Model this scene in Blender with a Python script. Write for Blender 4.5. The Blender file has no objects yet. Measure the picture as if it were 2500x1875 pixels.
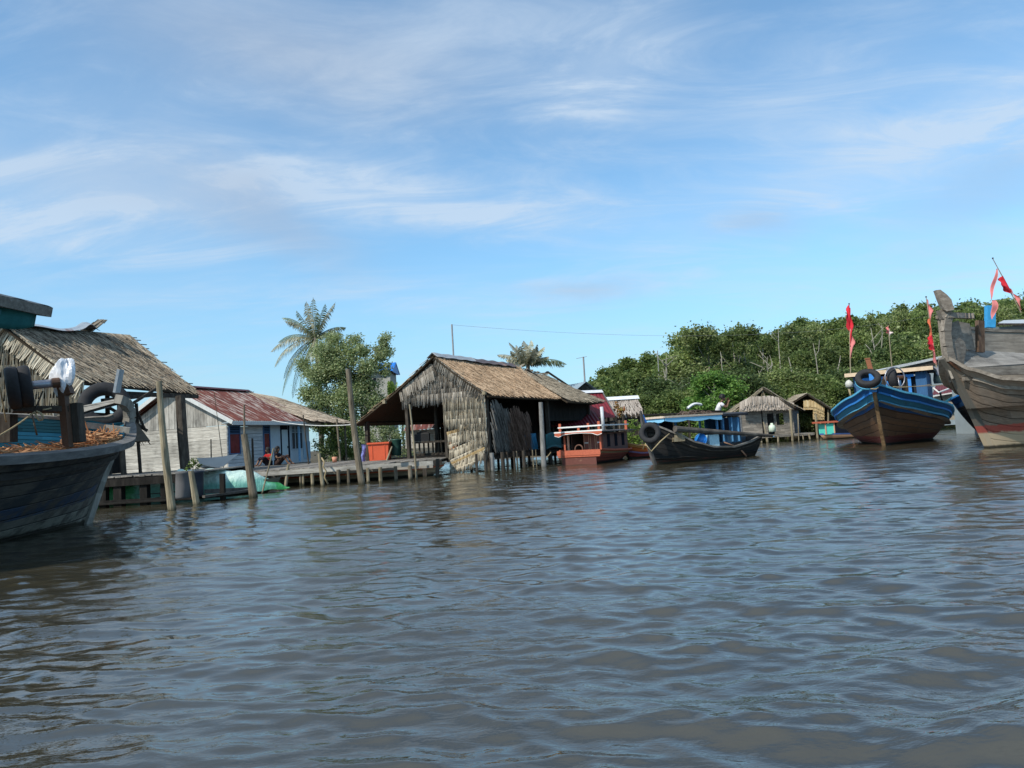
import bpy, math, random
import numpy as np
from mathutils import Vector, Matrix
R=math.radians
random.seed(7); np.random.seed(7)
C=bpy.context.scene
COL=C.collection
# ---------------------------------------------------------------- camera
CAM_H=1.2; FPX=1736.0; ROLL=R(3.5)
PITCH=math.atan((1070-937.5)*math.cos(ROLL)/FPX)
F_=Vector((0,math.cos(PITCH),math.sin(PITCH)))
U0=Vector((0,-math.sin(PITCH),math.cos(PITCH))); R0=Vector((1,0,0))
RV=R0*math.cos(ROLL)-U0*math.sin(ROLL); UV_=R0*math.sin(ROLL)+U0*math.cos(ROLL)
cd=bpy.data.cameras.new('camera'); cam=bpy.data.objects.new('camera',cd); COL.objects.link(cam)
cd.sensor_width=36; cd.lens=36*FPX/2500; cd.clip_end=6000; cd.clip_start=0.1
m=Matrix.Identity(4)
for i in range(3):
    m[i][0]=RV[i]; m[i][1]=UV_[i]; m[i][2]=-F_[i]
m[2][3]=CAM_H
cam.matrix_world=m
C.camera=cam
EYE=Vector((0,0,CAM_H))
def ray(px,py): return F_+RV*((px-1250)/FPX)+UV_*((937.5-py)/FPX)
def at(px,py,Y):
    d=ray(px,py); return EYE+d*(Y/d.y)
def wat(px,py,z=0.0):
    d=ray(px,py); return EYE+d*((z-CAM_H)/d.z)
# ---------------------------------------------------------------- light
SUN=Vector((-0.59,-0.58,0.74)).normalized()
SUN_EL=math.asin(SUN.z); SUN_AZ=math.atan2(SUN.x,SUN.y)
sd=bpy.data.lights.new('sun','SUN'); so=bpy.data.objects.new('sun',sd); COL.objects.link(so)
sd.energy=3.6; sd.angle=R(0.5); sd.color=(1,0.93,0.82)
so.rotation_mode='QUATERNION'; so.rotation_quaternion=SUN.to_track_quat('Z','Y')
C.view_settings.view_transform='Standard'; C.view_settings.look='None'; C.view_settings.gamma=1; C.view_settings.use_curve_mapping=False
C.view_settings.exposure=0.30
C.cycles.max_bounces=6; C.cycles.transparent_max_bounces=8
# ---------------------------------------------------------------- node helpers
def nd(nt,typ,**k):
    n=nt.nodes.new(typ)
    for a,b in k.items(): setattr(n,a,b)
    return n
def setin(nt,sock,v):
    if hasattr(v,'is_output') or isinstance(v,bpy.types.NodeSocket): nt.links.new(v,sock)
    elif v is not None:
        if isinstance(v,(tuple,list)) and len(v)==3 and sock.type=='RGBA': v=(*v,1)
        sock.default_value=v
def mth(nt,op,a,b=None,c=None,clamp=False):
    n=nd(nt,'ShaderNodeMath',operation=op,use_clamp=clamp)
    setin(nt,n.inputs[0],a)
    if b is not None: setin(nt,n.inputs[1],b)
    if c is not None: setin(nt,n.inputs[2],c)
    return n.outputs[0]
def mix(nt,f,a,b,mode='MIX'):
    n=nd(nt,'ShaderNodeMix',data_type='RGBA',blend_type=mode)
    setin(nt,n.inputs[0],f); setin(nt,n.inputs[6],a); setin(nt,n.inputs[7],b)
    return n.outputs[2]
def noise(nt,vec,scale,detail=4,rough=.55,dist=0):
    n=nd(nt,'ShaderNodeTexNoise'); n.inputs['Scale'].default_value=scale; n.inputs['Detail'].default_value=detail
    n.inputs['Roughness'].default_value=rough; n.inputs['Distortion'].default_value=dist
    if vec is not None: nt.links.new(vec,n.inputs['Vector'])
    return n.outputs[0]
def mapping(nt,vec,scale=(1,1,1),rot=(0,0,0),loc=(0,0,0)):
    n=nd(nt,'ShaderNodeMapping'); n.inputs['Scale'].default_value=scale; n.inputs['Rotation'].default_value=rot; n.inputs['Location'].default_value=loc
    nt.links.new(vec,n.inputs['Vector']); return n.outputs[0]
def ramp(nt,f,stops,interp='LINEAR'):
    n=nd(nt,'ShaderNodeValToRGB'); cr=n.color_ramp; cr.interpolation=interp
    while len(cr.elements)<len(stops): cr.elements.new(0.5)
    for e,(p,c) in zip(cr.elements,stops):
        e.position=p; e.color=(*c,1) if len(c)==3 else c
    setin(nt,n.inputs[0],f); return n.outputs[0]
def sstep(nt,x,a,b):
    n=nd(nt,'ShaderNodeMapRange',interpolation_type='SMOOTHSTEP')
    n.inputs['From Min'].default_value=a; n.inputs['From Max'].default_value=b
    setin(nt,n.inputs['Value'],x); return n.outputs[0]
def bumpn(nt,h,dist=.02,strength=1):
    n=nd(nt,'ShaderNodeBump'); n.inputs['Distance'].default_value=dist; n.inputs['Strength'].default_value=strength
    nt.links.new(h,n.inputs['Height']); return n.outputs[0]
def newmat(name,rough=.8,spec=.3):
    mt=bpy.data.materials.new(name); mt.use_nodes=True; nt=mt.node_tree; b=nt.nodes['Principled BSDF']
    b.inputs['Roughness'].default_value=rough; b.inputs['Specular IOR Level'].default_value=spec
    return mt,nt,b
def objco(nt): return nd(nt,'ShaderNodeTexCoord').outputs['Object']
def uvco(nt): return nd(nt,'ShaderNodeTexCoord').outputs['UV']
def island(nt): return nd(nt,'ShaderNodeNewGeometry').outputs['Random Per Island']
def scale_col(nt,col,f):
    n=nd(nt,'ShaderNodeVectorMath',operation='SCALE'); nt.links.new(col,n.inputs[0]); setin(nt,n.inputs['Scale'],f); return n.outputs[0]
MATS={}
def mwood(name,c1,c2,c3,stretch=(1,6,6),scale=3,rough=.85,isl=.5,stain=.5,wetz=None):
    """weathered timber: grain along the stretched axis, each board its own tone"""
    if name in MATS: return MATS[name]
    mt,nt,b=newmat(name,rough,.2); co=objco(nt); v=mapping(nt,co,stretch)
    g=noise(nt,v,scale,6,.65); col=ramp(nt,g,[(.3,c1),(.5,c2),(.72,c3)])
    s=noise(nt,co,.9,5,.6); r=island(nt)
    f=mth(nt,'ADD',mth(nt,'MULTIPLY',r,isl),1-isl/2)
    f=mth(nt,'MULTIPLY',f,mth(nt,'SUBTRACT',1.0,mth(nt,'MULTIPLY',sstep(nt,s,.45,.75),stain)))
    col=scale_col(nt,col,f)
    if wetz is not None:   # algae and wet wood at the water
        z=nd(nt,'ShaderNodeSeparateXYZ'); g2=nd(nt,'ShaderNodeNewGeometry'); nt.links.new(g2.outputs['Position'],z.inputs[0])
        zz=mth(nt,'ADD',z.outputs[2],mth(nt,'MULTIPLY',mth(nt,'SUBTRACT',s,.5),.4))
        col=mix(nt,sstep(nt,zz,wetz,wetz-.14),col,(.03,.032,.02))
    nt.links.new(col,b.inputs['Base Color']); nt.links.new(bumpn(nt,g,.012),b.inputs['Normal'])
    MATS[name]=mt; return mt
def mpaint(name,c,wear=(.2,.17,.13),amt=.45,rough=.6,scale=2.5,stretch=(1,1,1),var=.35):
    if name in MATS: return MATS[name]
    mt,nt,b=newmat(name,rough,.35); co=mapping(nt,objco(nt),stretch)
    n1=noise(nt,co,scale,7,.65); n2=noise(nt,co,scale*5,4,.6)
    base=scale_col(nt,ramp(nt,n2,[(0,tuple(x*(1-var) for x in c)),(1,tuple(min(1,x*(1+var)) for x in c))]),mth(nt,'ADD',mth(nt,'MULTIPLY',island(nt),.3),.85))
    w=sstep(nt,n1,1-amt-.06,1-amt+.08)
    col=mix(nt,w,base,wear); nt.links.new(col,b.inputs['Base Color'])
    nt.links.new(bumpn(nt,n2,.006),b.inputs['Normal'])
    MATS[name]=mt; return mt
def mplain(name,c,rough=.6,spec=.3,var=.2,scale=8,metal=0,isl=.2):
    if name in MATS: return MATS[name]
    mt,nt,b=newmat(name,rough,spec); n1=noise(nt,objco(nt),scale,5,.6)
    col=ramp(nt,n1,[(.25,tuple(x*(1-var) for x in c)),(.75,tuple(min(1,x*(1+var)) for x in c))])
    col=scale_col(nt,col,mth(nt,'ADD',mth(nt,'MULTIPLY',island(nt),isl),1-isl/2))
    nt.links.new(col,b.inputs['Base Color']); b.inputs['Metallic'].default_value=metal
    nt.links.new(bumpn(nt,n1,.005),b.inputs['Normal'])
    MATS[name]=mt; return mt
def mthatch(name,cols,rough=.9):
    if name in MATS: return MATS[name]
    mt,nt,b=newmat(name,rough,.1); r=island(nt); n=noise(nt,objco(nt),1.1,4,.6)
    col=ramp(nt,r,[(i/(len(cols)-1),c) for i,c in enumerate(cols)])
    n2=noise(nt,objco(nt),9,3,.6)
    f=mth(nt,'MULTIPLY',mth(nt,'ADD',mth(nt,'MULTIPLY',n,.9),.55),mth(nt,'ADD',mth(nt,'MULTIPLY',n2,.5),.75))
    nt.links.new(scale_col(nt,col,f),b.inputs['Base Color']); MATS[name]=mt; return mt
def mleaf(name,cols,trans=.3):
    if name in MATS: return MATS[name]
    mt,nt,b=newmat(name,.55,.3); r=island(nt)
    oi=nd(nt,'ShaderNodeObjectInfo').outputs['Random']
    n=noise(nt,objco(nt),.7,3,.6)
    col=ramp(nt,r,[(i/(len(cols)-1),c) for i,c in enumerate(cols)])
    f=mth(nt,'MULTIPLY',mth(nt,'ADD',mth(nt,'MULTIPLY',n,.8),.6),mth(nt,'ADD',mth(nt,'MULTIPLY',oi,.8),.66))
    col=scale_col(nt,col,f)
    nt.links.new(col,b.inputs['Base Color'])
    tr=nd(nt,'ShaderNodeBsdfTranslucent'); nt.links.new(scale_col(nt,col,1.3),tr.inputs['Color'])
    ms=nd(nt,'ShaderNodeMixShader'); ms.inputs[0].default_value=trans
    nt.links.new(b.outputs[0],ms.inputs[1]); nt.links.new(tr.outputs[0],ms.inputs[2])
    nt.links.new(ms.outputs[0],nt.nodes['Material Output'].inputs['Surface'])
    MATS[name]=mt; return mt
def mhull(name,bands,n=9,wear=(.18,.15,.12),amt=.4,rough=.7,red=None,low=None,thr=.0,stretch=7):
    """hull planking: UV x metres along the hull, UV y 0 keel..1 gunwale; paint bands by strake, worn, with seams"""
    if name in MATS: return MATS[name]
    mt,nt,b=newmat(name,rough,.3); uv=uvco(nt); sp=nd(nt,'ShaderNodeSeparateXYZ'); nt.links.new(uv,sp.inputs[0])
    base=ramp(nt,sp.outputs[1],bands,'CONSTANT')
    v=mapping(nt,uv,(1.2,stretch*3,1)); g=noise(nt,v,2.2,7,.68)
    pl=mth(nt,'FLOOR',mth(nt,'MULTIPLY',sp.outputs[1],float(n)))
    wn=nd(nt,'ShaderNodeTexWhiteNoise',noise_dimensions='2D')
    cv=nd(nt,'ShaderNodeCombineXYZ'); nt.links.new(pl,cv.inputs[0]); nt.links.new(mth(nt,'FLOOR',mth(nt,'ADD',mth(nt,'MULTIPLY',sp.outputs[0],.33),mth(nt,'MULTIPLY',pl,.37))),cv.inputs[1]); nt.links.new(cv.outputs[0],wn.inputs['Vector'])
    tone=mth(nt,'ADD',mth(nt,'MULTIPLY',wn.outputs[0],.5),.72)
    wcol=ramp(nt,g,[(.25,tuple(x*.45 for x in wear)),(.5,wear),(.8,tuple(min(1,x*1.6) for x in wear))])
    n1=noise(nt,mapping(nt,uv,(.8,2.2,1)),2.0,8,.7)
    col=mix(nt,sstep(nt,n1,1-amt-.08,1-amt+.1),scale_col(nt,base,mth(nt,'ADD',mth(nt,'MULTIPLY',g,.7),.62)),wcol)
    col=scale_col(nt,col,tone)
    fr=mth(nt,'FRACT',mth(nt,'MULTIPLY',sp.outputs[1],float(n)))
    seam=mth(nt,'ADD',sstep(nt,fr,.08,.0),sstep(nt,fr,.93,1.0),clamp=True)
    col=scale_col(nt,col,mth(nt,'SUBTRACT',1.0,mth(nt,'MULTIPLY',seam,.7)))
    ge=nd(nt,'ShaderNodeNewGeometry'); z=nd(nt,'ShaderNodeSeparateXYZ'); nt.links.new(ge.outputs['Position'],z.inputs[0])
    if red:  # antifouling boot top
        zn=mth(nt,'ADD',z.outputs[2],mth(nt,'MULTIPLY',mth(nt,'SUBTRACT',n1,.5),.25))
        col=mix(nt,mth(nt,'MULTIPLY',sstep(nt,zn,red[0]+.02,red[0]-.02),.9),col,scale_col(nt,mix(nt,g,red[1],red[1]),mth(nt,'ADD',mth(nt,'MULTIPLY',g,.9),.5)))
        if len(red)>2: col=mix(nt,sstep(nt,zn,red[2]+.04,red[2]-.04),col,red[3])
    zs=mth(nt,'ADD',z.outputs[2],mth(nt,'MULTIPLY',n1,-.15))
    col=mix(nt,sstep(nt,zs,.04,-.03),col,(.035,.03,.02))
    nt.links.new(col,b.inputs['Base Color'])
    h=mth(nt,'SUBTRACT',mth(nt,'MULTIPLY',g,.25),seam); nt.links.new(bumpn(nt,h,.02),b.inputs['Normal'])
    MATS[name]=mt; return mt
# ---------------------------------------------------------------- mesh builder
class MB:
    def __init__(s): s.v=[]; s.f=[]; s.uv={}
    def quad(s,a,b,c,d):
        n=len(s.v); s.v+=[tuple(a),tuple(b),tuple(c),tuple(d)]; s.f.append((n,n+1,n+2,n+3))
    def tri(s,a,b,c):
        n=len(s.v); s.v+=[tuple(a),tuple(b),tuple(c)]; s.f.append((n,n+1,n+2))
    def poly(s,pts):
        n=len(s.v); s.v+=[tuple(p) for p in pts]; s.f.append(tuple(range(n,n+len(pts))))
    def hexa(s,p):   # 8 points: bottom loop 0-3, top loop 4-7
        n=len(s.v); s.v+=[tuple(q) for q in p]
        for f in ((3,2,1,0),(4,5,6,7),(0,1,5,4),(1,2,6,5),(2,3,7,6),(3,0,4,7)): s.f.append(tuple(n+i for i in f))
        return s
    def box(s,c,sz,rz=0):
        cx,cy,cz=c; hx,hy,hz=(q/2 for q in sz); cr,sr=math.cos(rz),math.sin(rz)
        P=[]
        for z in (-hz,hz):
            for x,y in ((-hx,-hy),(hx,-hy),(hx,hy),(-hx,hy)): P.append((cx+x*cr-y*sr,cy+x*sr+y*cr,cz+z))
        return s.hexa(P)
    def beam(s,p,q,w,h,up=(0,0,1),w2=None,h2=None):
        p=Vector(p);q=Vector(q);d=(q-p).normalized();u=Vector(up)
        if abs(d.dot(u))>.98: u=Vector((1,0,0))
        sd_=d.cross(u).normalized(); u=sd_.cross(d).normalized()
        w2=w if w2 is None else w2; h2=h if h2 is None else h2
        a=[p-sd_*w/2-u*h/2,p+sd_*w/2-u*h/2,p+sd_*w/2+u*h/2,p-sd_*w/2+u*h/2]
        b=[q-sd_*w2/2-u*h2/2,q+sd_*w2/2-u*h2/2,q+sd_*w2/2+u*h2/2,q-sd_*w2/2+u*h2/2]
        return s.hexa([*a,*b])
    def tube(s,pts,rad,n=8,cap=True):
        pts=[Vector(p) for p in pts]
        if not isinstance(rad,(list,tuple)): rad=[rad]*len(pts)
        base=len(s.v); prev=None
        for i,p in enumerate(pts):
            d=(pts[min(i+1,len(pts)-1)]-pts[max(i-1,0)])
            if d.length<1e-9: d=Vector((0,0,1))
            d.normalize()
            if prev is None:
                a=d.cross(Vector((0,0,1)));
                if a.length<.05: a=d.cross(Vector((1,0,0)))
            else: a=prev-d*prev.dot(d)
            a.normalize(); prev=a; b_=d.cross(a)
            for k in range(n):
                t=2*math.pi*k/n; s.v.append(tuple(p+(a*math.cos(t)+b_*math.sin(t))*rad[i]))
        for i in range(len(pts)-1):
            for k in range(n):
                a0=base+i*n+k; a1=base+i*n+(k+1)%n
                s.f.append((a0,a1,a1+n,a0+n))
        if cap:
            s.f.append(tuple(base+k for k in range(n))[::-1]); e=base+(len(pts)-1)*n; s.f.append(tuple(e+k for k in range(n)))
        return s
    def torus(s,c,axis,Rr,rx,ry=None,nR=28,nr=10):
        ry=rx if ry is None else ry   # rx radial half-depth, ry half-width along axis
        c=Vector(c); ax=Vector(axis).normalized(); a=ax.cross(Vector((0,0,1)))
        if a.length<.1: a=ax.cross(Vector((1,0,0)))
        a.normalize(); b_=ax.cross(a); base=len(s.v)
        for i in range(nR):
            t=2*math.pi*i/nR; rd=a*math.cos(t)+b_*math.sin(t)
            for k in range(nr):
                q=2*math.pi*k/nr; cq,sq=math.cos(q),math.sin(q)
                cq=math.copysign(abs(cq)**.65,cq); sq=math.copysign(abs(sq)**.65,sq)
                s.v.append(tuple(c+rd*(Rr+rx*cq)+ax*(ry*sq)))
        for i in range(nR):
            for k in range(nr):
                j=(i+1)%nR; l=(k+1)%nr
                s.f.append((base+i*nr+k,base+j*nr+k,base+j*nr+l,base+i*nr+l))
        return s
    def grid(s,fn,nu,nv,uvs=(1,1),flip=False):
        base=len(s.v)
        for i in range(nu+1):
            for j in range(nv+1):
                s.uv[len(s.v)]=(i/nu*uvs[0],j/nv*uvs[1]); s.v.append(tuple(fn(i/nu,j/nv)))
        for i in range(nu):
            for j in range(nv):
                a=base+i*(nv+1)+j; q=(a,a+nv+1,a+nv+2,a+1)
                s.f.append(q[::-1] if flip else q)
        return s
    def shell(s,fn,nu,nv,thick,uvs=(1,1)):
        """a sheet with real thickness: fn(u,v)->point; offset along numeric normal"""
        def P(u,v): return Vector(fn(u,v))
        def N(u,v):
            e=.01; a=P(min(u+e,1),v)-P(max(u-e,0),v); b_=P(u,min(v+e,1))-P(u,max(v-e,0)); n=a.cross(b_)
            return n.normalized() if n.length>1e-9 else Vector((0,0,1))
        s.grid(P,nu,nv,uvs); s.grid(lambda u,v:P(u,v)-N(u,v)*thick,nu,nv,uvs,flip=True)
        k=(nu+1)*(nv+1); b0=len(s.v)-2*k
        def I(i,j): return b0+i*(nv+1)+j
        for i in range(nu):
            for j in (0,nv):
                a,b_=I(i,j),I(i+1,j); s.f.append((a,b_,b_+k,a+k))
        for j in range(nv):
            for i in (0,nu):
                a,b_=I(i,j),I(i,j+1); s.f.append((a,b_,b_+k,a+k))
        return s
    def move(s,d):
        d=tuple(d); s.v=[(x+d[0],y+d[1],z+d[2]) for x,y,z in s.v]; return s
    def mesh(s,name,smooth=False):
        me=bpy.data.meshes.new(name); me.from_pydata(s.v,[],s.f)
        if s.uv:
            ul=me.uv_layers.new(name='UVMap'); vi=np.zeros(len(me.loops),dtype=np.int32); me.loops.foreach_get('vertex_index',vi)
            arr=np.zeros((len(s.v),2),dtype=np.float32)
            for k,u in s.uv.items(): arr[k]=u
            ul.data.foreach_set('uv',arr[vi].ravel())
        if smooth: me.shade_smooth()
        me.update(); return me
def obj(name,mb,mat,parent=None,smooth=False,label=None):
    me=mb.mesh(name,smooth) if isinstance(mb,MB) else mb
    me.materials.append(mat) if len(me.materials)==0 else None
    o=bpy.data.objects.new(name,me); COL.objects.link(o)
    if parent is not None: o.parent=parent
    if label: o['label']=label
    return o
def tag(o,label=None,cat=None,group=None,kind=None):
    if label: o['label']=label
    if cat: o['category']=cat
    if group: o['group']=group
    if kind: o['kind']=kind
    return o
def thing(name,label,cat,loc=(0,0,0),rz=0,group=None):
    o=bpy.data.objects.new(name,None); o.empty_display_size=.3; COL.objects.link(o)
    o.location=loc; o.rotation_euler=(0,0,rz); return tag(o,label,cat,group)
def solo(name,mb,mat,label,cat,group=None,smooth=False,origin=None,kind=None):
    """a one-mesh thing given in world coordinates"""
    if origin is None: origin=(0,0,0)
    mb.move((-origin[0],-origin[1],-origin[2])); o=obj(name,mb,mat,None,smooth); o.location=origin
    return tag(o,label,cat,group,kind)
def clone(o,name=None):
    c=o.copy(); COL.objects.link(c)
    for ch in list(o.children):
        d=ch.copy(); COL.objects.link(d); d.parent=c
        for g in ch.children:
            e=g.copy(); COL.objects.link(e); e.parent=d
    return c
def lerp(a,b,t): return a+(b-a)*t
def V(*a): return Vector(a)
rnd=random.random
def rr(a,b): return a+(b-a)*random.random()
# ---------------------------------------------------------------- sky
w=bpy.data.worlds.new('World'); C.world=w; w.use_nodes=True; nt=w.node_tree
bg=nt.nodes['Background']; SKY_STR=0.13; bg.inputs["Strength"].default_value=SKY_STR
sky=nd(nt,'ShaderNodeTexSky',sky_type='NISHITA'); sky.sun_disc=False; sky.sun_elevation=SUN_EL; sky.sun_rotation=SUN_AZ
sky.air_density=1.0; sky.dust_density=0.6; sky.ozone_density=1.6
gen=nd(nt,'ShaderNodeTexCoord').outputs['Generated']; sp=nd(nt,'ShaderNodeSeparateXYZ'); nt.links.new(gen,sp.inputs[0])
dz=mth(nt,'MAXIMUM',sp.outputs[2],0.0)
iz=mth(nt,'DIVIDE',1.0,mth(nt,'ADD',dz,.16))
cb=nd(nt,'ShaderNodeCombineXYZ'); nt.links.new(mth(nt,'MULTIPLY',sp.outputs[0],iz),cb.inputs[0]); nt.links.new(mth(nt,'MULTIPLY',sp.outputs[1],iz),cb.inputs[1])
pl=cb.outputs[0]
n1=noise(nt,mapping(nt,pl,(.55,1.25,1),(0,0,R(-16)),(3.1,1.7,0)),1.15,7,.55,.5)      # broad veils
n2=noise(nt,mapping(nt,pl,(.8,2.0,1),(0,0,R(-12)),(9,4.2,0)),2.2,10,.64,1.1)         # wisps
veil=sstep(nt,n1,.42,.72); wisp=sstep(nt,n2,.38,.82)
az=mth(nt,'ARCTAN2',sp.outputs[0],sp.outputs[1]); el=mth(nt,'ARCSINE',sp.outputs[2])
warp=mth(nt,'MULTIPLY',mth(nt,'SUBTRACT',noise(nt,mapping(nt,gen,(3,3,6)),1.5,5,.6),.5),.10)
def blob(px,py,wx,wy,rot,amp):
    d=ray(px,py).normalized(); a0=math.atan2(d.x,d.y); e0=math.asin(d.z); c,s=math.cos(rot),math.sin(rot)
    da=mth(nt,'SUBTRACT',az,a0); de=mth(nt,'ADD',mth(nt,'SUBTRACT',el,e0),warp)
    u=mth(nt,'DIVIDE',mth(nt,'ADD',mth(nt,'MULTIPLY',da,c),mth(nt,'MULTIPLY',de,s)),wx/FPX)
    v=mth(nt,'DIVIDE',mth(nt,'SUBTRACT',mth(nt,'MULTIPLY',de,c),mth(nt,'MULTIPLY',da,s)),wy/FPX)
    q=mth(nt,'ADD',mth(nt,'MULTIPLY',u,u),mth(nt,'MULTIPLY',v,v))
    return mth(nt,'MULTIPLY',mth(nt,'POWER',2.718,mth(nt,'MULTIPLY',q,-1.0)),amp)
def total(l):
    t=l[0]
    for x in l[1:]: t=mth(nt,'ADD',t,x)
    return t
white=total([blob(1150,500,420,48,R(-6),1.0),blob(560,455,420,60,R(2),.75),blob(1480,180,190,90,R(28),.8),blob(1250,120,420,120,0,.45),
  blob(2150,420,420,90,R(6),.55),blob(250,470,330,120,0,.55),blob(2300,330,300,60,R(10),.5),blob(60,560,300,60,0,.3),blob(1900,300,300,140,0,.28),blob(700,150,500,120,0,.3)])
grey=total([blob(720,120,420,110,R(-6),.75),blob(680,550,190,60,R(-25),.75),blob(1840,535,100,38,R(-15),.6),blob(2400,470,180,60,R(5),.6),
  blob(1420,690,140,36,R(-4),.5),blob(380,450,260,70,0,.3),blob(2260,640,120,40,0,.2)])
tex=mth(nt,'ADD',mth(nt,'MULTIPLY',wisp,.8),mth(nt,'MULTIPLY',n2,.5))
fw=mth(nt,'MULTIPLY',mth(nt,'ADD',white,mth(nt,'ADD',mth(nt,'MULTIPLY',veil,.45),.20)),mth(nt,'ADD',tex,.25),clamp=True)
fw=mth(nt,'ADD',mth(nt,'MULTIPLY',fw,.78),mth(nt,'MULTIPLY',sstep(nt,dz,.55,.85),.55),clamp=True)
hz=sstep(nt,dz,.34,.0)
fg=mth(nt,'MULTIPLY',mth(nt,'MULTIPLY',grey,mth(nt,'ADD',mth(nt,'MULTIPLY',n1,1.0),.3)),.75,clamp=True)
CL=.85/SKY_STR
base=mix(nt,1.0,sky.outputs[0],(.80,1.20,1.30),'MULTIPLY')
base=mix(nt,mth(nt,'MULTIPLY',hz,.62),base,(.325*CL,.525*CL,.73*CL))
c1=mix(nt,fw,base,(.60*CL,.72*CL,.86*CL))
c2=mix(nt,mth(nt,'MULTIPLY',fg,1.0),c1,(.40*CL,.485*CL,.62*CL))
nt.links.new(c2,bg.inputs['Color'])
# ---------------------------------------------------------------- water: one sheet to the horizon with real waves
def make_water():
    rs=list(np.geomspace(.25,1.4,14)); rs+=list(np.geomspace(1.4,50,880))[1:]; rs+=list(np.geomspace(50,5000,60))[1:]
    a=list(np.linspace(-52,52,1150)); a+=list(np.linspace(52,308,60))[1:-1]
    rs=np.array(rs); an=np.radians(np.array(a)); nr,na=len(rs),len(an)
    Rg,Ag=np.meshgrid(rs,an,indexing='ij'); X=Rg*np.sin(Ag); Y=Rg*np.cos(Ag); Z=np.zeros_like(X); DX=np.zeros_like(X); DY=np.zeros_like(X)
    rng=np.random.RandomState(11)
    sp_=np.maximum(Rg*.0041,.004)
    outside=(np.abs(((Ag+np.pi)%(2*np.pi))-np.pi)>R(52.5))
    for i in range(130):
        lam=.11*(16.0)**(rng.rand()**1.25)
        th=rng.normal(R(-97),R(20)) if i%5 else rng.normal(R(-60 if i%2 else -135),R(18))
        k=2*np.pi/lam; slope=.0185*(1.6 if lam<.5 else (1.0 if lam<1.0 else .7))*(0.6+.8*rng.rand())
        A=slope/k; ph=rng.rand()*6.283
        w_=np.clip((lam/sp_-3.2)/4,0,1)*np.clip(1.6-Rg/45,0,1); w_[outside]*=np.clip((lam-.8),0,1)
        # slow modulation groups the crests into patches
        gx,gy=rng.normal(0,.35,2)/max(lam,.3); grp=.65+.5*np.sin(gx*X+gy*Y+rng.rand()*6)
        q=k*(np.cos(th)*X+np.sin(th)*Y)+ph
        Z+=A*w_*grp*np.cos(q); DX-=.95*A*w_*grp*np.cos(th)*np.sin(q); DY-=.95*A*w_*grp*np.sin(th)*np.sin(q)
    # a boat's wash rolling through the near right corner
    for (cx,cy,th,lam,A,wd) in ((1.1,2.15,R(-102),.80,.034,1.1),(2.1,2.9,R(-62),.75,.034,.8),(0,1.9,R(-88),.7,.022,1.0)):
        k=2*np.pi/lam; d2=((X-cx)**2+(Y-cy)**2)/wd**2
        Z+=A*np.exp(-d2)*np.cos(k*(np.cos(th)*(X-cx)+np.sin(th)*(Y-cy)))
    X=X+DX; Y=Y+DY
    co=np.stack([X,Y,Z],-1).reshape(-1,3).astype(np.float32)
    I=np.arange(nr*na).reshape(nr,na); J=np.roll(I,-1,axis=1)
    q=np.stack([I[:-1],J[:-1],J[1:],I[1:]],-1).reshape(-1,4)[:,::-1]
    nf=len(q); me=bpy.data.meshes.new('water'); me.vertices.add(len(co)+1)
    cen=np.array([[0,0,0]],dtype=np.float32); me.vertices.foreach_set('co',np.concatenate([co,cen]).ravel())
    tri=np.stack([I[0],np.full(na,len(co)),J[0]],-1)[:,::-1]
    nl=nf*4+na*3; me.loops.add(nl); me.loops.foreach_set('vertex_index',np.concatenate([q.ravel(),tri.ravel()]).astype(np.int32))
    me.polygons.add(nf+na); ls=np.concatenate([np.arange(nf)*4,nf*4+np.arange(na)*3]).astype(np.int32); me.polygons.foreach_set('loop_start',ls)
    me.polygons.foreach_set('use_smooth',np.ones(nf+na,dtype=bool))
    me.update(calc_edges=True); me.validate(); return me
mt,nt,b=newmat('river_water',.05,.5)
b.inputs['IOR'].default_value=1.95
geo=nd(nt,'ShaderNodeNewGeometry').outputs['Position']
murk=noise(nt,mapping(nt,geo,(.25,.12,1)),1.0,4,.6)
nt.links.new(ramp(nt,murk,[(.3,(.032,.029,.018)),(.7,(.044,.039,.024))]),b.inputs['Base Color'])
r1=noise(nt,mapping(nt,geo,(1.0,2.4,1),(0,0,R(8))),4.5,4,.6,.3)
r2=noise(nt,mapping(nt,geo,(1.0,2.6,1),(0,0,R(-12))),1.7,4,.6,.4)
r3=noise(nt,mapping(nt,geo,(1.0,1.8,1),(0,0,R(25))),15,2,.5)
dist=nd(nt,'ShaderNodeVectorMath',operation='LENGTH'); nt.links.new(geo,dist.inputs[0]); dd=dist.outputs['Value']
far=sstep(nt,dd,8,30)
pat=sstep(nt,noise(nt,mapping(nt,geo,(.16,.42,1),(0,0,R(10))),1.0,3,.55,.6),.36,.66)
r1=mth(nt,'MULTIPLY',r1,mth(nt,'ADD',mth(nt,'MULTIPLY',pat,1.3),.45))
h=mth(nt,'ADD',mth(nt,"MULTIPLY",r1,.0065),mth(nt,"MULTIPLY",r3,.0006))
h=mth(nt,'ADD',h,mth(nt,'MULTIPLY',mth(nt,'MULTIPLY',r2,far),.04))
nt.links.new(bumpn(nt,h,1.0),b.inputs['Normal'])
wm=make_water(); wo=obj('water',wm,mt); tag(wo,'brown river water rippled by light wind','river',kind='structure')
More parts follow.
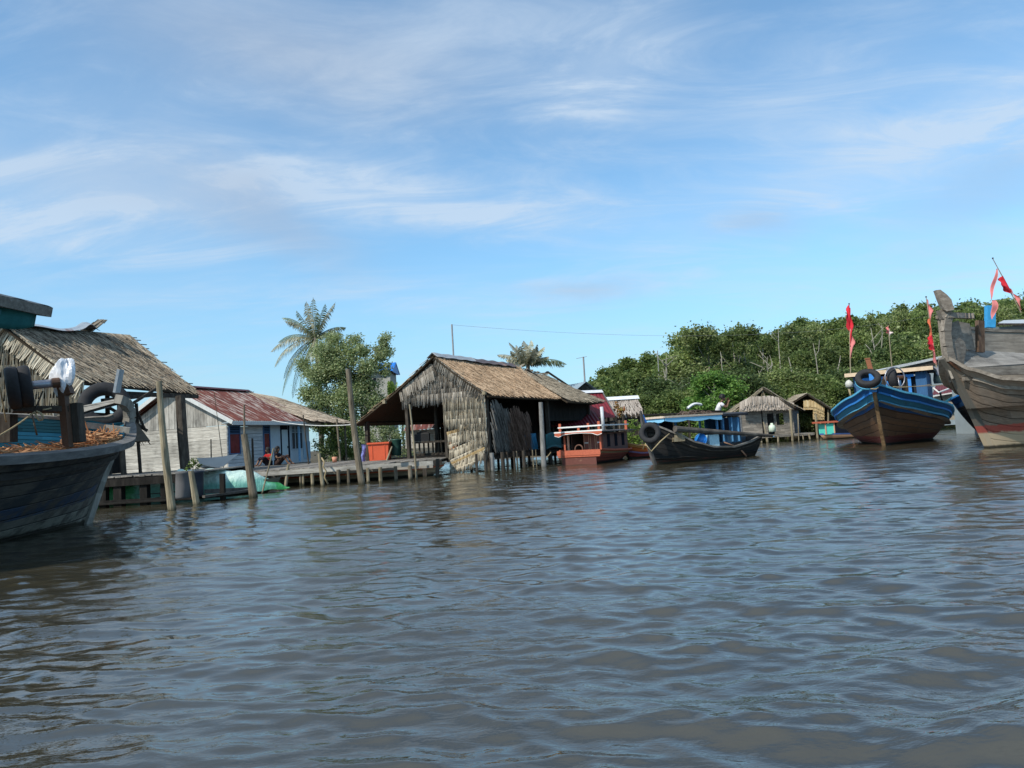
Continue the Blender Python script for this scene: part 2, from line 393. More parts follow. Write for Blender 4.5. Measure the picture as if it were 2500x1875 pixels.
# ---------------------------------------------------------------- shared materials
T_GREY=[(.10,.085,.065),(.30,.25,.19),(.20,.165,.125),(.44,.38,.29),(.14,.11,.085),(.36,.31,.24)]
T_BROWN=[(.17,.115,.075),(.38,.265,.175),(.26,.18,.115),(.48,.36,.25),(.20,.14,.09)]
T_PALE=[(.20,.165,.12),(.62,.545,.42),(.15,.125,.09),(.74,.66,.52),(.42,.36,.27),(.56,.49,.38)]
T_GABLE=[(.12,.10,.08),(.55,.49,.41),(.30,.26,.21),(.68,.61,.52),(.09,.075,.06),(.44,.39,.32)]
m_tgrey=mthatch('thatch_grey',T_GREY); m_tbrown=mthatch('thatch_brown',T_BROWN); m_tpale=mthatch('thatch_pale',T_PALE); m_tgable=mthatch('thatch_gable',T_GABLE)
m_tdark=mplain('thatch_backing',(.045,.035,.025),.95,.05)
m_post=mwood('post_bark',(.075,.06,.042),(.15,.125,.09),(.26,.22,.16),(5,5,.8),2.2,.9,.4,.4,wetz=.16)
m_postlight=mwood('post_pale',(.14,.115,.075),(.25,.21,.14),(.38,.33,.23),(5,5,.8),2.0,.9,.4,.35,wetz=.12)
m_dark=mwood('timber_dark',(.025,.02,.016),(.05,.042,.034),(.09,.078,.062),(5,5,1),2,.9,.4,.3,wetz=.1)
m_black=mwood('timber_black_shade',(.007,.006,.005),(.015,.013,.011),(.03,.026,.022),(5,5,1),2,.9,.4,.3)  # near-black timber; also puts the shade of hut interiors into the colour
m_deck=mwood('deck_boards',(.11,.10,.085),(.21,.19,.165),(.34,.31,.27),(3,3,3),2.5,.9,.6,.3)
m_plankpale=mwood('plank_pale',(.26,.235,.20),(.40,.37,.32),(.54,.51,.45),(.7,.7,7),2.2,.85,.35,.45)
m_greywood=mwood('ship_timber',(.12,.098,.08),(.21,.178,.145),(.31,.27,.225),(1,7,7),1.6,.8,.3,.3)
m_rubber=mplain('tyre_rubber',(.022,.022,.024),.75,.3,.3,12)
m_rope=mplain('rope',(.34,.27,.16),.95,.1,.3,20)
m_leafm=mleaf('leaf_mangrove',[(.09,.12,.05),(.17,.21,.09),(.12,.155,.06),(.24,.27,.13),(.33,.36,.22)],.4)
m_leaff=mleaf('leaf_forest',[(.05,.08,.022),(.11,.155,.04),(.07,.105,.03),(.16,.21,.06),(.22,.26,.09)],.4)
m_leafy=mleaf('leaf_yellowgreen',[(.05,.085,.016),(.10,.16,.028),(.14,.21,.04),(.20,.26,.06)],.35)
m_palm=mleaf('leaf_palm',[(.05,.075,.03),(.10,.13,.055),(.15,.175,.09),(.23,.25,.15)],.25)
m_palmdry=mleaf('leaf_palm_pale',[(.14,.14,.08),(.22,.22,.13),(.34,.32,.22),(.42,.40,.30)],.2)
m_bark=mwood('bark',(.06,.05,.04),(.13,.11,.085),(.22,.19,.15),(5,5,1),2,.9,.3,.3)
m_barkpale=mwood('bark_pale',(.18,.165,.13),(.27,.25,.20),(.36,.33,.28),(4,4,1),2,.9,.3,.2)
# ---------------------------------------------------------------- thatch
def thatch(mb,P,length,width,rows,strip=.075,hang=.42,lift=.045,jit=.3,skip=0.0,tw=.25,ragged=.35,side=None):
    """rows of folded palm leaves on the patch P(u,v): u along the eave, v 0 eave .. 1 ridge"""
    def N(u,v):
        e=.02; a=Vector(P(min(u+e,1),v))-Vector(P(max(u-e,0),v)); b_=Vector(P(u,min(v+e,1)))-Vector(P(u,max(v-e,0)))
        n=a.cross(b_); 
        return n.normalized() if n.length>1e-9 else Vector((0,0,1))
    dn=hang/width
    for k in range(rows):
        v0=k/rows
        n=int(length/strip)
        ns=[N(j/12,min(v0+.02,1)) for j in range(13)]
        wob=[rr(-1,1) for _ in range(8)]
        for i in range(n):
            if rnd()<skip: continue
            u=(i+rnd()*jit)/n
            if u>=1: continue
            wv=wob[int(u*7)]*(1-(u*7)%1)+wob[min(int(u*7)+1,7)]*((u*7)%1)
            vv=v0+wv*.12/rows
            top=min(vv+dn*rr(.9,1.15),1.0); low=vv-dn*rr(0,ragged)
            nn=ns[int(u*12)]; du=strip/length*rr(.4,.62)
            sh=rr(-tw,tw)*strip/length*2
            def Q(a,b):
                c=min(max(b,0),1); p=Vector(P(min(max(a,0),1),c))
                if b<0: p=p+(Vector(P(min(max(a,0),1),0))-Vector(P(min(max(a,0),1),.1)))*(-b/.1)
                return p
            l1=lift*rr(.5,1.6); l0=lift*.25
            p=[Q(u-du*.2+sh,low)+nn*l1,Q(u+du*.2+sh,low)+nn*(l1*.8),Q(u+du,top)+nn*l0,Q(u-du,top)+nn*l0]
            mid=(p[0]+p[3])/2; mid2=(p[1]+p[2])/2
            b0=len(mb.v); rid=(p[0]+p[1])/2+nn*.018
            mb.v+= [tuple(p[0]),tuple(rid),tuple(p[1]),tuple(p[2]),tuple((p[2]+p[3])/2+nn*.018),tuple(p[3])]
            mb.f+= [(b0,b0+1,b0+4,b0+5),(b0+1,b0+2,b0+3,b0+4)]
    return mb
def slab(mb,P,t=.05,nu=6,nv=3):
    return mb.shell(P,nu,nv,t)
def bil(a,b,c,d,sag=0,curve=0):
    """a,b eave ends; d,c ridge ends -> P(u,v)"""
    a,b,c,d=map(Vector,(a,b,c,d))
    def P(u,v):
        p=(a*(1-u)+b*u)*(1-v)+(d*(1-u)+c*u)*v
        p.z-=sag*math.sin(math.pi*u)*(.4+.6*v)+curve*math.sin(math.pi*v); return p
    return P
def siding(mb,a,b,z0,z1,h=.16,t=.025,top=None,gap=.008):
    """horizontal boards from a to b (xy) between z0,z1; top(s) gives the wall's top at s in 0..1"""
    a=Vector((*a,0)); b=Vector((*b,0)); L=(b-a).length; d=(b-a)/L; n=Vector((d.y,-d.x,0))
    z=z0
    while z<z1-.02:
        s0=0
        cuts=sorted([0,1]+[rr(.2,.8) for _ in range(1)])
        for c0,c1 in zip(cuts,cuts[1:]):
            zz=min(z+h-gap,z1)
            p=a+d*(c0*L); q=a+d*(c1*L-.006); o=n*rr(.0,.012)
            mb.beam(p+o+V(0,0,(z+zz)/2),q+o+V(0,0,(z+zz)/2+rr(-.006,.006)),t,zz-z)
        z+=h
    return mb
# ---------------------------------------------------------------- hull
def hullfn(L,B,zk,sheer,rake,um=.45,stern=.7,eb=1.15,em=.5,srake=0,bp=.85,rp=1.3):
    def W(u):
        if u<um: return B*math.sin(math.pi/2*u/um)**bp
        return B*(1-(1-stern)*((u-um)/(1-um))**2)
    def S(u):
        for (a,za),(b_,zb) in zip(sheer,sheer[1:]):
            if u<=b_:
                t=(u-a)/(b_-a); t=t*t*(3-2*t)*.35+t*.65; return za+(zb-za)*t
        return sheer[-1][1]
    def P(u,v,s,off=0,out=0):
        e=lerp(eb,em,min(1,u/um)**.7); top=S(u); z=zk+v*(top-zk)
        x=u*(L-srake*(1-v))+(1-u)*rake*(1-v)**rp
        y=max(W(u)*v**e-off,0)+out
        return Vector((x+off*(1-u)**3*1.5,s*y,z))
    P.W=W; P.S=S; P.L=L; return P
def hull_mesh(P,nu=56,nv=12,off=0,v0=0,flip=False):
    mb=MB()
    for s in (1,-1):
        mb.grid(lambda u,v:P(u**1.5,lerp(v0,1,v),s,off),nu,nv,(P.L,1),flip=(s>0)^flip)
    # true arclength-ish uv
    return mb
def transom(P,mb,nv=12,u=1.0,v0=0):
    for j in range(nv):
        a=lerp(v0,1,j/nv); b_=lerp(v0,1,(j+1)/nv)
        mb.quad(P(u,a,-1),P(u,a,1),P(u,b_,1),P(u,b_,-1))
        for k,(vv) in zip(range(4),(a,a,b_,b_)): mb.uv[len(mb.v)-4+k]=(k*.3,vv)
def rail(P,v,out,w,h,u0=0,u1=1,n=56,sides=(1,-1),zoff=0):
    mb=MB()
    for s in sides:
        pts=[P(lerp(u0,u1,(i/n)**1.5),v,s,0,out)+V(0,0,zoff) for i in range(n+1)]
        b0=len(mb.v)
        for i,p in enumerate(pts):
            d=(pts[min(i+1,n)]-pts[max(i-1,0)]).normalized(); sd=d.cross(V(0,0,1)).normalized(); up=sd.cross(d)
            for a,b_ in ((-1,-1),(1,-1),(1,1),(-1,1)): mb.v.append(tuple(p+sd*(a*w/2)+up*(b_*h/2)))
        for i in range(n):
            for k in range(4):
                a0=b0+i*4+k; a1=b0+i*4+(k+1)%4; mb.f.append((a0,a1,a1+4,a0+4))
        mb.f.append((b0,b0+1,b0+2,b0+3)[::-1]); e=b0+n*4; mb.f.append((e,e+1,e+2,e+3))
    return mb
def tyre(label,c,axis,Rr,w,group=None,name='tyre',mat=None):
    """a car tyre: tread and side walls, open centre"""
    mb=MB(); c=Vector(c); mb.torus((0,0,0),axis,Rr*.74,Rr*.26,w*.5,32,12)
    return solo(name,mb.move(c),mat or m_rubber,label,'tyre',group,True,tuple(c))
def sagline(a,b,sag,n=12):
    a=Vector(a);b=Vector(b)
    return [a.lerp(b,i/n)-V(0,0,sag*4*(i/n)*(1-i/n)) for i in range(n+1)]
# ---------------------------------------------------------------- leaves
def leafcloud(centres,n_per,size,squash=.8,shell=.55,seed=0,sc=.18):
    """centres: (x,y,z,r); returns a mesh of n leaf-sized faces spread through clumps"""
    rng=np.random.RandomState(seed); pos=[];
    for (x,y,z,r) in centres:
        n=max(6,int(n_per*r*r)); d=rng.normal(size=(n,3)); d/=np.linalg.norm(d,axis=1)[:,None]
        rad=r*(shell+(1-shell)*rng.rand(n)**.6)*(1+sc*rng.normal(size=n)); p=d*rad[:,None]; p[:,2]*=squash
        pos.append(p+np.array([x,y,z]))
    p=np.concatenate(pos); n=len(p); a=rng.normal(size=(n,3)); a[:,2]*=.6; a/=np.linalg.norm(a,axis=1)[:,None]
    b_=rng.normal(size=(n,3)); b_-=a*(a*b_).sum(1)[:,None]; b_/=np.linalg.norm(b_,axis=1)[:,None]
    s=(size*(.6+.8*rng.rand(n)))[:,None]; a=a*s; b_=b_*s*.55
    v=np.stack([p-a,p-a*.1+b_,p+a,p-a*.1-b_],1).reshape(-1,3)
    me=bpy.data.meshes.new('crown'); me.vertices.add(4*n); me.vertices.foreach_set('co',v.astype(np.float32).ravel())
    me.loops.add(4*n); me.loops.foreach_set('vertex_index',np.arange(4*n,dtype=np.int32))
    me.polygons.add(n); me.polygons.foreach_set('loop_start',np.arange(n,dtype=np.int32)*4); me.update(calc_edges=True)
    return me
def frond(mb,o,az,el,L,droop,leaf=.55,n=26,w=.035,roll=0,blow=V(0,0,0)):
    """a feather palm leaf: arching midrib with drooping leaflets on both sides"""
    o=Vector(o); d=V(math.sin(az)*math.cos(el),math.cos(az)*math.cos(el),math.sin(el)); p=o.copy(); pts=[p.copy()]
    st=L/n
    for i in range(n):
        d=(d+V(0,0,-droop*st*(.4+1.3*i/n))+blow*st*.3).normalized(); p=p+d*st; pts.append(p.copy())
    mb.tube(pts,[.03*(1-i/(n+2))+.006 for i in range(n+1)],4,False)
    for i in range(2,n+1):
        t=i/n; dd=(pts[i]-pts[i-1]).normalized(); sd=dd.cross(V(0,0,1)); sd=sd.normalized() if sd.length>.05 else V(1,0,0)
        ll=leaf*math.sin(math.pi*min(1,t*.92+.10))**.6*rr(.85,1.1)
        for s in (1,-1):
            e=(sd*s*.75+dd*.55+V(0,0,-.35-.5*rnd())+blow*.5).normalized()
            mid=pts[i]+e*ll*.5; tip=pts[i]+e*ll*.95+V(0,0,-ll*.30)
            wv=dd*w
            mb.poly([pts[i]-wv*.5,mid-wv,tip,mid+wv,pts[i]+wv*.5])
    return mb
# ================================================================= near left fishing boat
def rzof(ax): return math.atan2(ax[1],ax[0])
LB=thing('fishing_boat','big weathered wooden boat at the left edge, turquoise inside, loaded with cut palm stalks','boat',(-8.78,15.4,0),rzof((-.096,-.995)))
LB.rotation_euler=(R(-12),0,LB.rotation_euler.z)
P=hullfn(9.5,1.55,-.35,[(0,2.06),(.03,1.84),(.08,1.76),(.25,1.74),(.55,1.70),(.75,1.66),(1,1.7)],.85,um=.5,stern=.75,eb=1.2,em=.55,bp=.68,rp=.55)
hm=hull_mesh(P); transom(P,hm)
obj('hull',hm,mhull('hull_left',[(0,(.24,.225,.18)),(.33,(.16,.15,.125)),(.42,(.03,.055,.10)),(.56,(.035,.04,.042)),(.68,(.026,.03,.034)),(.80,(.036,.033,.03)),(.90,(.026,.027,.03))],9,(.085,.076,.062),.50),LB,True)
mt_turq=mhull('inner_turquoise',[(0,(.03,.16,.20)),(.8,(.035,.22,.30)),(.9,(.04,.24,.34))],16,(.07,.18,.17),.36)
im=MB()
for s in (1,-1): im.grid(lambda u,v:P(lerp(.0,1,u)**1.5,lerp(.45,1,v),s,.07),36,6,(9.5,1),flip=(s<0))
obj('inner_planking',im,mt_turq,LB,True)
obj('gunwale',rail(P,1,.0,.16,.06,zoff=.30,sides=(-1,),u0=.02),mwood('gunwale_worn',(.14,.13,.11),(.24,.22,.19),(.34,.32,.28),(1,5,5),1.5),LB)
mb=MB(); mb.shell(lambda u,v:P(lerp(.0,1,u)**1.5,1,-1)+V(0,.02,v*.30*min(1,u*6)),40,3,.05,(9.5,.3)); obj('bulwark_strake',mb,mt_turq,LB)
obj('gunwale',rail(P,1,.0,.20,.13,zoff=.0,sides=(1,)),mwood('gunwale_grey',(.07,.068,.066),(.14,.136,.13),(.22,.21,.195),(1,5,5),1.5,.75,.2,.4),LB)
obj('wale',rail(P,.86,.02,.05,.10),mwood('wale_dark',(.02,.018,.016),(.04,.036,.032),(.07,.063,.055),(1,5,5)),LB)
mb=MB(); pts=[P(0,v/10,1) for v in range(11)]
for a,b_ in zip(pts,pts[1:]): mb.beam(a+V(-.03,0,0),b_+V(-.03,0,0),.15,.17,(1,0,0))
cu=[pts[-1]+V(-.03,0,-.1),pts[-1]+V(-.04,0,.14),pts[-1]+V(.03,0,.33),pts[-1]+V(.22,0,.47),pts[-1]+V(.45,0,.52)]
for a,b_ in zip(cu,cu[1:]): mb.beam(a,b_,.17,.19,(1,0,.3))
obj('stem',mb,mwood('stem_grey',(.16,.145,.12),(.27,.25,.215),(.38,.36,.31),(4,4,1),1.6),LB)
mb=MB() # foredeck board and knee over the bow
mb.poly([(.15,.06,2.62),(.15,-.10,2.62),(1.15,-.86,2.16),(1.2,-.3,2.2)]); mb.poly([(.15,.06,2.55),(1.2,-.3,2.14),(1.15,-.86,2.10),(.15,-.10,2.55)])
mb.beam((.15,0,2.56),(1.15,-.84,2.12),.10,.10); mb.beam((1.0,-.75,1.98),(.55,.45,1.98),.10,.12)
obj('bow_breasthook',mb,MATS['stem_grey'],LB)
mb=MB(); mb.box((.18,-.25,2.95),(.36,.05,.50),R(20)); obj('bow_board',mb,mpaint('board_paint_grey',(.33,.36,.38),(.2,.2,.19),.3),LB)
mb=MB()
for k in range(20):
    y=-1.3+k*.137; mb.box((5.4,y*.55,1.02),(7.0 if abs(y)<.8 else 5.6,.07,.04))
obj('deck',mb,m_deck,LB)
# wheelhouse aft
wh=MB(); wh.box((5.9,-.3,2.4),(.06,2.1,2.8)); wh.box((7.4,.75,2.4),(2.95,.06,2.8)); wh.box((7.4,-1.35,2.4),(2.95,.06,2.8))
obj('wheelhouse_wall',wh,mpaint('teal_wall',(.02,.11,.13),(.10,.10,.09),.3,stretch=(2,2,.5)),LB)
rf=MB(); slab(rf,lambda u,v:V(lerp(4.45,9.2,u),lerp(-1.55,1.44,v),4.02+.10*math.sin(math.pi*v)+.012*math.sin(u*60)),.03,60,8)
roof=obj('wheelhouse_roof',rf,mplain('roof_sheet_dark',(.07,.08,.09),.6,.3),LB)
ed=MB(); ed.beam((4.43,1.42,3.94),(9.2,1.42,3.94),.05,.15); ed.beam((4.43,-1.53,3.94),(4.43,1.39,3.94),.05,.15); obj('fascia',ed,mwood('fascia_grey',(.12,.11,.10),(.2,.185,.16),(.3,.28,.25),(5,1,5)),roof)
ce=MB(); ce.box((6.8,-.05,3.84),(4.1,2.7,.03))
for k in range(9): ce.box((4.8+.48*k,-.05,3.79),(.05,2.8,.07))
obj('ceiling',ce,MATS['teal_wall'],roof)
cl=MB(); cl.shell(lambda u,v:V(4.6+u*1.3,1.34+.04*math.sin(u*9),3.86-v*(.18+.12*math.sin(u*3.1))),14,3,.01); obj('tarp_valance',cl,mplain('teal_cloth',(.025,.12,.12),.8,.1),roof,True)
# winch with pipe, bracket
wi=thing('winch_frame','steel pipe winch frame with rusty bracket standing in the near left boat','winch',at(150,1060,12.6))
wl=Vector(wi.location)
mb=MB(); a=at(30,946,12.2)-wl; b_=at(143,934,12.58)-wl; mb.tube([a,b_],.075,14); obj('pipe',mb,mplain('pipe_steel',(.30,.30,.33),.35,.5,.15,6,.6),wi,True)
mb=MB(); mb.tube([b_-(b_-a)*.14,b_+(b_-a)*.03],.09,14); mb.beam(at(152,934,12.7)-wl,at(166,1092,12.7)-wl,.13,.12); mb.beam(at(150,925,12.7)-wl,at(165,965,12.7)-wl,.14,.2)
obj('bracket',mb,mpaint('rust_bracket',(.09,.045,.025),(.05,.035,.028),.4),wi)
mb=MB(); mb.beam(at(30,1000,12.4)-wl,at(165,1000,12.9)-wl,.5,.10); mb.beam(at(20,1012,12.4)-wl,at(20,1080,12.4)-wl,.2,.2); mb.beam(at(182,985,12.9)-wl,at(190,1080,12.9)-wl,.2,.2); obj('bench',mb,m_dark,wi)
ax=(b_-a).normalized()
tyre('black tyre hung on the winch pipe, the one nearer the left frame edge',at(32,947,12.2),ax,.375,.20)
tyre('black tyre on the winch pipe, next to the bare steel',at(62,944,12.35),ax,.375,.20)
tyre('large black tyre laid over the bow of the near left boat',at(256,990,15.75),V(.45,-.85,.25),.53,.30)
# crumpled plastic bag
mb=MB(); bc=at(156,921,12.75)
def bagp(u,v):
    th=u*2*math.pi; ph=v*math.pi; r=.235*(1+.12*math.sin(3*th+2*ph)+.08*math.sin(5*th-3*ph+1)+.04*math.sin(9*th+7*ph))
    return bc+V(r*.82*math.sin(ph)*math.cos(th)+.05*math.cos(ph),r*.7*math.sin(ph)*math.sin(th),r*1.25*math.cos(ph)+.07*math.sin(2*th)*math.sin(ph))
mb.grid(bagp,26,16); solo('plastic_bag',mb,mplain('white_plastic',(.72,.74,.78),.4,.4,.05,4),'crumpled white plastic bag tied beside the steel winch pipe','bag',smooth=False,origin=tuple(bc))
# palm stalk pile
def stalks():
    mb=MB(); rng=random.Random(4)
    M=Matrix.Translation(Vector(LB.location))@LB.rotation_euler.to_matrix().to_4x4()
    def top(x,y): # heap height in boat coordinates
        w_=max(P.W(max(x/9.5,0.01))-.1,.1); e=max(0,1-(abs(y)/w_)**2); return 1.30+.20*e+.30*math.exp(-((x-1.0)/.8)**2)+.30*max(-1,min(.6,y/.7))-.04
    mb.grid(lambda u,v:(lambda x:V(x,lerp(-1,1,v)*max(P.W(x/9.5)*.86-.10,.05),top(x,lerp(-1,1,v)*max(P.W(x/9.5)*.86-.10,.05))-.10))(lerp(.5,5.6,u)),30,14)
    for i in range(1500):
        x=rng.uniform(.6,5.6); w_=max(P.W(x/9.5)*.84-.12,.05); y=rng.uniform(-1,1)*w_
        L=rng.uniform(.25,.8); an=rng.gauss(0,.55) if rng.random()<.8 else rng.uniform(0,3.14); el=rng.gauss(.04,.16)
        c=V(x,y,top(x,y)+rng.uniform(-.05,.07)); d=V(math.cos(an)*math.cos(el),math.sin(an)*math.cos(el),math.sin(el))*L/2
        p,q=c-d,c+d
        for e in (p,q):
            ww=max(P.W(min(max(e.x/9.5,.03),1))*.88-.1,.04); e.y=max(-ww,min(ww,e.y)); e.x=max(.45,e.x)
        mb.beam(p,q,rng.uniform(.02,.05),.012,(rng.uniform(-.5,.5),rng.uniform(-.5,.5),1),.008)
    for i in range(26):
        c=V(rng.uniform(.6,1.3),rng.uniform(0,.3),1.75); mb.beam(c,c+V(rng.uniform(-.1,.3),rng.uniform(-.2,.35),rng.uniform(.15,.36)),.05,.01,(1,0,0),.01)
    mb.v=[tuple(M@Vector(p)) for p in mb.v]
    return mb
solo('palm_stalks',stalks(),mthatch('stalk_orange',[(.28,.12,.055),(.46,.24,.12),(.36,.17,.08),(.56,.34,.18),(.20,.09,.05)]),'heap of cut orange brown palm stalks filling the near left boat','palm stalks',origin=(-8.5,13,1.2),kind='stuff')
# mooring ropes in the boat
def ropething(pts,label,r=.014,mat=None,name='rope',cat='rope',group=None):
    mb=MB(); mb.tube(pts,r,6); return solo(name,mb,mat or m_rope,label,cat,group,True,tuple(pts[0]))
ropething(sagline(at(84,1006,12.3),at(-30,1078,11.2),.03),'pale rope running from the winch knot down to the left frame edge')
lp=[at(84,1006,12.3),at(90,1018,12.2),at(95,1026,12.2),at(103,1025,12.2),at(106,1018,12.2),at(99,1009,12.2),at(90,1004,12.25)]
ropething(lp,'pale rope loop knotted under the steel winch pipe',.018)
ropething(sagline(at(84,1006,12.35),at(104,955,12.5),.0),'dark rope tied up to the steel winch pipe',.014,m_dark)
ropething([at(78,1012,12.3),at(84,1035,12.3),at(90,1062,12.4)],'loose brown rope end hanging below the knot',.014,m_post)
ropething(sagline(at(105,1000,12.4),at(172,965,12.9),.06),'grey rope slung from the knot to the rusty bracket',.014)
ropething(sagline(at(162,982,12.9),at(188,1060,13.2),.0),'thin grey rope stretched from the bracket to the stalk heap',.012)
ropething(sagline(at(0,945,11.8),at(15,1030,12.2),.0),'thin pale rope at the left frame edge beside the tyres',.012)
# ================================================================= near left thatched hut
HL=thing('thatched_hut','big weathered thatched hut with open sides behind the near left boat','hut',(-12,20,0),rzof((.05,1)))
A=V(-.4,2.15,5.25); B=V(7.4,3.2,6.12); D=V(-.15,0,3.52); Cc=V(6.45,0.02,3.6)
Pr=bil(D,Cc,B,A,.0,.04)
mb=MB(); slab(mb,lambda u,v:Pr(u,v)-V(0,0,.06),.05,8,4); rl=obj('roof',mb,m_tdark,HL)
mb=MB(); thatch(mb,Pr,7.0,3.2,17,.075,.42,.055,.5,.03,.9,.5); obj('thatch',mb,m_tgrey,rl)
Pl=bil(V(7.2,6.0,3.4),V(-.3,4.6,3.2),A,B)
mb=MB(); slab(mb,lambda u,v:Pl(u,v)-V(0,0,.06),.05,8,4); thatch(mb,Pl,7,3,10,.12,.5); obj('roof',mb,m_tgrey,HL)
mb=MB(); # lifted tin ridge cap
def cap(u,v):
    p=A.lerp(B,lerp(-.02,.62,u)); z=.10+.10*math.sin(u*9)*u+.16*math.exp(-((u-.88)/.07)**2); return p+V(0,lerp(-.34,.22,v),z-abs(v-.4)*.32)
slab(mb,cap,.012,40,4); obj('ridge_cap',mb,mpaint('tin_grey_rust',(.25,.29,.33),(.13,.06,.04),.42,.5,1.6),rl,True)
mb=MB(); q=A.lerp(B,.64)
thatch(mb,bil(q+V(-.5,-.25,-.05),q+V(-.3,.4,0),q+V(.7,.3,.62),q+V(.6,-.15,.55)),.6,1.0,4,.07,.5,.05); mb.beam(q+V(-.4,0,.0),q+V(.7,.1,.56),.10,.05); obj('loose_thatch',mb,m_tgrey,rl)
mb=MB()
for k,v in enumerate((.10,.17,.3,.42,.55,.67,.78,.86,.93,.97)):
    p=Pr(.9,v); e=Pr(1,v)+V(.25+.3*((k*37)%10)/10,0,.02); mb.beam(p-V(0,0,.02),e,.03,.03)
obj('batten',mb,m_dark,rl)
# gable thatch facing the camera
mb=MB()
def Pg(y0,y1,z0,z1,x=-.12):
    return bil(V(x,y1,z0),V(x,y0,z0),V(x,y0,z1),V(x,y1,z1))
def gtop(y): return 3.55+(5.25-3.55)*min(y/2.15,1) if y<2.15 else 5.25-(y-2.15)*.8
rng=random.Random(3)
for k in range(11):
    z1=5.15-k*.34
    for i in range(100):
        y=i*.046+rng.uniform(-.02,.02)
        if z1>gtop(y)-.02 : 
            if z1-.3>gtop(y): continue
            zt=gtop(y)
        else: zt=z1
        zl=z1-.46-rng.uniform(0,.10)
        if zl<lerp(2.0,2.35,min(1,max(0,(1.6-y)/1.6)) ) and y<3: 
            if zl<1.8: continue
        if zt-zl<.1: continue
        sh=rng.uniform(-.05,.05); x=-.14-rng.uniform(.0,.05); w_=rng.uniform(.015,.026)
        b0=len(mb.v); mb.v+=[(x,y-w_*.2+sh,zl),(x-.025,y+sh,zl-.02),(x,y+w_*.2+sh,zl),(x+.03,y+w_,zt),(x+.0,y,zt),(x+.03,y-w_,zt)]; mb.f+=[(b0,b0+1,b0+4,b0+5),(b0+1,b0+2,b0+3,b0+4)]
for i in range(120): # verge leaves laid square to the slope
    t=i/119; y=lerp(-.05,2.2,t); z=gtop(max(y,0)); d=V(-.02,.28+rng.uniform(-.08,.08),-.42+rng.uniform(-.08,.08)); p=V(-.2-rng.uniform(0,.04),y,z-.02)
    a=V(0,.018,.015); b0=len(mb.v); mb.v+=[tuple(p-a),tuple(p+a),tuple(p+d+a*.5),tuple(p+d-a*.5)]; mb.f.append((b0,b0+1,b0+2,b0+3))
obj('gable_thatch',mb,m_tpale,HL)
mb=MB(); mb.poly([(-.06,.1,3.45),(-.06,2.15,5.12),(-.06,4.4,3.3),(-.06,4.4,1.9),(-.06,.1,1.9)]); mb.poly([(-.02,.1,1.9),(-.02,4.4,1.9),(-.02,4.4,3.3),(-.02,2.15,5.12),(-.02,.1,3.45)]); obj('gable_backing',mb,m_tdark,HL)
def wl_(px,py,Y): # world->HL local
    p=at(px,py,Y)-Vector(HL.location); c,s=math.cos(HL.rotation_euler.z),math.sin(HL.rotation_euler.z); return V(p.x*c+p.y*s,-p.x*s+p.y*c,p.z)
for (a,b_,w_) in (((292,975,21.4),(303,1168,21.2),.16),((333,985,22.5),(344,1168,22.3),.10),((440,968,23.2),(454,1162,22.6),.30),((262,960,24.5),(268,1165,24.5),.15),((150,960,20.1),(152,1180,20.0),.14),((75,1000,20.1),(78,1190,20.0),.14)):
    mb=MB(); p,q=wl_(*a),wl_(*b_); mb.tube([p,(p+q)/2+V(0,.02,0),q],[w_*.5,w_*.52,w_*.5],8); obj('post',mb,m_dark,HL)
mb=MB(); mb.beam(wl_(200,957,20.3),wl_(482,968,26),.10,.14); mb.beam(wl_(250,978,20.8),wl_(390,962,23.5),.10,.12); mb.beam(wl_(250,985,22),wl_(360,1052,22.5),.07,.10); mb.beam(wl_(300,1000,21.4),wl_(395,940,23),.06,.08); mb.beam(wl_(333,1000,22.4),wl_(352,1045,22.4),.06,.06)
obj('eave_beam',mb,m_dark,HL)
mb=MB() # low inner awning
Pa=bil(wl_(366,1078,21.9),wl_(250,1085,21.2),wl_(250,1015,22),wl_(318,1015,22.4)); slab(mb,Pa,.05,4,2); thatch(mb,Pa,1.6,.9,4,.07,.35); obj('awning',mb,mthatch('thatch_darkold',[(.05,.04,.03),(.10,.085,.065),(.07,.055,.042)]),HL)
mb=MB(); mb.box((3.3,3.0,1.9),(6.2,.06,2.2)); obj('inner_wall',mb,m_black,HL)  # shade inside the open hut, put in as a near-black sheet
mb=MB()
for z in (1.6,1.95): mb.beam((-.2,.2,z),(-.2,4.2,z+.05),.05,.16)
obj('rail_plank',mb,m_dark,HL)
# ================================================================= near left jetty
JL=thing('jetty','low plank jetty on dark posts between the near left boat and the green tarpaulin','jetty',(-10.5,20,0))
def jl(px,py,Y): return at(px,py,Y)-V(-10.5,20,0)
mb=MB()
for k in range(34):
    x=-4.2+k*.172; mb.box((x,1.6,.80+rr(-.008,.008)),(.155,4.2,.035),rr(-.01,.01))
obj('deck',mb,m_deck,JL)
for (a,b_,w_,h_) in (((-4.3,-.42,.70),(1.62,-.42,.74),.10,.16),((-4.3,3.4,.7),(1.6,3.4,.74),.1,.16),((-4.3,-.5,.13),(1.2,-.5,.13),.12,.10),((-2.5,-.75,.10),(1.8,-.85,.12),.2,.04),((-4.2,-.54,.64),(1.6,-.54,.66),.05,.20)):
    mb=MB(); mb.beam(a,b_,w_,h_); obj('beam',mb,m_black,JL)
for (px,w_) in ((292,.22),(355,.20),(400,.12),(255,.18),(545,.12)):
    mb=MB(); p=jl(px,1235,19.6); p.z=-.4; q=V(p.x,p.y,.72); mb.beam(p,q,w_,w_,(1,0,0)); obj('post',mb,m_black,JL)
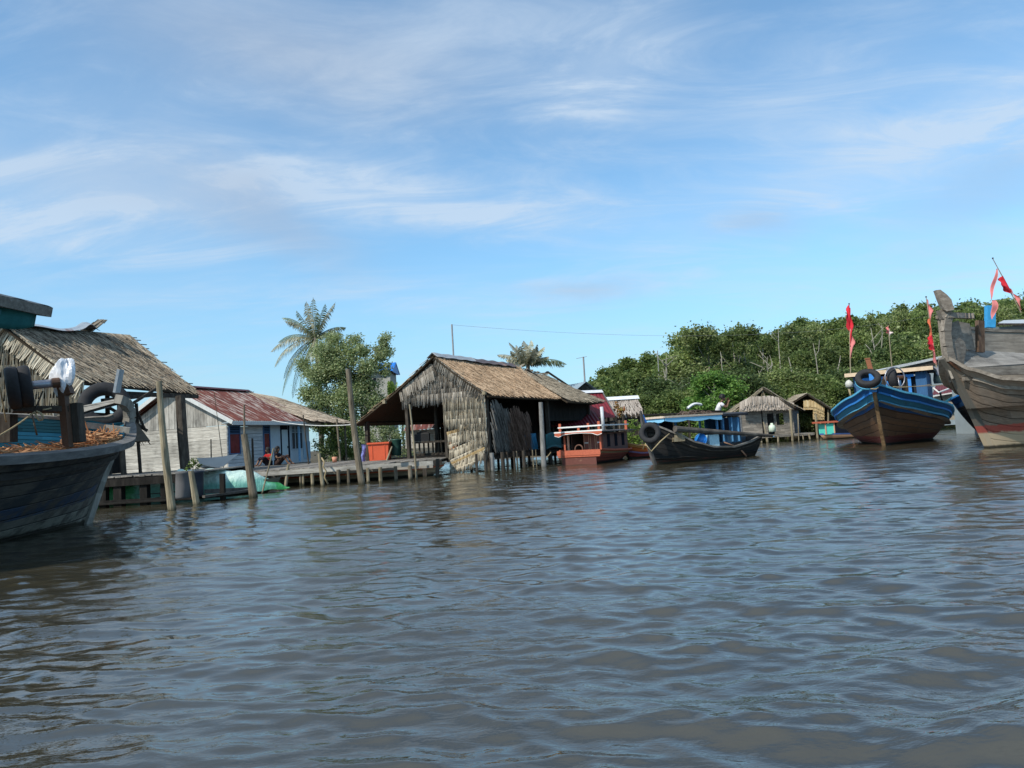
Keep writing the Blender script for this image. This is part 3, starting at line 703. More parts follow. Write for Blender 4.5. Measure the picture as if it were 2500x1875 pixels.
# rubbish bins / drums standing on the jetty
def drum(name,label,px0,px1,pyt,pyb,Y,mat,taper=.88,cat='drum',lean=0):
    c=at((px0+px1)/2,pyb,Y); t=at((px0+px1)/2+lean,pyt,Y); r=(px1-px0)/2/FPX*Y; mb=MB()
    H=(t-c).length; ax=(t-c)
    prof=[(0,taper),(.05,taper),(.06,taper+.02),(.5,(1+taper)/2),(.9,.98),(.92,1.04),(1,1.04)]
    mb.tube([c+ax*z for z,_ in prof],[r*k for _,k in prof],18); mb2=mb
    return solo(name,mb2,mat,label,cat,None,True,tuple(c))
drum('drum','grey metal drum standing on the near left jetty behind the tall post',430,463,1151,1216,19.3,mplain('drum_grey',(.13,.125,.125),.8,.2,.3,2),1.03)
drum('barrel','dark blue plastic barrel holding a plant on the near left jetty',459,497,1149,1213,19.6,mplain('barrel_navy',(.022,.03,.045),.5,.4,.3,3),.9)
# ================================================================= tall mooring posts
def pole(px0,py0,px1,py1,r0,r1,label,mat,name='mooring_post',cat='post',bend=.0,group=None,Y=None,n=8,over=.5):
    """bottom px1,py1 stands at the water; top px0,py0 may lean"""
    b_=wat(px1,py1) if Y is None else at(px1,py1,Y); t=at(px0,py0,b_.y-.05)
    pts=[]; d=t-b_
    for i in range(n+1):
        s=i/n; pts.append(b_+d*s+V(bend*math.sin(math.pi*s),0,0))
    pts=[b_-d.normalized()*over]+pts; rs=[r1*1.02]+[lerp(r1,r0,i/n)*rr(.95,1.05) for i in range(n+1)]
    mb=MB(); mb.tube(pts,rs,10); return solo(name,mb,mat,label,cat,group,False,tuple(b_))
pole(388,931,420,1245,.062,.094,'tallest leaning mooring post, pale brown, in front of the grey drum',m_postlight,bend=-.03)
pole(466,1150,480,1232,.07,.09,'short pale mooring post in front of the dark blue barrel',m_postlight)
pole(596,1060,619,1215,.085,.12,'leaning dark mooring post at the end of the green tarpaulin',m_post)
pole(596,988,597,1056,.022,.03,'thin brown stick standing above the leaning dark post',m_post,'stick','stick',Y=20)
pole(850,901,884,1184,.085,.115,'tall leaning mooring post in front of the middle boardwalk',m_post,bend=-.04)
pole(1000,987,1017,1171,.028,.034,'long thin bamboo pole leaning by the big hut opening',m_postlight,'bamboo_pole','pole',bend=.02)
pole(1320,982,1328,1141,.085,.105,'grey mooring post standing before the dark side of the big thatched hut',mwood('post_grey',(.12,.12,.115),(.19,.185,.175),(.30,.29,.27),(5,5,1),2.5,wetz=.1))
pole(523,958,545,1135,.012,.016,'thin slanting stick leaning on the white house corner',m_post,'stick','stick',Y=30)
pole(515,1072,516,1135,.022,.026,'short thin stake beside the white house corner',m_post,'stake','stake',Y=28)
pole(616,1070,618,1137,.04,.05,'dark stake before the white house between its first two windows',m_dark,'stake','stake',Y=30)
pole(740,1013,753,1128,.028,.032,'thin dark pole leaning in front of the house door',m_dark,'pole','pole',Y=31)
pole(822,1023,831,1125,.045,.05,'thin grey post carrying the clothes line beside the mangrove tree',m_post,'pole','pole',Y=34)
pole(668,1094,640,1205,.022,.022,'thin slanting stick at the tip of the green tarpaulin',m_postlight,'stick','stick')
# ================================================================= tarpaulin covered boat
TB=thing('tarpaulin_boat','low boat covered by a green and white tarpaulin beyond the near left jetty','boat',(-9.6,22,0))
def tp(u,v):
    x=lerp(-4.2,2.55,u); h=.26+(.50 if u>.5 else lerp(.12,.42,u*2))*math.sin(math.pi*min(1,max(0,(u-.0)*1.0)))**.7*(1.0 if u>.45 else .85); 
    if u>.85: h*=max(.05,(1-u)/.15)**.8
    a=math.pi*v; y=-math.cos(a)*.62*(1 if u<.8 else max(.08,(1-u)/.2)); z=.08+h*math.sin(a)**.6+.025*math.sin(x*6+y*5)*math.sin(a)+.018*math.sin(x*15-y*9)
    return V(x,y+.05*x,z)
mb=MB(); mb.grid(tp,110,22)
mt,nt,b=newmat('tarpaulin',.45,.4); co=objco(nt); sp3=nd(nt,'ShaderNodeSeparateXYZ'); nt.links.new(co,sp3.inputs[0]); nn=noise(nt,co,2.2,6,.6)
xx=mth(nt,'ADD',sp3.outputs[0],mth(nt,'MULTIPLY',nn,1.2))
top=sstep(nt,mth(nt,'ADD',sp3.outputs[2],mth(nt,'MULTIPLY',nn,.3)),.48,.72)
mid=mix(nt,top,(.16,.42,.35),(.50,.66,.59)); side=mix(nt,sstep(nt,xx,2.3,2.8),mid,(.03,.25,.07)); side=mix(nt,sstep(nt,xx,-.9,-1.4),side,(.02,.24,.07))
nt.links.new(side,b.inputs['Base Color']); nt.links.new(bumpn(nt,noise(nt,mapping(nt,co,(3,3,1)),3,5,.6),.06),b.inputs['Normal'])
obj('tarpaulin',mb,mt,TB,True)
mb=MB(); Ph=hullfn(7.6,.62,-.3,[(0,.45),(.2,.28),(.6,.2),(1,.3)],.8,um=.4,stern=.5,em=.4)
hm=hull_mesh(Ph,24,6); transom(Ph,hm,6); h_=obj('hull',hm,mhull('hull_tarp',[(0,(.10,.09,.075))],5,(.12,.10,.08),.5),TB,True); h_.location=(2.3,.1,0); h_.rotation_euler=(0,0,math.pi+.05)
# plank raft
RA=MB()
for k in range(5): 
    p=at(497,1211,19.9-k*.18); q=at(612,1206,20.9-k*.18); p.z=.10+.012*k; q.z=.14+.012*k; RA.beam(p,q,.17,.06)
RA.beam(at(500,1200,20.2),at(618,1194,21.2),.06,.12)
solo('plank_raft',RA,mwood('raft_wood',(.05,.045,.04),(.10,.09,.08),(.17,.155,.135),(.6,5,5),2),'low dark plank raft floating in front of the green tarpaulin','raft',origin=tuple(at(550,1208,20)))

pc=at(470,1138,19.7); cl=[]
for (px,py,r) in ((466,1136,9),(476,1130,9),(487,1138,8),(470,1122,6),(458,1142,6)): q=at(px,py,19.7+rr(-.1,.1))-pc; cl.append((q.x,q.y,q.z,r/FPX*19.7))
pp=thing('potted_plant','leafy plant growing out of the dark blue barrel','plant',tuple(pc)); obj('foliage',leafcloud(cl,4200,.035,.9,.2,55,.3),m_leafy,pp); mb=MB(); mb.tube([(0,0,-.25),(.02,0,.05)],.012,5); obj('stem',mb,m_bark,pp)
mb=MB(); a=at(480,1118,27); b_=at(582,1108,27.5); c=at(545,1138,26.6); d=at(492,1140,26.6); mb.shell(bil(d,c,b_,a,.04),8,4,.02); solo('awning_sheet',mb,mplain('sheet_offwhite',(.42,.42,.40),.7,.2,.15,2),'pale sheet slung low in front of the white house corner','sheet',origin=tuple(a))
mb=MB(); a=at(500,1140,24.5); b_=at(570,1152,24.0); mb.beam(a,b_,.35,.03); mb.beam(a+V(0,-.1,.06),b_+V(.2,-.1,.02),.2,.03); solo('loose_plank',mb,m_plankpale,'loose pale planks lying at the left end of the boardwalk','planks',origin=tuple(a))
for (lb,px,py,Y,lst) in (('low green weeds at the foot of the white house wall near the tall post',380,1157,27,((372,1156,6),(384,1158,5),(394,1160,5))),('low green weeds beside the pale sheet at the white house corner',520,1140,27,((512,1141,6),(522,1136,6),(530,1142,5),(505,1132,5)))):
    g=at(px,py,Y); cl=[]
    for (x,y,r) in lst: q=at(x,y,Y)-g; cl.append((q.x,q.y,q.z,r/FPX*Y*1.3))
    t=thing('weeds',lb,'plant',tuple(g)); obj('foliage',leafcloud(cl,2600,.045,.8,.2,px,.3),m_leafy,t)
# ================================================================= white house
WH=thing('timber_house','pale weathered timber house with a rusty corrugated roof','house',(-15.6,38.6,0),rzof((.3,.954)))
ZD=.58; EV=3.12
mb=MB(); siding(mb,(0,9.6),(0,0),ZD-.2,2.85,.19,.03); obj('side_wall',mb,m_plankpale,WH)
mb=MB(); n=38
for i in range(n):
    y0=7.0*i/n; y1=7.0*(i+1)/n-.012; f=lambda y:EV-.08+2.0*(1-abs(y-3.5)/3.5)
    x=rr(-.02,0); mb.hexa([(x,y0,2.86),(x+.03,y0,2.86),(x+.03,y1,2.86),(x,y1,2.86),(x,y0,f(y0)),(x+.03,y0,f(y0)),(x+.03,y1,f(y1)),(x,y1,f(y1))])
obj('gable_wall',mb,mwood('gable_boards',(.20,.185,.16),(.33,.31,.275),(.46,.435,.39),(6,6,.8),2,.85,.4,.5),WH)
mb=MB()
for i in range(13): siding(mb,(0,0),(3.0,0),ZD-.2+i*.2,ZD-.2+i*.2+.19,.19,.03) if i<13 else None
obj('front_wall',mb,mwood('front_boards',(.36,.38,.39),(.50,.52,.53),(.60,.62,.63),(.8,.8,7),2,.8,.25,.25),WH)
mb=MB(); mb.box((5.35,.0,1.7),(4.7,.06,2.75)); mb.box((7.7,3.5,1.7),(.06,7,2.7)); mb.box((3.85,7,1.7),(7.7,.06,2.7))
obj('plaster_wall',mb,mpaint('wall_palegreyblue',(.44,.51,.55),(.24,.28,.31),.35,.85,1.2,var=.12),WH)
mb=MB(); mb.box((3.85,3.5,.45),(7.8,7.1,.12)); obj('floor_slab',mb,m_deck,WH)
def win(x0,x1,z0,z1,slats=True,curt=(.16,.02,.025),mull=0):
    w_=thing.__call__ if 0 else None
    fr=MB(); t=.055
    for a,b_ in (((x0,-.05,z0),(x0,-.05,z1)),((x1,-.05,z0),(x1,-.05,z1))): fr.beam(a,b_,.06,t)
    for z in (z0,z1,z1-.42): fr.beam((x0,-.052,z),(x1,-.052,z),.06,t)
    for k in range(mull): x=lerp(x0,x1,(k+1)/(mull+1)); fr.beam((x,-.051,z0),(x,-.051,z1),.06,.045)
    W_=obj('window',fr,mpaint('frame_blue' if mull==0 else 'frame_pale',(.05,.12,.25) if mull==0 else (.36,.44,.5),(.15,.18,.2),.2),WH)
    g=MB(); g.box(((x0+x1)/2,-.036,(z0+z1-.42)/2),(x1-x0-.05,.012,z1-.42-z0-.05)); obj('pane',g,mplain('pane_'+('red' if mull==0 else 'dark'),curt,.25,.5,.5,3),W_)
    l=MB(); l.box(((x0+x1)/2,-.034,z1-.21),(x1-x0-.05,.01,.37))
    obj('vent_backing',l,mplain('vent_dark',(.01,.012,.02),.9,.1),W_)
    if slats:
        s=MB()
        for k in range(4): s.box(((x0+x1)/2,-.06,z1-.06-k*.09),(x1-x0-.06,.05,.03))
        obj('louvre',s,MATS['frame_blue'] if mull==0 else MATS['frame_pale'],W_)
win(.12,.98,1.28,2.80); win(3.05,3.62,.75,2.80); win(5.75,6.9,1.35,2.82,True,(.03,.035,.05),2)
dm=MB(); dm.box((5.05,-.045,1.58),(.62,.04,1.95)); d_=obj('door',dm,mpaint('door_pale',(.44,.52,.54),(.3,.36,.38),.2,.6,1.5,var=.08),WH)
k_=MB(); k_.box((5.3,-.08,1.5),(.05,.04,.12)); obj('handle',k_,m_dark,d_)
fr=MB(); fr.beam((4.7,-.05,.6),(4.7,-.05,2.82),.07,.06); fr.beam((5.45,-.05,.6),(5.45,-.05,2.82),.12,.07); fr.beam((4.73,-.05,2.6),(5.42,-.05,2.6),.05,.05); fr.box((5.06,-.037,2.72),(.62,.012,.2)); obj('door_frame',fr,MATS['vent_dark'],d_)
mb=MB(); mb.beam((6.1,-.35,.58),(6.1,-.35,2.98),.10,.10); obj('porch_post',mb,mpaint('post_blue',(.22,.42,.62),(.2,.3,.4),.2),WH)
mb=MB(); mb.box((7.35,-.045,1.25),(.75,.04,1.1)); obj('wall_panel',mb,mpaint('panel_blue',(.28,.42,.52),(.22,.3,.36),.4,.8,1.5),WH)
# corrugated roof
mt,nt,b=newmat('rusty_tin',.55,.35); co=objco(nt)
st=noise(nt,mapping(nt,co,(5.2,.30,.30)),1.7,6,.65); st2=noise(nt,mapping(nt,co,(5,.4,.4)),2.0,3,.6); bl=noise(nt,co,.5,3,.5)
sel=sstep(nt,mth(nt,'ADD',st,mth(nt,'MULTIPLY',mth(nt,'SUBTRACT',bl,.5),.35)),.57,.50)
rust=ramp(nt,st2,[(.3,(.07,.019,.013)),(.55,(.145,.038,.024)),(.8,(.23,.08,.045))])
nt.links.new(mix(nt,sel,(.38,.31,.27),rust),b.inputs['Base Color']); m_rust=mt
def corr(mb,P_,L,amp=.02,wl=.18,nv=2):
    nu=int(L/wl*4)
    def Q(u,v):
        p=Vector(P_(u,v)); p.z+=amp*math.sin(u*L/wl*2*math.pi); return p
    return mb.shell(Q,nu,nv,.012)
mb=MB(); corr(mb,bil((-.45,-.75,EV-.08),(7.9,-.75,EV-.08),(6.6,3.5,5.24),(-.45,3.5,5.24)),8.3); rf=obj('roof',mb,m_rust,WH)
mb=MB(); corr(mb,bil((6.95,7.6,EV-.02),(-.45,7.6,EV-.02),(-.45,3.5,5.25),(6.95,3.5,5.25)),7.4); obj('roof',mb,m_rust,WH)
mb=MB(); slab(mb,lambda u,v:V(lerp(-.5,6.4,u),3.5+(v-.5)*.5,5.36-abs(v-.5)*.25),.02,4,4); obj('ridge_cap',mb,mplain('ridge_darkred',(.08,.03,.035),.6),rf)
mb=MB(); mb.beam((-.5,-.78,EV-.16),(-.5,3.5,5.17),.04,.22,(0,0,1)); mb.beam((-.5,7.6,EV-.16),(-.5,3.52,5.17),.04,.22); mb.beam((-.48,-.76,EV-.2),(7.95,-.76,EV-.2),.04,.2)
obj('fascia',mb,mpaint('fascia_white',(.50,.50,.48),(.3,.29,.27),.35),rf)
mb=MB(); mb.box((3.3,-.38,EV-.16),(7.4,.72,.03)); obj('soffit',mb,MATS['wall_palegreyblue'],rf)
# thatched annex beyond
AN=thing('thatched_annex','low thatched roof joined behind the rusty tin roof of the timber house','outbuilding',(-15.6,38.6,0),rzof((.3,.954)))
mb=MB(); Pn=bil((6.2,-1.0,EV-.05),(11.0,-1.5,EV-.28),(8.8,3.2,4.95),(6.0,3.45,5.2),0,.1); slab(mb,lambda u,v:Pn(u,v)-V(0,0,.05),.06,6,4); r_=obj('roof',mb,m_tdark,AN)
mb=MB(); thatch(mb,Pn,4.8,4.8,18,.085,.5,.05,.5,.02,.8,.6); Pn2=bil((11.0,-1.5,EV-.28),(10.8,5,EV-.3),(8.9,3.4,4.95),(8.8,3.2,4.95)); thatch(mb,Pn2,5,3,10,.12,.5); obj('thatch',mb,mthatch('thatch_annex',[(.26,.20,.15),(.48,.40,.31),(.36,.29,.22),(.56,.48,.38),(.2,.15,.11)]),r_)
for (x,y) in ((10.5,-1.0),(10.3,4.4),(8.8,4.6)):
    mb=MB(); mb.tube([(x,y,.2),(x,y,2.9)],.07,8); obj('post',mb,m_post,AN)
# ================================================================= boardwalk
BW=thing('boardwalk','long plank boardwalk on short posts between the tarpaulin and the big hut','boardwalk',(-6,25,0))
mb=MB(); x=-6.3
while x<3.1:
    mb.box((x+.08,4.0,.60+rr(-.008,.008)),(.15,9.2 if x<1.5 else 6.5,.035),rr(-.004,.004)); x+=.162
obj('deck',mb,m_deck,BW)
mb=MB(); mb.beam((-6.3,-.62,.49),(3.15,-.62,.53),.06,.15); mb.beam((-6.2,-.3,.40),(3.1,-.3,.42),.1,.12,); mb.beam((-6,4,.42),(3,4,.42),.1,.14)
obj('edge_beam',mb,mwood('beam_pale',(.22,.20,.17),(.36,.34,.30),(.5,.47,.42),(.8,6,6),2),BW)
def bpost(px,py,w_,h=.5,mat=m_post):
    p=wat(px,py)-V(-6,25,0); mb=MB(); mb.tube([(p.x,p.y,-.5),(p.x+rr(-.02,.02),p.y,h)],w_/2,8); obj('post',mb,mat,BW)
for px,w_ in ((655,.13),(680,.11),(735,.10),(741,.08),(764,.12),(828,.12),(851,.10),(899,.11),(929,.13),(968,.12),(1002,.14)): bpost(px,1192-(px-655)*.055,w_,.5,m_postlight if px in (741,764,899,929) else m_post)
for px in (695,790,870,950,1045,1069): 
    p=at(px,1150,29); p=p-V(-6,25,0); mb=MB(); mb.tube([(p.x,p.y,-.3),(p.x,p.y,.5)],.06,7); obj('post',mb,m_dark,BW)
mb=MB(); mb.beam(at(1069,1120,25.4)-V(-6,25,0),at(1067,1168,25.4)-V(-6,25,0),.13,.13); mb.beam(at(1008,1131,25.4)-V(-6,25,0),at(1078,1128,25.8)-V(-6,25,0),.08,.14); mb.beam(at(1036,1130,25.2)-V(-6,25,0),at(1038,1166,25.2)-V(-6,25,0),.13,.13); obj('landing_frame',mb,m_dark,BW)
pole(704,1134,697,1190,.05,.06,'short plank stake leaning on the boardwalk edge',m_postlight,'stake','stake')
pole(779,1107,788,1187,.055,.065,'pale stake with hanging rope at the boardwalk edge',m_postlight,'stake','stake')
ropething([at(785,1118,24.2),at(792,1128,24.1),at(789,1140,24.1),at(796,1150,24.1),at(792,1165,24.1),at(801,1182,24.1)],'pale rope coil hanging from the boardwalk stake',.03)
# long pale wreck hull under the boardwalk
WR=thing('wooden_boat','long pale unpainted wooden boat lying under the boardwalk','boat',(-2.6,26.5,0),math.pi-.03)
Pw=hullfn(8.2,.85,-.25,[(0,.50),(.15,.42),(.6,.38),(1,.46)],.9,um=.35,stern=.6,em=.4)
hm=hull_mesh(Pw,28,8); transom(Pw,hm,8); obj('hull',hm,mhull('hull_pale',[(0,(.32,.24,.15)),(.5,(.40,.31,.20)),(.8,(.46,.38,.27))],6,(.35,.27,.18),.4),WR,True)
obj('gunwale',rail(Pw,.97,.02,.06,.06),mwood('gunw_pale',(.3,.26,.2),(.45,.40,.32),(.55,.5,.42),(1,5,5)),WR)
mb=rail(Pw,.80,.03,.03,.055,0,.75); obj('strake',mb,mpaint('strake_orange',(.42,.09,.03),(.25,.12,.07),.3),WR)
mb=MB(); 
for k in range(12): u=.1+k*.07; mb.beam(Pw(u,.8,1,.05),Pw(u,.8,-1,.05),.06,.05)
obj('thwart',mb,MATS['gunw_pale'],WR)
# crate, barrel, people
OC=thing('fish_crate','large orange plastic fish crate standing on the boardwalk','crate',at(925,1124,29.5))
l0=Vector(OC.location); w_=50/FPX*29.5; hh=43/FPX*29.5
mb=MB(); mb.hexa([(-w_*.45,0,0),(w_*.45,0,0),(w_*.45,.7,0),(-w_*.45,.7,0),(-w_*.5,0,hh),(w_*.5,0,hh),(w_*.5,.75,hh),(-w_*.5,.75,hh)]); obj('body',mb,mplain('orange_plastic',(.58,.095,.035),.5,.4,.12,3),OC)
mb=MB(); mb.box((0,.37,hh-.02),(w_*1.08,.86,.07)); mb.box((-w_*.3,.0,hh*.5),(.03,.04,hh*.8)); mb.box((w_*.3,.0,hh*.5),(.03,.04,hh*.8)); obj('rim',mb,MATS['orange_plastic'],OC)
drum('barrel','dark green plastic barrel beside the orange fish crate',955,980,1072,1112,30.2,mplain('barrel_green',(.015,.06,.045),.5,.4,.3,3),.95,'barrel')
pole(957,1090,944,1125,.03,.035,'short pale stick leaning on the orange fish crate',m_postlight,'stick','stick',Y=29)
mb=MB(); c=at(887,1108,30); mb.shell(lambda u,v:c+V((u-.5)*.16+.03*math.sin(v*7),.04*math.sin(u*6+v*3),(.5-v)*.8),6,10,.02); solo('cloth',mb,mplain('cloth_blue',(.16,.18,.42),.9,.1,.9,9),'blue and white cloth hanging beside the orange fish crate','cloth',origin=tuple(c),smooth=True)
ropething(sagline(at(664,1026,37),at(868,1036,30),.15),'pale clothes line strung from the timber house to the mooring post',.022,mplain('line_white',(.5,.5,.48),.8))
# people -------------------------------------------------------------------
def skin(name,verts,edges,rad,mat,parent=None,sub=1):
    me=bpy.data.meshes.new(name); me.from_pydata([tuple(v) for v in verts],edges,[]); me.materials.append(mat)
    sl=me.skin_vertices if len(me.skin_vertices) else None
    o=bpy.data.objects.new(name,me); COL.objects.link(o)
    if parent is not None: o.parent=parent
    md=o.modifiers.new('skin','SKIN'); md.use_smooth_shade=True; md.branch_smoothing=.6
    sv=me.skin_vertices[0].data
    for i,r in enumerate(rad): sv[i].radius=(r,r) if not isinstance(r,tuple) else r; sv[i].use_root=(i==0)
    if sub: s=o.modifiers.new('subsurf','SUBSURF'); s.levels=sub; s.render_levels=sub
    return o
m_skin=mplain('skin_brown',(.16,.085,.05),.6,.3,.1,5); m_hair=mplain('hair_black',(.012,.010,.010),.6,.3)
def person(label,loc,rz,J,shirt,trousers,hair='short',scale=1):
    """J: joints in local metres"""
    o=thing('person',label,'person',loc,rz); o.scale=(scale,)*3
    k=['pelvis','waist','chest','neck','chin','face','crown','shL','elL','wrL','shR','elR','wrR','hipL','knL','anL','toL','hipR','knR','anR','toR']
    vs=[Vector(J[n]) for n in k]; ix={n:i for i,n in enumerate(k)}
    E=[('pelvis','waist'),('waist','chest'),('chest','neck'),('neck','chin'),('chin','face'),('face','crown')]
    for s in 'LR': E+=[('chest','sh'+s),('sh'+s,'el'+s),('el'+s,'wr'+s),('pelvis','hip'+s),('hip'+s,'kn'+s),('kn'+s,'an'+s),('an'+s,'to'+s)]
    E=[(ix[a],ix[b_]) for a,b_ in E]
    Rd={'pelvis':.13,'waist':.115,'chest':.14,'neck':.05,'chin':.07,'face':.098,'crown':.075}
    r=[Rd.get(n,{'sh':.06,'el':.042,'wr':.028,'hi':.085,'kn':.06,'an':.04,'to':.035}[n[:2]] if n not in Rd else 0) for n in k]
    for s in 'LR':   # hands: palm, five curled fingers
        w0=vs[ix['wr'+s]]; d=(w0-vs[ix['el'+s]]).normalized(); sd=d.cross(V(0,0,1)); sd=sd.normalized() if sd.length>.1 else V(1,0,0); dn=sd.cross(d)
        pm=len(vs); vs.append(w0+d*.07); r.append((.038)); E.append((ix['wr'+s],pm))
        for f,(off,L) in enumerate(((-.032,.07),(-.011,.085),(.011,.08),(.032,.065),(-.05,.05))):
            a=len(vs); st=w0+d*(.10 if f<4 else .045)+sd*off; vs.append(st); r.append(.011); vs.append(st+d*L*.6+dn*-.02); r.append(.009); E+=[(pm,a),(a,a+1)]
    f=(Vector(J['look'])).normalized(); nb=len(vs); vs.append(vs[ix['face']]+f*.105+V(0,0,-.01)); r.append(.016); E.append((ix['face'],nb))
    body=skin('body',vs,E,r,m_skin,o)
    hc=vs[ix['face']]+V(0,0,.035)-f*.02; mb=MB()
    def hp(u,v):
        th=u*2*math.pi; ph=v*(math.pi*.62); rad=.118; d=V(math.sin(ph)*math.cos(th),math.sin(ph)*math.sin(th),math.cos(ph)); 
        fr_=d.dot(f); 
        if fr_>.35 and d.z<.35: d=d*.80
        return hc+V(d.x*rad,d.y*rad,d.z*rad*1.05)
    mb.grid(hp,20,8)
    if hair=='long': mb.tube([hc-f*.03,hc-f*.09+V(0,0,-.18),hc-f*.08+V(0,0,-.38)],[.11,.11,.05],10)
    obj('hair',mb,m_hair,o,True)
    face=MB()
    sdv=f.cross(V(0,0,1)).normalized()
    for s in (1,-1): face.box(tuple(vs[ix['face']]+f*.088+sdv*(.034*s)+V(0,0,.015)),(.022,.022,.01)); face.tube([vs[ix['face']]+sdv*(.095*s)+V(0,0,.015),vs[ix['face']]+sdv*(.108*s)+V(0,0,-.025)],.014,6)
    face.tube([vs[ix['chin']]+f*.07+sdv*.022+V(0,0,.02),vs[ix['chin']]+f*.07-sdv*.022+V(0,0,.02)],.007,6)
    obj('facial_features',face,mplain('features_dark',(.05,.025,.02),.6),o)
    sv=[Vector(J[n]) for n in ('pelvis','waist','chest','neck','shL','shR')]; sv+= [Vector(J['shL']).lerp(Vector(J['elL']),.6),Vector(J['shR']).lerp(Vector(J['elR']),.6)]
    sv[3]=sv[2].lerp(sv[3],.75)
    skin('shirt',sv,[(0,1),(1,2),(2,3),(2,4),(2,5),(4,6),(5,7)],[.15,.135,.16,.075,.075,.075,.062,.062],shirt,o)
    tv=[Vector(J[n]) for n in ('pelvis','hipL','knL','hipR','knR')]+[Vector(J['knL']).lerp(Vector(J['anL']),.5),Vector(J['knR']).lerp(Vector(J['anR']),.5)]
    skin('trousers',tv,[(0,1),(1,2),(0,3),(3,4),(2,5),(4,6)],[.145,.10,.075,.10,.075,.06,.06],trousers,o)
    return o
SIT=dict(pelvis=(0,0,.14),waist=(0,.02,.28),chest=(.0,.0,.46),neck=(.02,0,.60),chin=(.06,0,.66),face=(.06,0,.735),crown=(.05,0,.80),look=(1,-.3,-.1),
 shL=(0,.17,.53),elL=(.16,.26,.36),wrL=(.36,.18,.42),shR=(0,-.17,.53),elR=(.14,-.24,.33),wrR=(.34,-.12,.36),
 hipL=(.06,.10,.11),knL=(.42,.16,.44),anL=(.66,.14,.06),toL=(.80,.14,.03),hipR=(.06,-.10,.11),knR=(.40,-.12,.42),anR=(.62,-.12,.06),toR=(.76,-.14,.03))
p0=at(682,1131,33.0)
person('person in a dark top sitting knees raised on the boardwalk',(p0.x-.1,p0.y,.62),R(-10),SIT,mplain('cloth_dark',(.015,.013,.02),.9,.1),mplain('cloth_darkbrown',(.04,.025,.022),.9,.1),'long')
p0=at(660,1131,33.5)
person('person in a red shirt sitting on the boardwalk against the house wall',(p0.x-.1,p0.y+.1,.60),R(-120),SIT,mplain('cloth_red',(.35,.02,.02),.9,.1),MATS['cloth_dark'],'short')

mb=MB(); c=at(817,1122,31); mb.tube([c+V(0,0,-.12),c+V(0,0,.12)],[.09,.12],12); solo('bucket',mb,mplain('bucket_peach',(.55,.25,.16),.6),'small peach coloured bucket standing on the boardwalk before the mangrove tree','bucket',origin=tuple(c),smooth=True)
# ================================================================= big thatched hut in the middle
BH=thing('thatched_hut','big thatched hut on stilts in the middle, its gable wall of torn pale palm leaves','hut',(-1.0,27.4,0),rzof((.49,.87)))
def hl(px,py,Y):
    p=at(px,py,Y)-Vector(BH.location); a=BH.rotation_euler.z; c,s=math.cos(a),math.sin(a); return V(p.x*c+p.y*s,-p.x*s+p.y*c,p.z)
ZE=3.06; ZR=4.70
e0,e1=V(-.32,-.28,ZE-.16),V(6.0,-.30,ZE-.18); r0,r1=V(-.32,2.2,ZR),V(6.6,2.2,ZR-.04)
Pa=bil(e0,e1,r1,r0,.05,.06); Pb=bil(V(5.7,-.75,ZE-.33),V(10.3,-.62,ZE-.28),V(9.3,2.2,ZR-.35),V(6.3,2.2,ZR-.1),.08,.05)
mb=MB(); slab(mb,lambda u,v:Pa(u,v)-V(0,0,.06),.05,10,5); slab(mb,lambda u,v:Pb(u,v)-V(0,0,.06),.05,8,5)
Pc=bil(V(10.2,6.5,2.25),V(-.35,6.5,2.22),V(-.35,2.2,ZR+.01),V(9.3,2.2,ZR-.35),0,.12); slab(mb,lambda u,v:Pc(u,v)-V(0,0,.06),.05,10,6); rf=obj('roof',mb,m_tdark,BH)
mb=MB(); thatch(mb,Pa,6.6,3.0,20,.06,.42,.045,.6,.02,1.2,.45); obj('thatch',mb,m_tbrown,rf,label='fresh brown thatch')
mb=MB(); thatch(mb,Pb,4.6,3.2,17,.07,.42,.06,.5,.02,1.0,.5); Pd=bil(V(10.3,-.62,ZE-.28),V(10.3,6.3,2.2),V(9.35,2.3,ZR-.36),V(9.3,2.2,ZR-.35)); slab(mb,lambda u,v:Pd(u,v)-V(0,0,.06),.04,4,4); thatch(mb,Pd,6,2.6,8,.12,.5)
obj('thatch',mb,mthatch('thatch_oldgrey',[(.13,.11,.085),(.28,.24,.185),(.20,.17,.13),(.36,.31,.24),(.24,.20,.15)]),rf,label='old grey thatch')
mb=MB(); thatch(mb,Pc,10,4.8,16,.10,.5,.05,.5,.02,.9,.5); obj('thatch',mb,m_tbrown,rf)
mb=MB(); slab(mb,lambda u,v:V(lerp(-.4,2.5,u),2.2+(v-.5)*.55,ZR+.10-abs(v-.5)*.4+.012*math.sin(u*20)),.015,20,4); obj('ridge_cap',mb,mpaint('tin_grey',(.25,.27,.29),(.14,.09,.07),.35,.45),rf,True)
mb=MB(); slab(mb,lambda u,v:V(lerp(2.3,6.0,u),2.2+(v-.5)*.6,ZR+.07-abs(v-.5)*.42+.02*math.sin(u*26)),.015,24,4); obj('ridge_cap',mb,mpaint('tin_darkrust',(.09,.07,.07),(.28,.17,.12),.4,.6,1.5),rf,True)
# ragged ridge leaves
mb=MB()
for i in range(70):
    x=rr(6.0,9.2); p=V(x,2.2+rr(-.25,.2),ZR-.05-(x-6)*.1); d=V(rr(-.5,.5),rr(-.3,.3),rr(-.05,.12)); a=V(0,0,.03); mb.poly([p-a,p+d*.6-a,p+d,p+d*.6+a,p+a])
obj('ridge_leaves',mb,m_tgrey,rf)
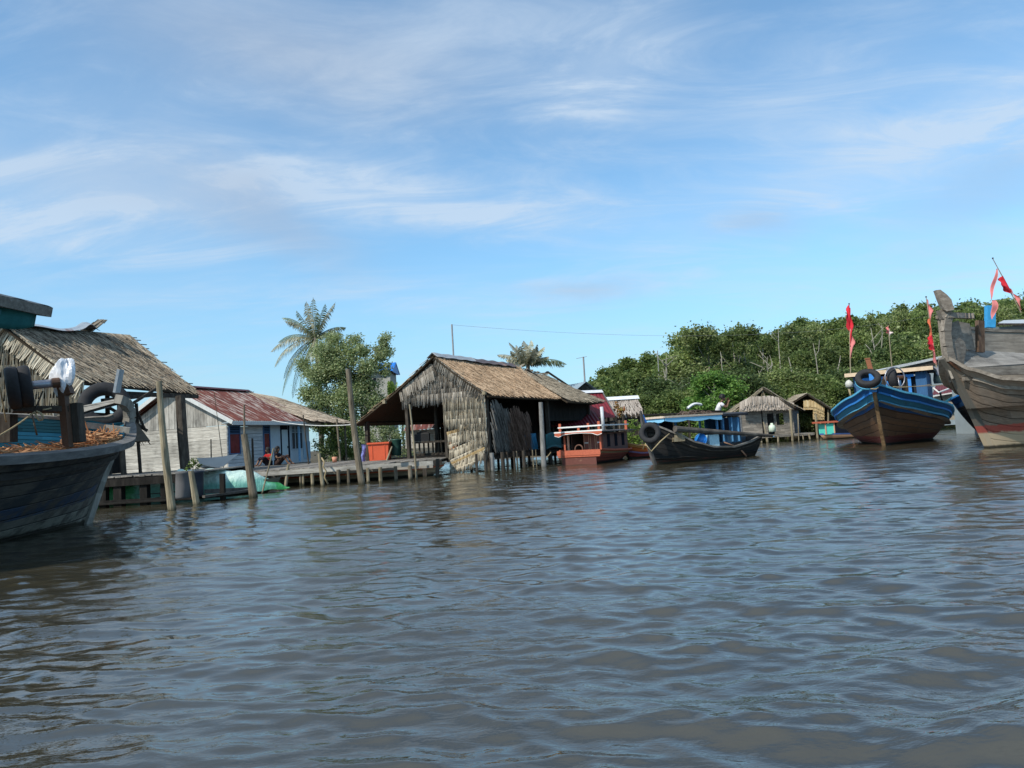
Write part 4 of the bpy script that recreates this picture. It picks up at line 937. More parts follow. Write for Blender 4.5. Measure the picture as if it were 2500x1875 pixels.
# gable: verge leaves + wall of leaf rows
def zroof(y): return ZE-.12+(ZR-ZE+.08)*y/2.2 if y<2.2 else ZR-.02-(y-2.2)*.56-.10*math.sin(math.pi*min(1,(y-2.2)/4.3))
rng=random.Random(12)
def leafrow(mb,y0,y1,ztop,zlen,x=-.12,slope=0,jz=.07,sp=.036,w_=.021,lean=0,gapf=.06,bulge=0.05,curl=.05):
    y=y0
    while y<y1:
        if rng.random()>gapf:
            t=(y-y0)/(y1-y0); zt=ztop(y) if callable(ztop) else ztop; zt+=slope*t
            L=zlen*rng.uniform(.85,1.12)+rng.uniform(-jz,jz); xx=x-rng.uniform(0,bulge); sh=lean*L+rng.uniform(-.02,.02); w1=w_*rng.uniform(.7,1.15)
            b0=len(mb.v)
            cz=zt-L; c=rng.uniform(0,curl)
            mb.v+=[(xx-c,y-w1*.15+sh,cz),(xx-.03-c,y+sh,cz-.04),(xx-c,y+w1*.15+sh,cz),(xx,y+w1,zt),(xx-.022,y,zt),(xx,y-w1,zt)]
            mb.f+=[(b0,b0+1,b0+4,b0+5),(b0+1,b0+2,b0+3,b0+4)]
        y+=sp*rng.uniform(.75,1.25)
mb=MB()
k=0; z=ZR-.35
while z>ZE+.0:   # upper gable between verges
    ya=max(.1,(z-ZE+.12)/(ZR-ZE+.08)*2.2-.05); yb=2.2+(ZR-z)/.62
    leafrow(mb,ya,min(yb,4.0),z,.42,-.10,.03,.05); z-=.26
leafrow(mb,.05,4.0,3.12,.42,-.13,.05,.07)
# verge bands: leaves square to the slope, right verge and two stacked left verges
def verge(mb,p0,p1,perp,L,n,x=-.2):
    for i in range(n):
        t=(i+rng.random()*.6)/n; p=V(x-rng.uniform(0,.04),lerp(p0[0],p1[0],t),lerp(p0[1],p1[1],t)+.0); d=V(-.03,perp[0]+rng.uniform(-.06,.06),perp[1]+rng.uniform(-.06,.06)).normalized()*L*rng.uniform(.8,1.12)
        a=V(0,(p1[0]-p0[0]),(p1[1]-p0[1])).normalized()*.024; b0=len(mb.v); rid=V(-.025,0,0)
        mb.v+=[tuple(p-a),tuple(p+rid),tuple(p+a),tuple(p+d+a*.5),tuple(p+d+rid),tuple(p+d-a*.5)]; mb.f+=[(b0,b0+1,b0+4,b0+5),(b0+1,b0+2,b0+3,b0+4)]
verge(mb,(-.1,ZE-.02),(2.15,ZR-.06),(.35,-.9),.46,62,-.24)
verge(mb,(3.98,3.52),(2.25,ZR-.35),(-.25,-.95),.40,46,-.20)
verge(mb,(4.05,3.36),(2.3,ZR-.62),(-.2,-.95),.42,50,-.24)
obj('gable_thatch',mb,m_tgable,BH)
mb=MB(); mb.poly([(-.03,.05,2.2),(-.03,1.95,2.2),(-.03,1.95,3.0),(-.03,3.9,3.1),(-.03,3.9,3.6),(-.03,2.2,ZR-.15),(-.03,.05,ZE-.1)][::-1]); mb.poly([(.0,.05,2.2),(.0,1.95,2.2),(.0,1.95,3.0),(.0,3.9,3.1),(.0,3.9,3.6),(.0,2.2,ZR-.15),(.0,.05,ZE-.1)]); obj('gable_backing',mb,m_tdark,BH)
mb=MB()
hp=[]
# torn lower wall, right half of the gable
leafrow(mb,.0,1.95,2.88,.62,-.12,.06,.08,.034,.021)
leafrow(mb,.0,1.98,2.42,.66,-.10,.0,.12,.034,.021)
leafrow(mb,.0,1.95,2.05,.34,-.12,.05,.14,.038,.021)
leafrow(mb,.0,1.35,1.85,.42,-.12,.0,.14,.038,.021,.1,.1)
leafrow(mb,.0,.95,1.52,.40,-.14,.06,.16,.04,.021,-.15,.18)
leafrow(mb,.0,.75,1.22,.42,-.13,0,.16,.04,.021,.1,.2)
leafrow(mb,.0,.45,.9,.42,-.13,0,.16,.045,.021,.1,.25)
obj('wall_leaves',mb,m_tpale,BH)
def frontpanel(p,q,L,lean,jz=.08,mat=None,sp=.04,n2=1):
    """a loose leaf mat hanging from the stick p-q (local x,y,z points)"""
    mb=MB(); p,q=Vector(p),Vector(q); Lg=(q-p).length; n=int(Lg/sp)
    mb.beam(p,q,.03,.03)
    for r_ in range(n2):
      for i in range(n):
        t=(i+rng.random()*.5)/n; o=p.lerp(q,t)+V(-.01-.02*r_,0,-.10*r_); d=V(lean[0],lean[1],-1).normalized()*L*rng.uniform(.75,1.15); a=(q-p).normalized()*.026; rid=V(-.02,0,0); sh=a*rng.uniform(-1.5,1.5)
        b0=len(mb.v); mb.v+=[tuple(o-a),tuple(o+rid),tuple(o+a),tuple(o+d+sh+a*.12),tuple(o+d+sh+rid),tuple(o+d+sh-a*.12)]; mb.f+=[(b0,b0+1,b0+4,b0+5),(b0+1,b0+2,b0+3,b0+4)]
    obj('loose_leaf_mat',mb,mat or m_tpale,BH)
m_mat2=mthatch('leaf_ochre',[(.34,.23,.11),(.52,.38,.20),(.42,.30,.15),(.60,.47,.28)])
Y0=27.9
frontpanel(hl(1091,1056,28.2),hl(1143,1040,27.9),.20,(0,0),.05,m_mat2)
frontpanel(hl(1093,1062,28.2),hl(1190,1040,27.5),.42,(0,.05),n2=2)
frontpanel(hl(1098,1100,28.2),hl(1188,1062,27.5),.38,(0,.1),n2=2)
frontpanel(hl(1096,1088,28.15),hl(1122,1078,28.0),.22,(0,.1))
frontpanel(hl(1100,1124,28.1),hl(1185,1085,27.5),.34,(0,.15),n2=1)
frontpanel(hl(1101,1130,27.9),hl(1183,1092,27.2),.14,(0,0),.05,m_mat2,.03)
frontpanel(hl(1101,1136,27.9),hl(1184,1098,27.2),.48,(0,.25),n2=2)
frontpanel(hl(1103,1150,27.8),hl(1160,1126,27.3),.22,(0,.25),n2=1)
mb=MB(); mb.box(tuple(hl(1106,1088,28.3)),(.03,.38,.30),0); obj('patch_board',mb,mplain('patch_orange',(.42,.14,.03),.8),BH)
mb=MB(); pts=[hl(1120,1128,28.2),hl(1140,1118,28.1),hl(1137,1112,28.2),hl(1110,1122,28.3)]; mb.poly(pts); mb.beam(pts[0],pts[1],.03,.2); mb.beam(hl(1098,1128,28.2),hl(1130,1092,28.2),.04,.04); mb.beam(hl(1130,1098,28.2),hl(1160,1078,28),.03,.14)
obj('torn_board',mb,mwood('torn_brown',(.2,.14,.09),(.30,.22,.14),(.4,.3,.2),(1,4,1)),BH)
# frame
def bp(x,y,z0,z1,w_,mat=m_dark): 
    mb=MB(); mb.beam((x,y,z0),(x,y,z1),w_,w_,(1,0,0)); obj('post',mb,mat,BH)
for (x,y,z0,z1,w_) in ((.0,.05,-.4,3.0,.16),(.05,3.92,.3,3.45,.14),(0.0,1.98,.5,3.0,.12),(.1,6.15,.4,2.3,.16),(5.2,.05,-.4,2.9,.15),(9.9,.1,-.4,2.8,.15),(10.0,6.0,-.3,2.4,.15),(5.2,6.1,.3,2.4,.15),(5.0,3.9,.3,3.5,.13),(9.9,3.9,.3,3.5,.13)): bp(x,y,z0,z1,w_)
mb=MB(); mb.beam((-.05,-.0,2.98),(10,-.0,2.86),.12,.14); mb.beam((0,6.2,2.3),(10,6.2,2.3),.12,.12); mb.beam((-.3,2.2,ZR-.16),(9.2,2.2,ZR-.45),.1,.12); mb.beam((-.3,3.92,3.42),(10,3.92,3.42),.1,.12)
for x in (0,2.5,5.1,7.5,9.8): mb.beam((x,-.2,ZE-.28),(x,2.2,ZR-.16),.06,.1); mb.beam((x,6.4,2.22),(x,2.2,ZR-.16),.06,.1); mb.beam((x,0,2.9),(x,3.9,2.95),.08,.10)
obj('roof_frame',mb,m_black,BH)
mb=MB(); mb.box((-.36,4.75,3.02),(.12,.14,.14)); mb.box((-.36,-.12,ZE-.08),(.1,.14,.12)); obj('beam_end',mb,m_postlight,BH)
mb=MB() # floor
x=0.1
while x<10: mb.box((x+.07,2.9,.64),(.14,6.2,.04)); x+=.155
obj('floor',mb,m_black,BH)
mb=MB(); mb.box((9.95,4.6,1.7),(.05,3.0,2.2)); mb.box((7.8,6.2,1.5),(4.4,.05,1.7)); mb.box((7.5,.15,2.35),(4.7,.03,.95)); mb.box((9.95,1.2,1.5),(.05,2.3,2.6)); mb.box((6.0,3.6,1.8),(.05,5.1,2.6)); obj('back_wall',mb,m_black,BH)  # near-black walls stand in for the shade of the open interior
# side leaf mats under the eave (grey, then brown, shaded)
def sidepanel(x0,x1,z0,z1,mat,lean,n):
    mb=MB()
    for r_ in range(6):
      for i in range(n):
        x=lerp(x0,x1,(i+rng.random()*.6)/n); zt=z1-(z1-z0)*r_*.155-rng.uniform(0,.22)+.15*math.sin(x*4)*(r_==0); L=min((z1-z0)*.3*rng.uniform(.7,1.3),zt-z0+.1); w_=rng.uniform(.014,.030); y=-.05-rng.uniform(0,.10); s=lean*L+rng.uniform(-.09,.09)
        b0=len(mb.v); mb.v+=[(x-w_,y,zt),(x,y-.025,zt),(x+w_,y,zt),(x+w_*.12+s,y-.05,zt-L),(x+s,y-.07,zt-L-.03),(x-w_*.12+s,y-.05,zt-L)]; mb.f+=[(b0,b0+1,b0+4,b0+5),(b0+1,b0+2,b0+3,b0+4)]
    obj('side_leaves',mb,mat,BH)
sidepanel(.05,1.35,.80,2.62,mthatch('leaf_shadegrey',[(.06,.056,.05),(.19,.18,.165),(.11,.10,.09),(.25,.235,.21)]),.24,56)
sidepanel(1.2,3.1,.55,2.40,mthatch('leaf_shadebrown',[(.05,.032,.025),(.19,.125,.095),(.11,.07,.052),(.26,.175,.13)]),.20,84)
# stilts
def stilt(px,py,w_,mat=m_dark,Y=None,top=.66):
    p=wat(px,py)-V(-1,27.4,0) if Y is None else at(px,py,Y)-V(-1,27.4,0)
    a=BH.rotation_euler.z; c,s=math.cos(a),math.sin(a); q=V(p.x*c+p.y*s,-p.x*s+p.y*c,0)
    mb=MB(); mb.tube([(q.x,q.y,-.5),(q.x+rr(-.03,.03),q.y,top)],[w_/2,w_/2*.95],8); obj('stilt',mb,mat,BH)
for px,w_,mat in ((1203,.17,MATS['post_grey']),(1229,.16,m_dark),(1240,.1,m_dark),(1257,.09,m_dark),(1264,.06,m_post),(1281,.15,m_dark),(1187,.12,m_dark),(1165,.10,m_dark),(1303,.05,m_postlight),(1311,.04,m_postlight)): stilt(px,1151-(px-1203)*.09,w_,mat,None,.7)
for px in (1195,1217,1250,1272,1293,1345,1130,1150): stilt(px,1130,.12,m_dark,31,.6)
mb=MB(); mb.beam((0,-.02,.52),(10,-.02,.50),.12,.16); mb.beam((0,3,.52),(10,3,.5),.12,.16); mb.beam((0,-.02,.5),(0,6,.5),.12,.16); mb.beam((4.3,-.3,.72),(6.4,-.3,.74),.06,.14); obj('floor_beam',mb,m_dark,BH)
mb=MB(); mb.beam(hl(1196,1119,27.2),hl(1208,1119,27.2),.2,.03); obj('post_cap',mb,mplain('cap_pale',(.5,.5,.5),.7),BH)
# things stored in the hut's shade
def wbox(name,label,c,sz,mat,cat,rz=0):
    mb=MB(); mb.box((0,0,sz[2]/2),sz,rz); mb.box((0,0,sz[2]+.015),(sz[0]*1.04,sz[1]*1.04,.03),rz); return solo(name,mb.move(c),mat,label,cat,origin=tuple(c))
# blue tarpaulin inside
mb=MB(); c=at(1295,1085,31.0)
mb.shell(lambda u,v:c+V((u-.5)*.62+.03*math.sin(v*5),(u-.5)*.95+.03*math.sin(u*17+v*2),(v-.5)*.95),20,6,.015); solo('blue_sheet',mb,mplain('sheet_blue',(.02,.13,.22),.6,.3,.3,4),'dark blue plastic sheet hanging in the shade behind the grey post','plastic sheet',origin=tuple(c),smooth=True)
mb=MB(); c=at(1352,1078,31.0); mb.shell(lambda u,v:c+V((u-.5)*.7,(u-.5)*.9,(v-.5)*.62+.10*math.sin(u*3.14)),14,6,.015); solo('teal_sheet',mb,mplain('sheet_teal',(.015,.09,.10),.6,.3,.3,4),'dark teal plastic sheet in the hut shade beside the orange cabin boat','plastic sheet',origin=tuple(c),smooth=True)
# the machinery and clutter in the opening
en=thing('engine_bench','dark engine block and slatted bench in the opening of the big hut','machine',at(1040,1116,29.6)); l0=Vector(en.location)
mb=MB(); mb.box((-.15,.3,.82),(.62,.4,.30)); mb.box((-.1,.3,1.02),(.25,.3,.14),.4); mb.tube([(-.35,.2,.95),(.15,.2,.95)],.1,10); obj('engine',mb,mplain('engine_dark',(.015,.014,.014),.6),en)
mb=MB(); mb.box((.2,.3,.62),(1.5,.4,.08)); mb.box((.2,.5,.10),(1.5,.1,.10))
for k in range(9): mb.box((-.5+.19*k,.45,.35),(.07,.05,.5))
obj('bench',mb,m_dark,en)
pole(1062,880+90,1067,1118,.07,.075,'dark post inside the opening of the big hut',m_dark,'post','post',Y=30.5)
# rusty low roof house visible through the opening
SR=thing('small_house','small house with a rusty red roof seen through the big hut opening','house',at(1050,1100,36)); l0=Vector(SR.location)
mb=MB(); Q=bil(at(985,1052,35)-l0,at(1105,1042,35)-l0,at(1130,960,38)-l0,at(1030,968,38)-l0); corr(mb,Q,2.5,.015,.2); obj('roof',mb,m_rust,SR)
mb=MB(); mb.hexa([at(990,1095,35.5)-l0,at(1160,1090,35.5)-l0,at(1160,1090,37)-l0,at(990,1095,37)-l0,at(990,1052,35.5)-l0,at(1160,1040,35.5)-l0,at(1160,1040,37)-l0,at(990,1052,37)-l0]); obj('wall',mb,m_plankpale,SR)
# ================================================================= land
mb=MB()
def shore(x): return 37+ (x+2)*0 if x<3 else (lerp(37,46,min(1,(x-3)/8)) if x<11 else lerp(46,60,min(1,(x-11)/20)))
xs=[-400,-120,-60,-40,-28,-20,-12,-6,-2,3,7,11,16,22,31,45,80,200,600]
for a,b_ in zip(xs,xs[1:]):
    ys=[0,.8,3,30,120,600]; zs=[-.6,.15,.28,.35,.5,.5]
    for (y0,z0),(y1,z1) in zip(zip(ys,zs),list(zip(ys,zs))[1:]):
        mb.quad((a,shore(a)+y0+6,z0),(b_,shore(b_)+y0+6,z0),(b_,shore(b_)+y1+6,z1),(a,shore(a)+y1+6,z1))
tag(obj('ground',mb,mplain('mud',(.09,.075,.05),.9,.1,.4,.6)),'brown muddy river bank behind the houses','ground',kind='structure')
# ================================================================= hill
def hillz(x,y):
    a=math.atan2(x,y); px=1250+math.tan(a)*FPX if abs(a)<1.4 else (9999 if a>0 else -9999)
    # ridge height follows the skyline of the wooded hill
    k=[(1350,0),(1400,5.5),(1450,8.0),(1500,9.2),(1560,10.0),(1650,11.2),(1800,13.2),(2000,14.5),(2300,16),(2700,18),(4000,20)]
    if px<=1330: h=0
    else:
        h=20
        for (p0,h0),(p1,h1) in zip(k,k[1:]):
            if px<=p1: h=lerp(h0,h1,(px-p0)/(p1-p0)); break
    d=y; t=min(1,max(0,(d-90)/24)); t=t*t*(3-2*t)
    b=min(1,max(0,(260-d)/80)); return max(.3,h*t*b)
mb=MB()
X=[lerp(-30,330,i/60) for i in range(61)]; Y=[lerp(85,280,i/36) for i in range(37)]
mb.grid(lambda u,v:V(lerp(-30,330,u),lerp(85,280,v),hillz(lerp(-30,330,u),lerp(85,280,v))-.3),60,36)
hi=obj('hill',mb,mplain('hill_soil',(.035,.05,.018),.95,.05,.4,.2),None,True); tag(hi,'low wooded hill behind the village','hill',kind='structure')
rng=random.Random(5); cs=[]
for i in range(760):
    px=rng.uniform(1385,2560); 
    if px>1750 and rng.random()<.45: continue
    y=rng.uniform(88,142); x=(px-1250)/FPX*y; z=hillz(x,y); r=rng.uniform(1.0,1.9)*(.75 if px<1480 else 1)
    cs.append((x,y,z+r*.55,r)); 
    if rng.random()<.5: cs.append((x+rng.uniform(-.8,.8),y-.4,z+r*1.3,r*.6))
wd=obj('forest_canopy',leafcloud(cs,230,.27,.85,.45,3,.35),m_leaff); tag(wd,'dense green canopy covering the far hill','forest',kind='stuff')
# ================================================================= tree kinds
def limbs(mb,base,top,r,clumps,rng):
    base,top=Vector(base),Vector(top); pts=[base+(top-base)*t+V(.12*math.sin(t*5),.1*math.sin(t*4+1),0)*(top-base).length*.12 for t in (0,.25,.5,.75,1)]
    mb.tube(pts,[r,r*.82,r*.62,r*.42,r*.2],8)
    for (x,y,z,q) in clumps:
        c=V(x,y,z); t=min(.95,max(.2,((c.z-base.z)/(top.z-base.z))*.7)); i=t*4; a=pts[int(i)].lerp(pts[min(4,int(i)+1)],i%1)
        m_=a.lerp(c,.55)+V(rng.uniform(-.1,.1),rng.uniform(-.1,.1),-.1*q); mb.tube([a,m_,c],[r*.32*(1-t*.5),r*.2,r*.06],5)
def tree_mesh(seed,h,cw,leafs,trunkr,style):
    rng=random.Random(seed); cl=[]
    if style=='round':
        for i in range(34): a=rng.uniform(0,6.28); t=rng.uniform(-.12,1); rad=cw*.5*math.sin(math.pi*min(1,max(.12,t*.7+.25)))**.7*rng.uniform(.35,1); cl.append((rad*math.cos(a),rad*math.sin(a),h*(.15+.80*t),cw*rng.uniform(.13,.22)))
    elif style=='tall':
        for i in range(13): a=rng.uniform(0,6.28); t=rng.uniform(.5,1); rad=cw*.45*rng.uniform(.1,1); cl.append((rad*math.cos(a),rad*math.sin(a),h*t*.96,cw*rng.uniform(.12,.20)))
        for i in range(9): a=rng.uniform(0,6.28); cl.append((cw*.3*math.cos(a),cw*.3*math.sin(a),h*rng.uniform(.02,.5),cw*.17))
    else:
        for i in range(24): a=rng.uniform(0,6.28); t=rng.uniform(-.12,1); rad=cw*.5*(1-t*.6)*rng.uniform(.4,1); cl.append((rad*math.cos(a),rad*math.sin(a),h*(.12+.8*t),cw*rng.uniform(.12,.2)))
    return leafcloud(cl,leafs,.125,.8,.25,seed,.42),cl
kinds=[]
for sd_,h,cw,st in ((1,7,5.2,'round'),(2,8,4.6,'tall'),(3,6.5,5.5,'round'),(4,7.5,3.8,'cone'),(5,9,5,'tall'),(6,6,4.6,'round')):
    me,cl=tree_mesh(sd_,h,cw,820,.14,st); mb=MB(); limbs(mb,(0,0,-.3),(0,0,h*.9),.15,cl[:12],random.Random(sd_)); kinds.append((me,mb.mesh('trunk',True),h,cw))
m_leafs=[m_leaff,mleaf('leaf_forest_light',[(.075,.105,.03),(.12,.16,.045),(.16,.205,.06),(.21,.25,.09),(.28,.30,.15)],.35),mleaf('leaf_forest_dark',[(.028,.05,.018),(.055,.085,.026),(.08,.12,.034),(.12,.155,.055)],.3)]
def skyline(px):
    k=[(1380,985),(1640,905),(1650,822),(1700,808),(1735,835),(1795,806),(1815,840),(1850,846),(1885,830),(1915,845),(1940,806),(1975,796),(2005,810),(2040,815),(2080,803),(2110,800),(2150,778),(2200,768),(2250,760),(2300,760),(2375,745),(2400,772),(2455,752),(2520,752)]
    if px<=k[0][0]: return k[0][1]
    for (a,ya),(b_,yb) in zip(k,k[1:]):
        if px<=b_: return lerp(ya,yb,(px-a)/(b_-a))
    return 755
def put_tree(px,pytop,Y,kind,mat,label,group,zg=.3,wide=1.0,rz=None,cat='tree',name='forest_tree'):
    top=at(px,pytop,Y); g=V(top.x,Y,zg); me,tm,h,cw=kinds[kind]; s=(top.z-zg)/h
    t=thing(name,label,cat,g,rr(0,6.28) if rz is None else rz,group); t.scale=(s*wide,s*wide,s)
    key=(kind,mat.name)
    if key not in _cm:
        m2=me.copy(); m2.materials.clear(); m2.materials.append(mat); _cm[key]=m2
    c=bpy.data.objects.new('crown',_cm[key]); COL.objects.link(c); c.parent=t
    k_=bpy.data.objects.new('trunk',tm); COL.objects.link(k_); k_.parent=t
    if not tm.materials: tm.materials.append(m_barkpale)
    return t
_cm={}
random.seed(21)
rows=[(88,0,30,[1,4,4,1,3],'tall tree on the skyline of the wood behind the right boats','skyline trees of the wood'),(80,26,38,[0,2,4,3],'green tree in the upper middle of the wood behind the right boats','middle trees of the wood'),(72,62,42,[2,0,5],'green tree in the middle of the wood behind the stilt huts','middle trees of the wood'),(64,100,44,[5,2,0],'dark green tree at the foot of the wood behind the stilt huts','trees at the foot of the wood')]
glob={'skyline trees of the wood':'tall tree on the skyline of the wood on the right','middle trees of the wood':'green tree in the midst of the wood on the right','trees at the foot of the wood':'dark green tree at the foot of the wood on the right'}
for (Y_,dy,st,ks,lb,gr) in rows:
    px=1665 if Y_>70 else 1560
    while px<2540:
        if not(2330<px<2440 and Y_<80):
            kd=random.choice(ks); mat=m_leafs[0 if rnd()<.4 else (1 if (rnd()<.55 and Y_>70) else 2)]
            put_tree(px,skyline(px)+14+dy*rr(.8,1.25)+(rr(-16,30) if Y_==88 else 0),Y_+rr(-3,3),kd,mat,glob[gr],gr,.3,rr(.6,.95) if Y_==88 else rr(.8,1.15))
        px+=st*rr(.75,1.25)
# two named crowns that stand clear
put_tree(1672,812,70,1,m_leafs[1],'tall open crowned tree left of the wood, first to rise above the hill','skyline trees',.3,.9)
put_tree(1722,806,68,4,m_leafs[1],'tall bushy tree standing second above the hill on the left of the wood','skyline trees',.3,1.0)
put_tree(1790,804,66,4,m_leafs[0],'tall dark tree above the orange boat man with a notched top','skyline trees',.3,.9)
for (px,py,k_,w_) in ((1700,808,4,.7),(1797,800,1,.6),(1862,838,1,.6),(1905,840,4,.5),(1948,797,1,.75),(1978,796,4,.7),(2062,808,1,.6),(2095,800,4,.55),(2148,771,1,.5),(2196,762,4,.6),(2248,757,1,.6),(2292,752,4,.55),(2378,740,3,.5),(2402,752,1,.5),(2452,748,4,.7),(1840,842,3,.5),(2020,812,3,.5)):
    put_tree(px,py,86,k_,m_leafs[0 if rnd()<.6 else 1],'tall tree on the skyline of the wood on the right','skyline trees of the wood',.3,w_)
# low mangrove scrub along the bank
random.seed(8)
for i,px in enumerate(range(1575,2560,27)):
    put_tree(px+rr(-8,8),rr(925,965)-(px-1575)*.035,(54 if px<2080 else 62)+rr(-2,2),random.choice([5,2,0]),m_leafs[random.choice([0,1,1,2])],'low bushy mangrove at the water edge in front of the wood','bank mangroves',.2,rr(1.0,1.3),name='mangrove_bush',cat='bush')
put_tree(1738,905,47,0,mleaf('leaf_bright',[(.03,.07,.012),(.06,.13,.02),(.10,.18,.03),(.14,.22,.06)],.3),'bright green round bush behind the man in white','bush',.3,1.1,name='mangrove_bush',cat='bush')
for (a,b_,c_,d_,Y_,k_) in ((1627,870,1630,960,60,3),(1652,955,1662,1000,58,2),(1900,800,1904,880,76,2),(1862,850,1868,935,66,2),(1852,905,1858,940,62,1),(1875,890,1869,935,64,2),(1884,885,1884,930,64,1),(2126,800,2138,870,70,2),(2153,793,2152,850,78,1),(2112,840,2128,862,70,0),(1620,900,1632,985,62,2),(1985,838,1996,905,70,1),(2052,868,2046,900,66,0),(1925,872,1934,915,62,0),(1760,876,1772,930,62,1),(1816,858,1826,905,68,0)):
    mb=MB(); p=at(c_,d_,Y_); q=at(a,b_,Y_); mb.tube([V(p.x,p.y,.2),p,p.lerp(q,.5)+V(rr(-.1,.1),0,0),q],[.075,.06,.045,.02],6)
    for j in range(k_):
        t=rr(.3,.8); o=p.lerp(q,t); mb.tube([o,o+V(rr(-1,1),0,rr(.3,.9))*.8,o+V(rr(-1,1),0,rr(.8,1.4))*1.2],[.05,.035,.015],5)
    solo('bare_trunk',mb,m_barkpale,'pale bare tree trunk standing out of the wood','bare trunk','bare trunks in the wood',True,tuple(V(p.x,p.y,.2)))
# ================================================================= mangrove tree left of centre
TC=thing('mangrove_tree','broad leafy mangrove tree between the timber house and the big hut','tree',at(835,1128,54)); l0=Vector(TC.location); l0.z=.2; TC.location=l0
cl=[]; rng=random.Random(9)
spec=[(790,858,34),(823,843,30),(858,846,28),(889,868,26),(760,892,34),(800,895,44),(845,885,44),(880,905,40),(770,935,42),(815,940,50),(860,945,46),(900,940,34),(935,835,22),(948,850,20),(925,858,22),(918,885,22),(750,968,34),(790,985,44),(838,992,48),(882,990,38),(925,975,28),(950,990,24),(760,1015,30),(935,900,18),(900,905,24),(968,960,20)]
for (px,py,r) in spec:
    for j in range(4):
        q=at(px+rng.uniform(-.6,.6)*r,py+rng.uniform(-.6,.6)*r,54+rng.uniform(-1.3,1.3))-l0; cl.append((q.x,q.y,q.z,r/FPX*54*rng.uniform(.5,.8)))
low=[(790,1040,26),(822,1050,32),(850,1060,34),(880,1050,34),(905,1070,30),(925,1050,28),(800,1080,30),(835,1095,32),(870,1100,30),(905,1100,28),(950,1060,26),(815,1115,20),(860,1020,26),(940,1095,24)]
for (px,py,r) in low:
    for j in range(3):
        q=at(px+rng.uniform(-.6,.6)*r,py+rng.uniform(-.6,.6)*r,53.5+rng.uniform(-.8,.8))-l0; cl.append((q.x,q.y,q.z,r/FPX*53.5*rng.uniform(.4,.65)))
obj('crown',leafcloud(cl,1000,.084,.85,.2,31,.30),m_leafm,TC)
mb=MB(); limbs(mb,(.0,0,-.3),(.2,0,6),.2,[c for c in cl[:70:5]],rng); limbs(mb,(1.2,.3,-.3),(1.9,.2,6),.14,[c for c in cl[30:60:8]],rng); obj('trunk',mb,m_bark,TC,True)
bush=thing('mangrove_bush','low yellow green bush below the mangrove tree beside the house','bush',at(812,1120,51)); l1=Vector(bush.location); l1.z=.2; bush.location=l1; cl=[]
for (px,py,r) in ((800,1052,18),(822,1060,22),(845,1070,22),(812,1085,22),(838,1100,22),(862,1108,18)):
    for j in range(3): q=at(px+rng.uniform(-.5,.5)*r,py+rng.uniform(-.5,.5)*r,50.5+rng.uniform(-.4,.4))-l1; cl.append((q.x,q.y,q.z,r/FPX*51*rng.uniform(.5,.75)))
obj('crown',leafcloud(cl,600,.088,.85,.3,33,.3),m_leafy,bush); mb=MB(); limbs(mb,(0,0,-.2),(0,0,1.2),.06,cl[:8],rng); obj('trunk',mb,m_bark,bush)
for (lb,pxs,Yb) in (('dense dark bush filling the gap behind the clothes line post',(785,805,830,858,880),49),('dense bush behind the orange fish crate under the hut eave',(905,930,955,985,1005),47)):
    g=at(pxs[2],1118,Yb); g.z=.2; t=thing('mangrove_bush',lb,'bush',tuple(g)); cl=[]; rng=random.Random(Yb)
    for px in pxs:
        for py in (1035,1058,1082,1104):
            q=at(px+rng.uniform(-10,10),py+rng.uniform(-8,8),Yb+rng.uniform(-.6,.6))-g; cl.append((q.x,q.y,q.z,rng.uniform(.42,.68)))
    obj('crown',leafcloud(cl,420,.085,.85,.3,Yb,.3),m_leafs[0] if Yb==49 else m_leafm,t); mb=MB(); limbs(mb,(0,0,-.2),(0,0,1.8),.07,cl[:8],rng); obj('trunk',mb,m_bark,t)
# palms ---------------------------------------------------------------
PT=thing('coconut_palm','tall coconut palm rising behind the mangrove tree','palm tree',(0,0,0)); base=at(785,1128,58); l0=V(base.x,58,.2); PT.location=l0
hd=at(770,826,58)-l0
mb=MB(); mb.tube([(0,0,-.3),hd*.35+V(.15,0,0),hd*.7+V(.12,0,0),hd],[.24,.19,.17,.18],10); obj('trunk',mb,m_bark,PT,True)
random.seed(5)
def fr(px,py,dep,droop,L=None,mat=m_palm,leaf=.74):
    q=at(px,py,58+dep)-l0; d=q-hd; L=L or d.length*1.12
    # aim so that the drooping arc ends near the tip
    aim=d+V(0,0,droop*L*L*.38); az=math.atan2(aim.x,aim.y); el=math.asin(max(-.99,min(.99,aim.z/aim.length)))
    mb=MB(); frond(mb,hd,az,el,L,droop,leaf,38,.036,0,V(.25,0,0)); obj('frond',mb,mat,PT)
for a in ((752,738,.3,.04),(740,748,-.5,.1),(722,770,.4,.16),(803,742,.2,.10),(783,748,-.5,.03),(838,796,.3,.34),(832,815,-.6,.35),(700,790,-.3,.35),(690,783,.5,.32),(668,862,-.4,.30),(682,838,.9,.28),(682,905,-.3,.34),(700,925,.6,.28),(693,955,-.2,.20),(715,962,.6,.22),(728,945,-.8,.2),(805,880,-1.2,.3),(765,770,1.4,.1),(760,880,-1.0,.35),(740,905,.2,.25)): fr(*a,mat=m_palm if rnd()<.7 else m_palmdry)
P2=thing('coconut_palm','pale coconut palm whose crown shows over the big hut roof','palm tree',(0,0,0)); base=at(1290,1090,48); l0=V(base.x,48,.2); P2.location=l0; hd=at(1289,890,48)-l0
mb=MB(); mb.tube([(0,0,-.3),hd*.5,hd],[.2,.15,.14],10); obj('trunk',mb,m_bark,P2,True)
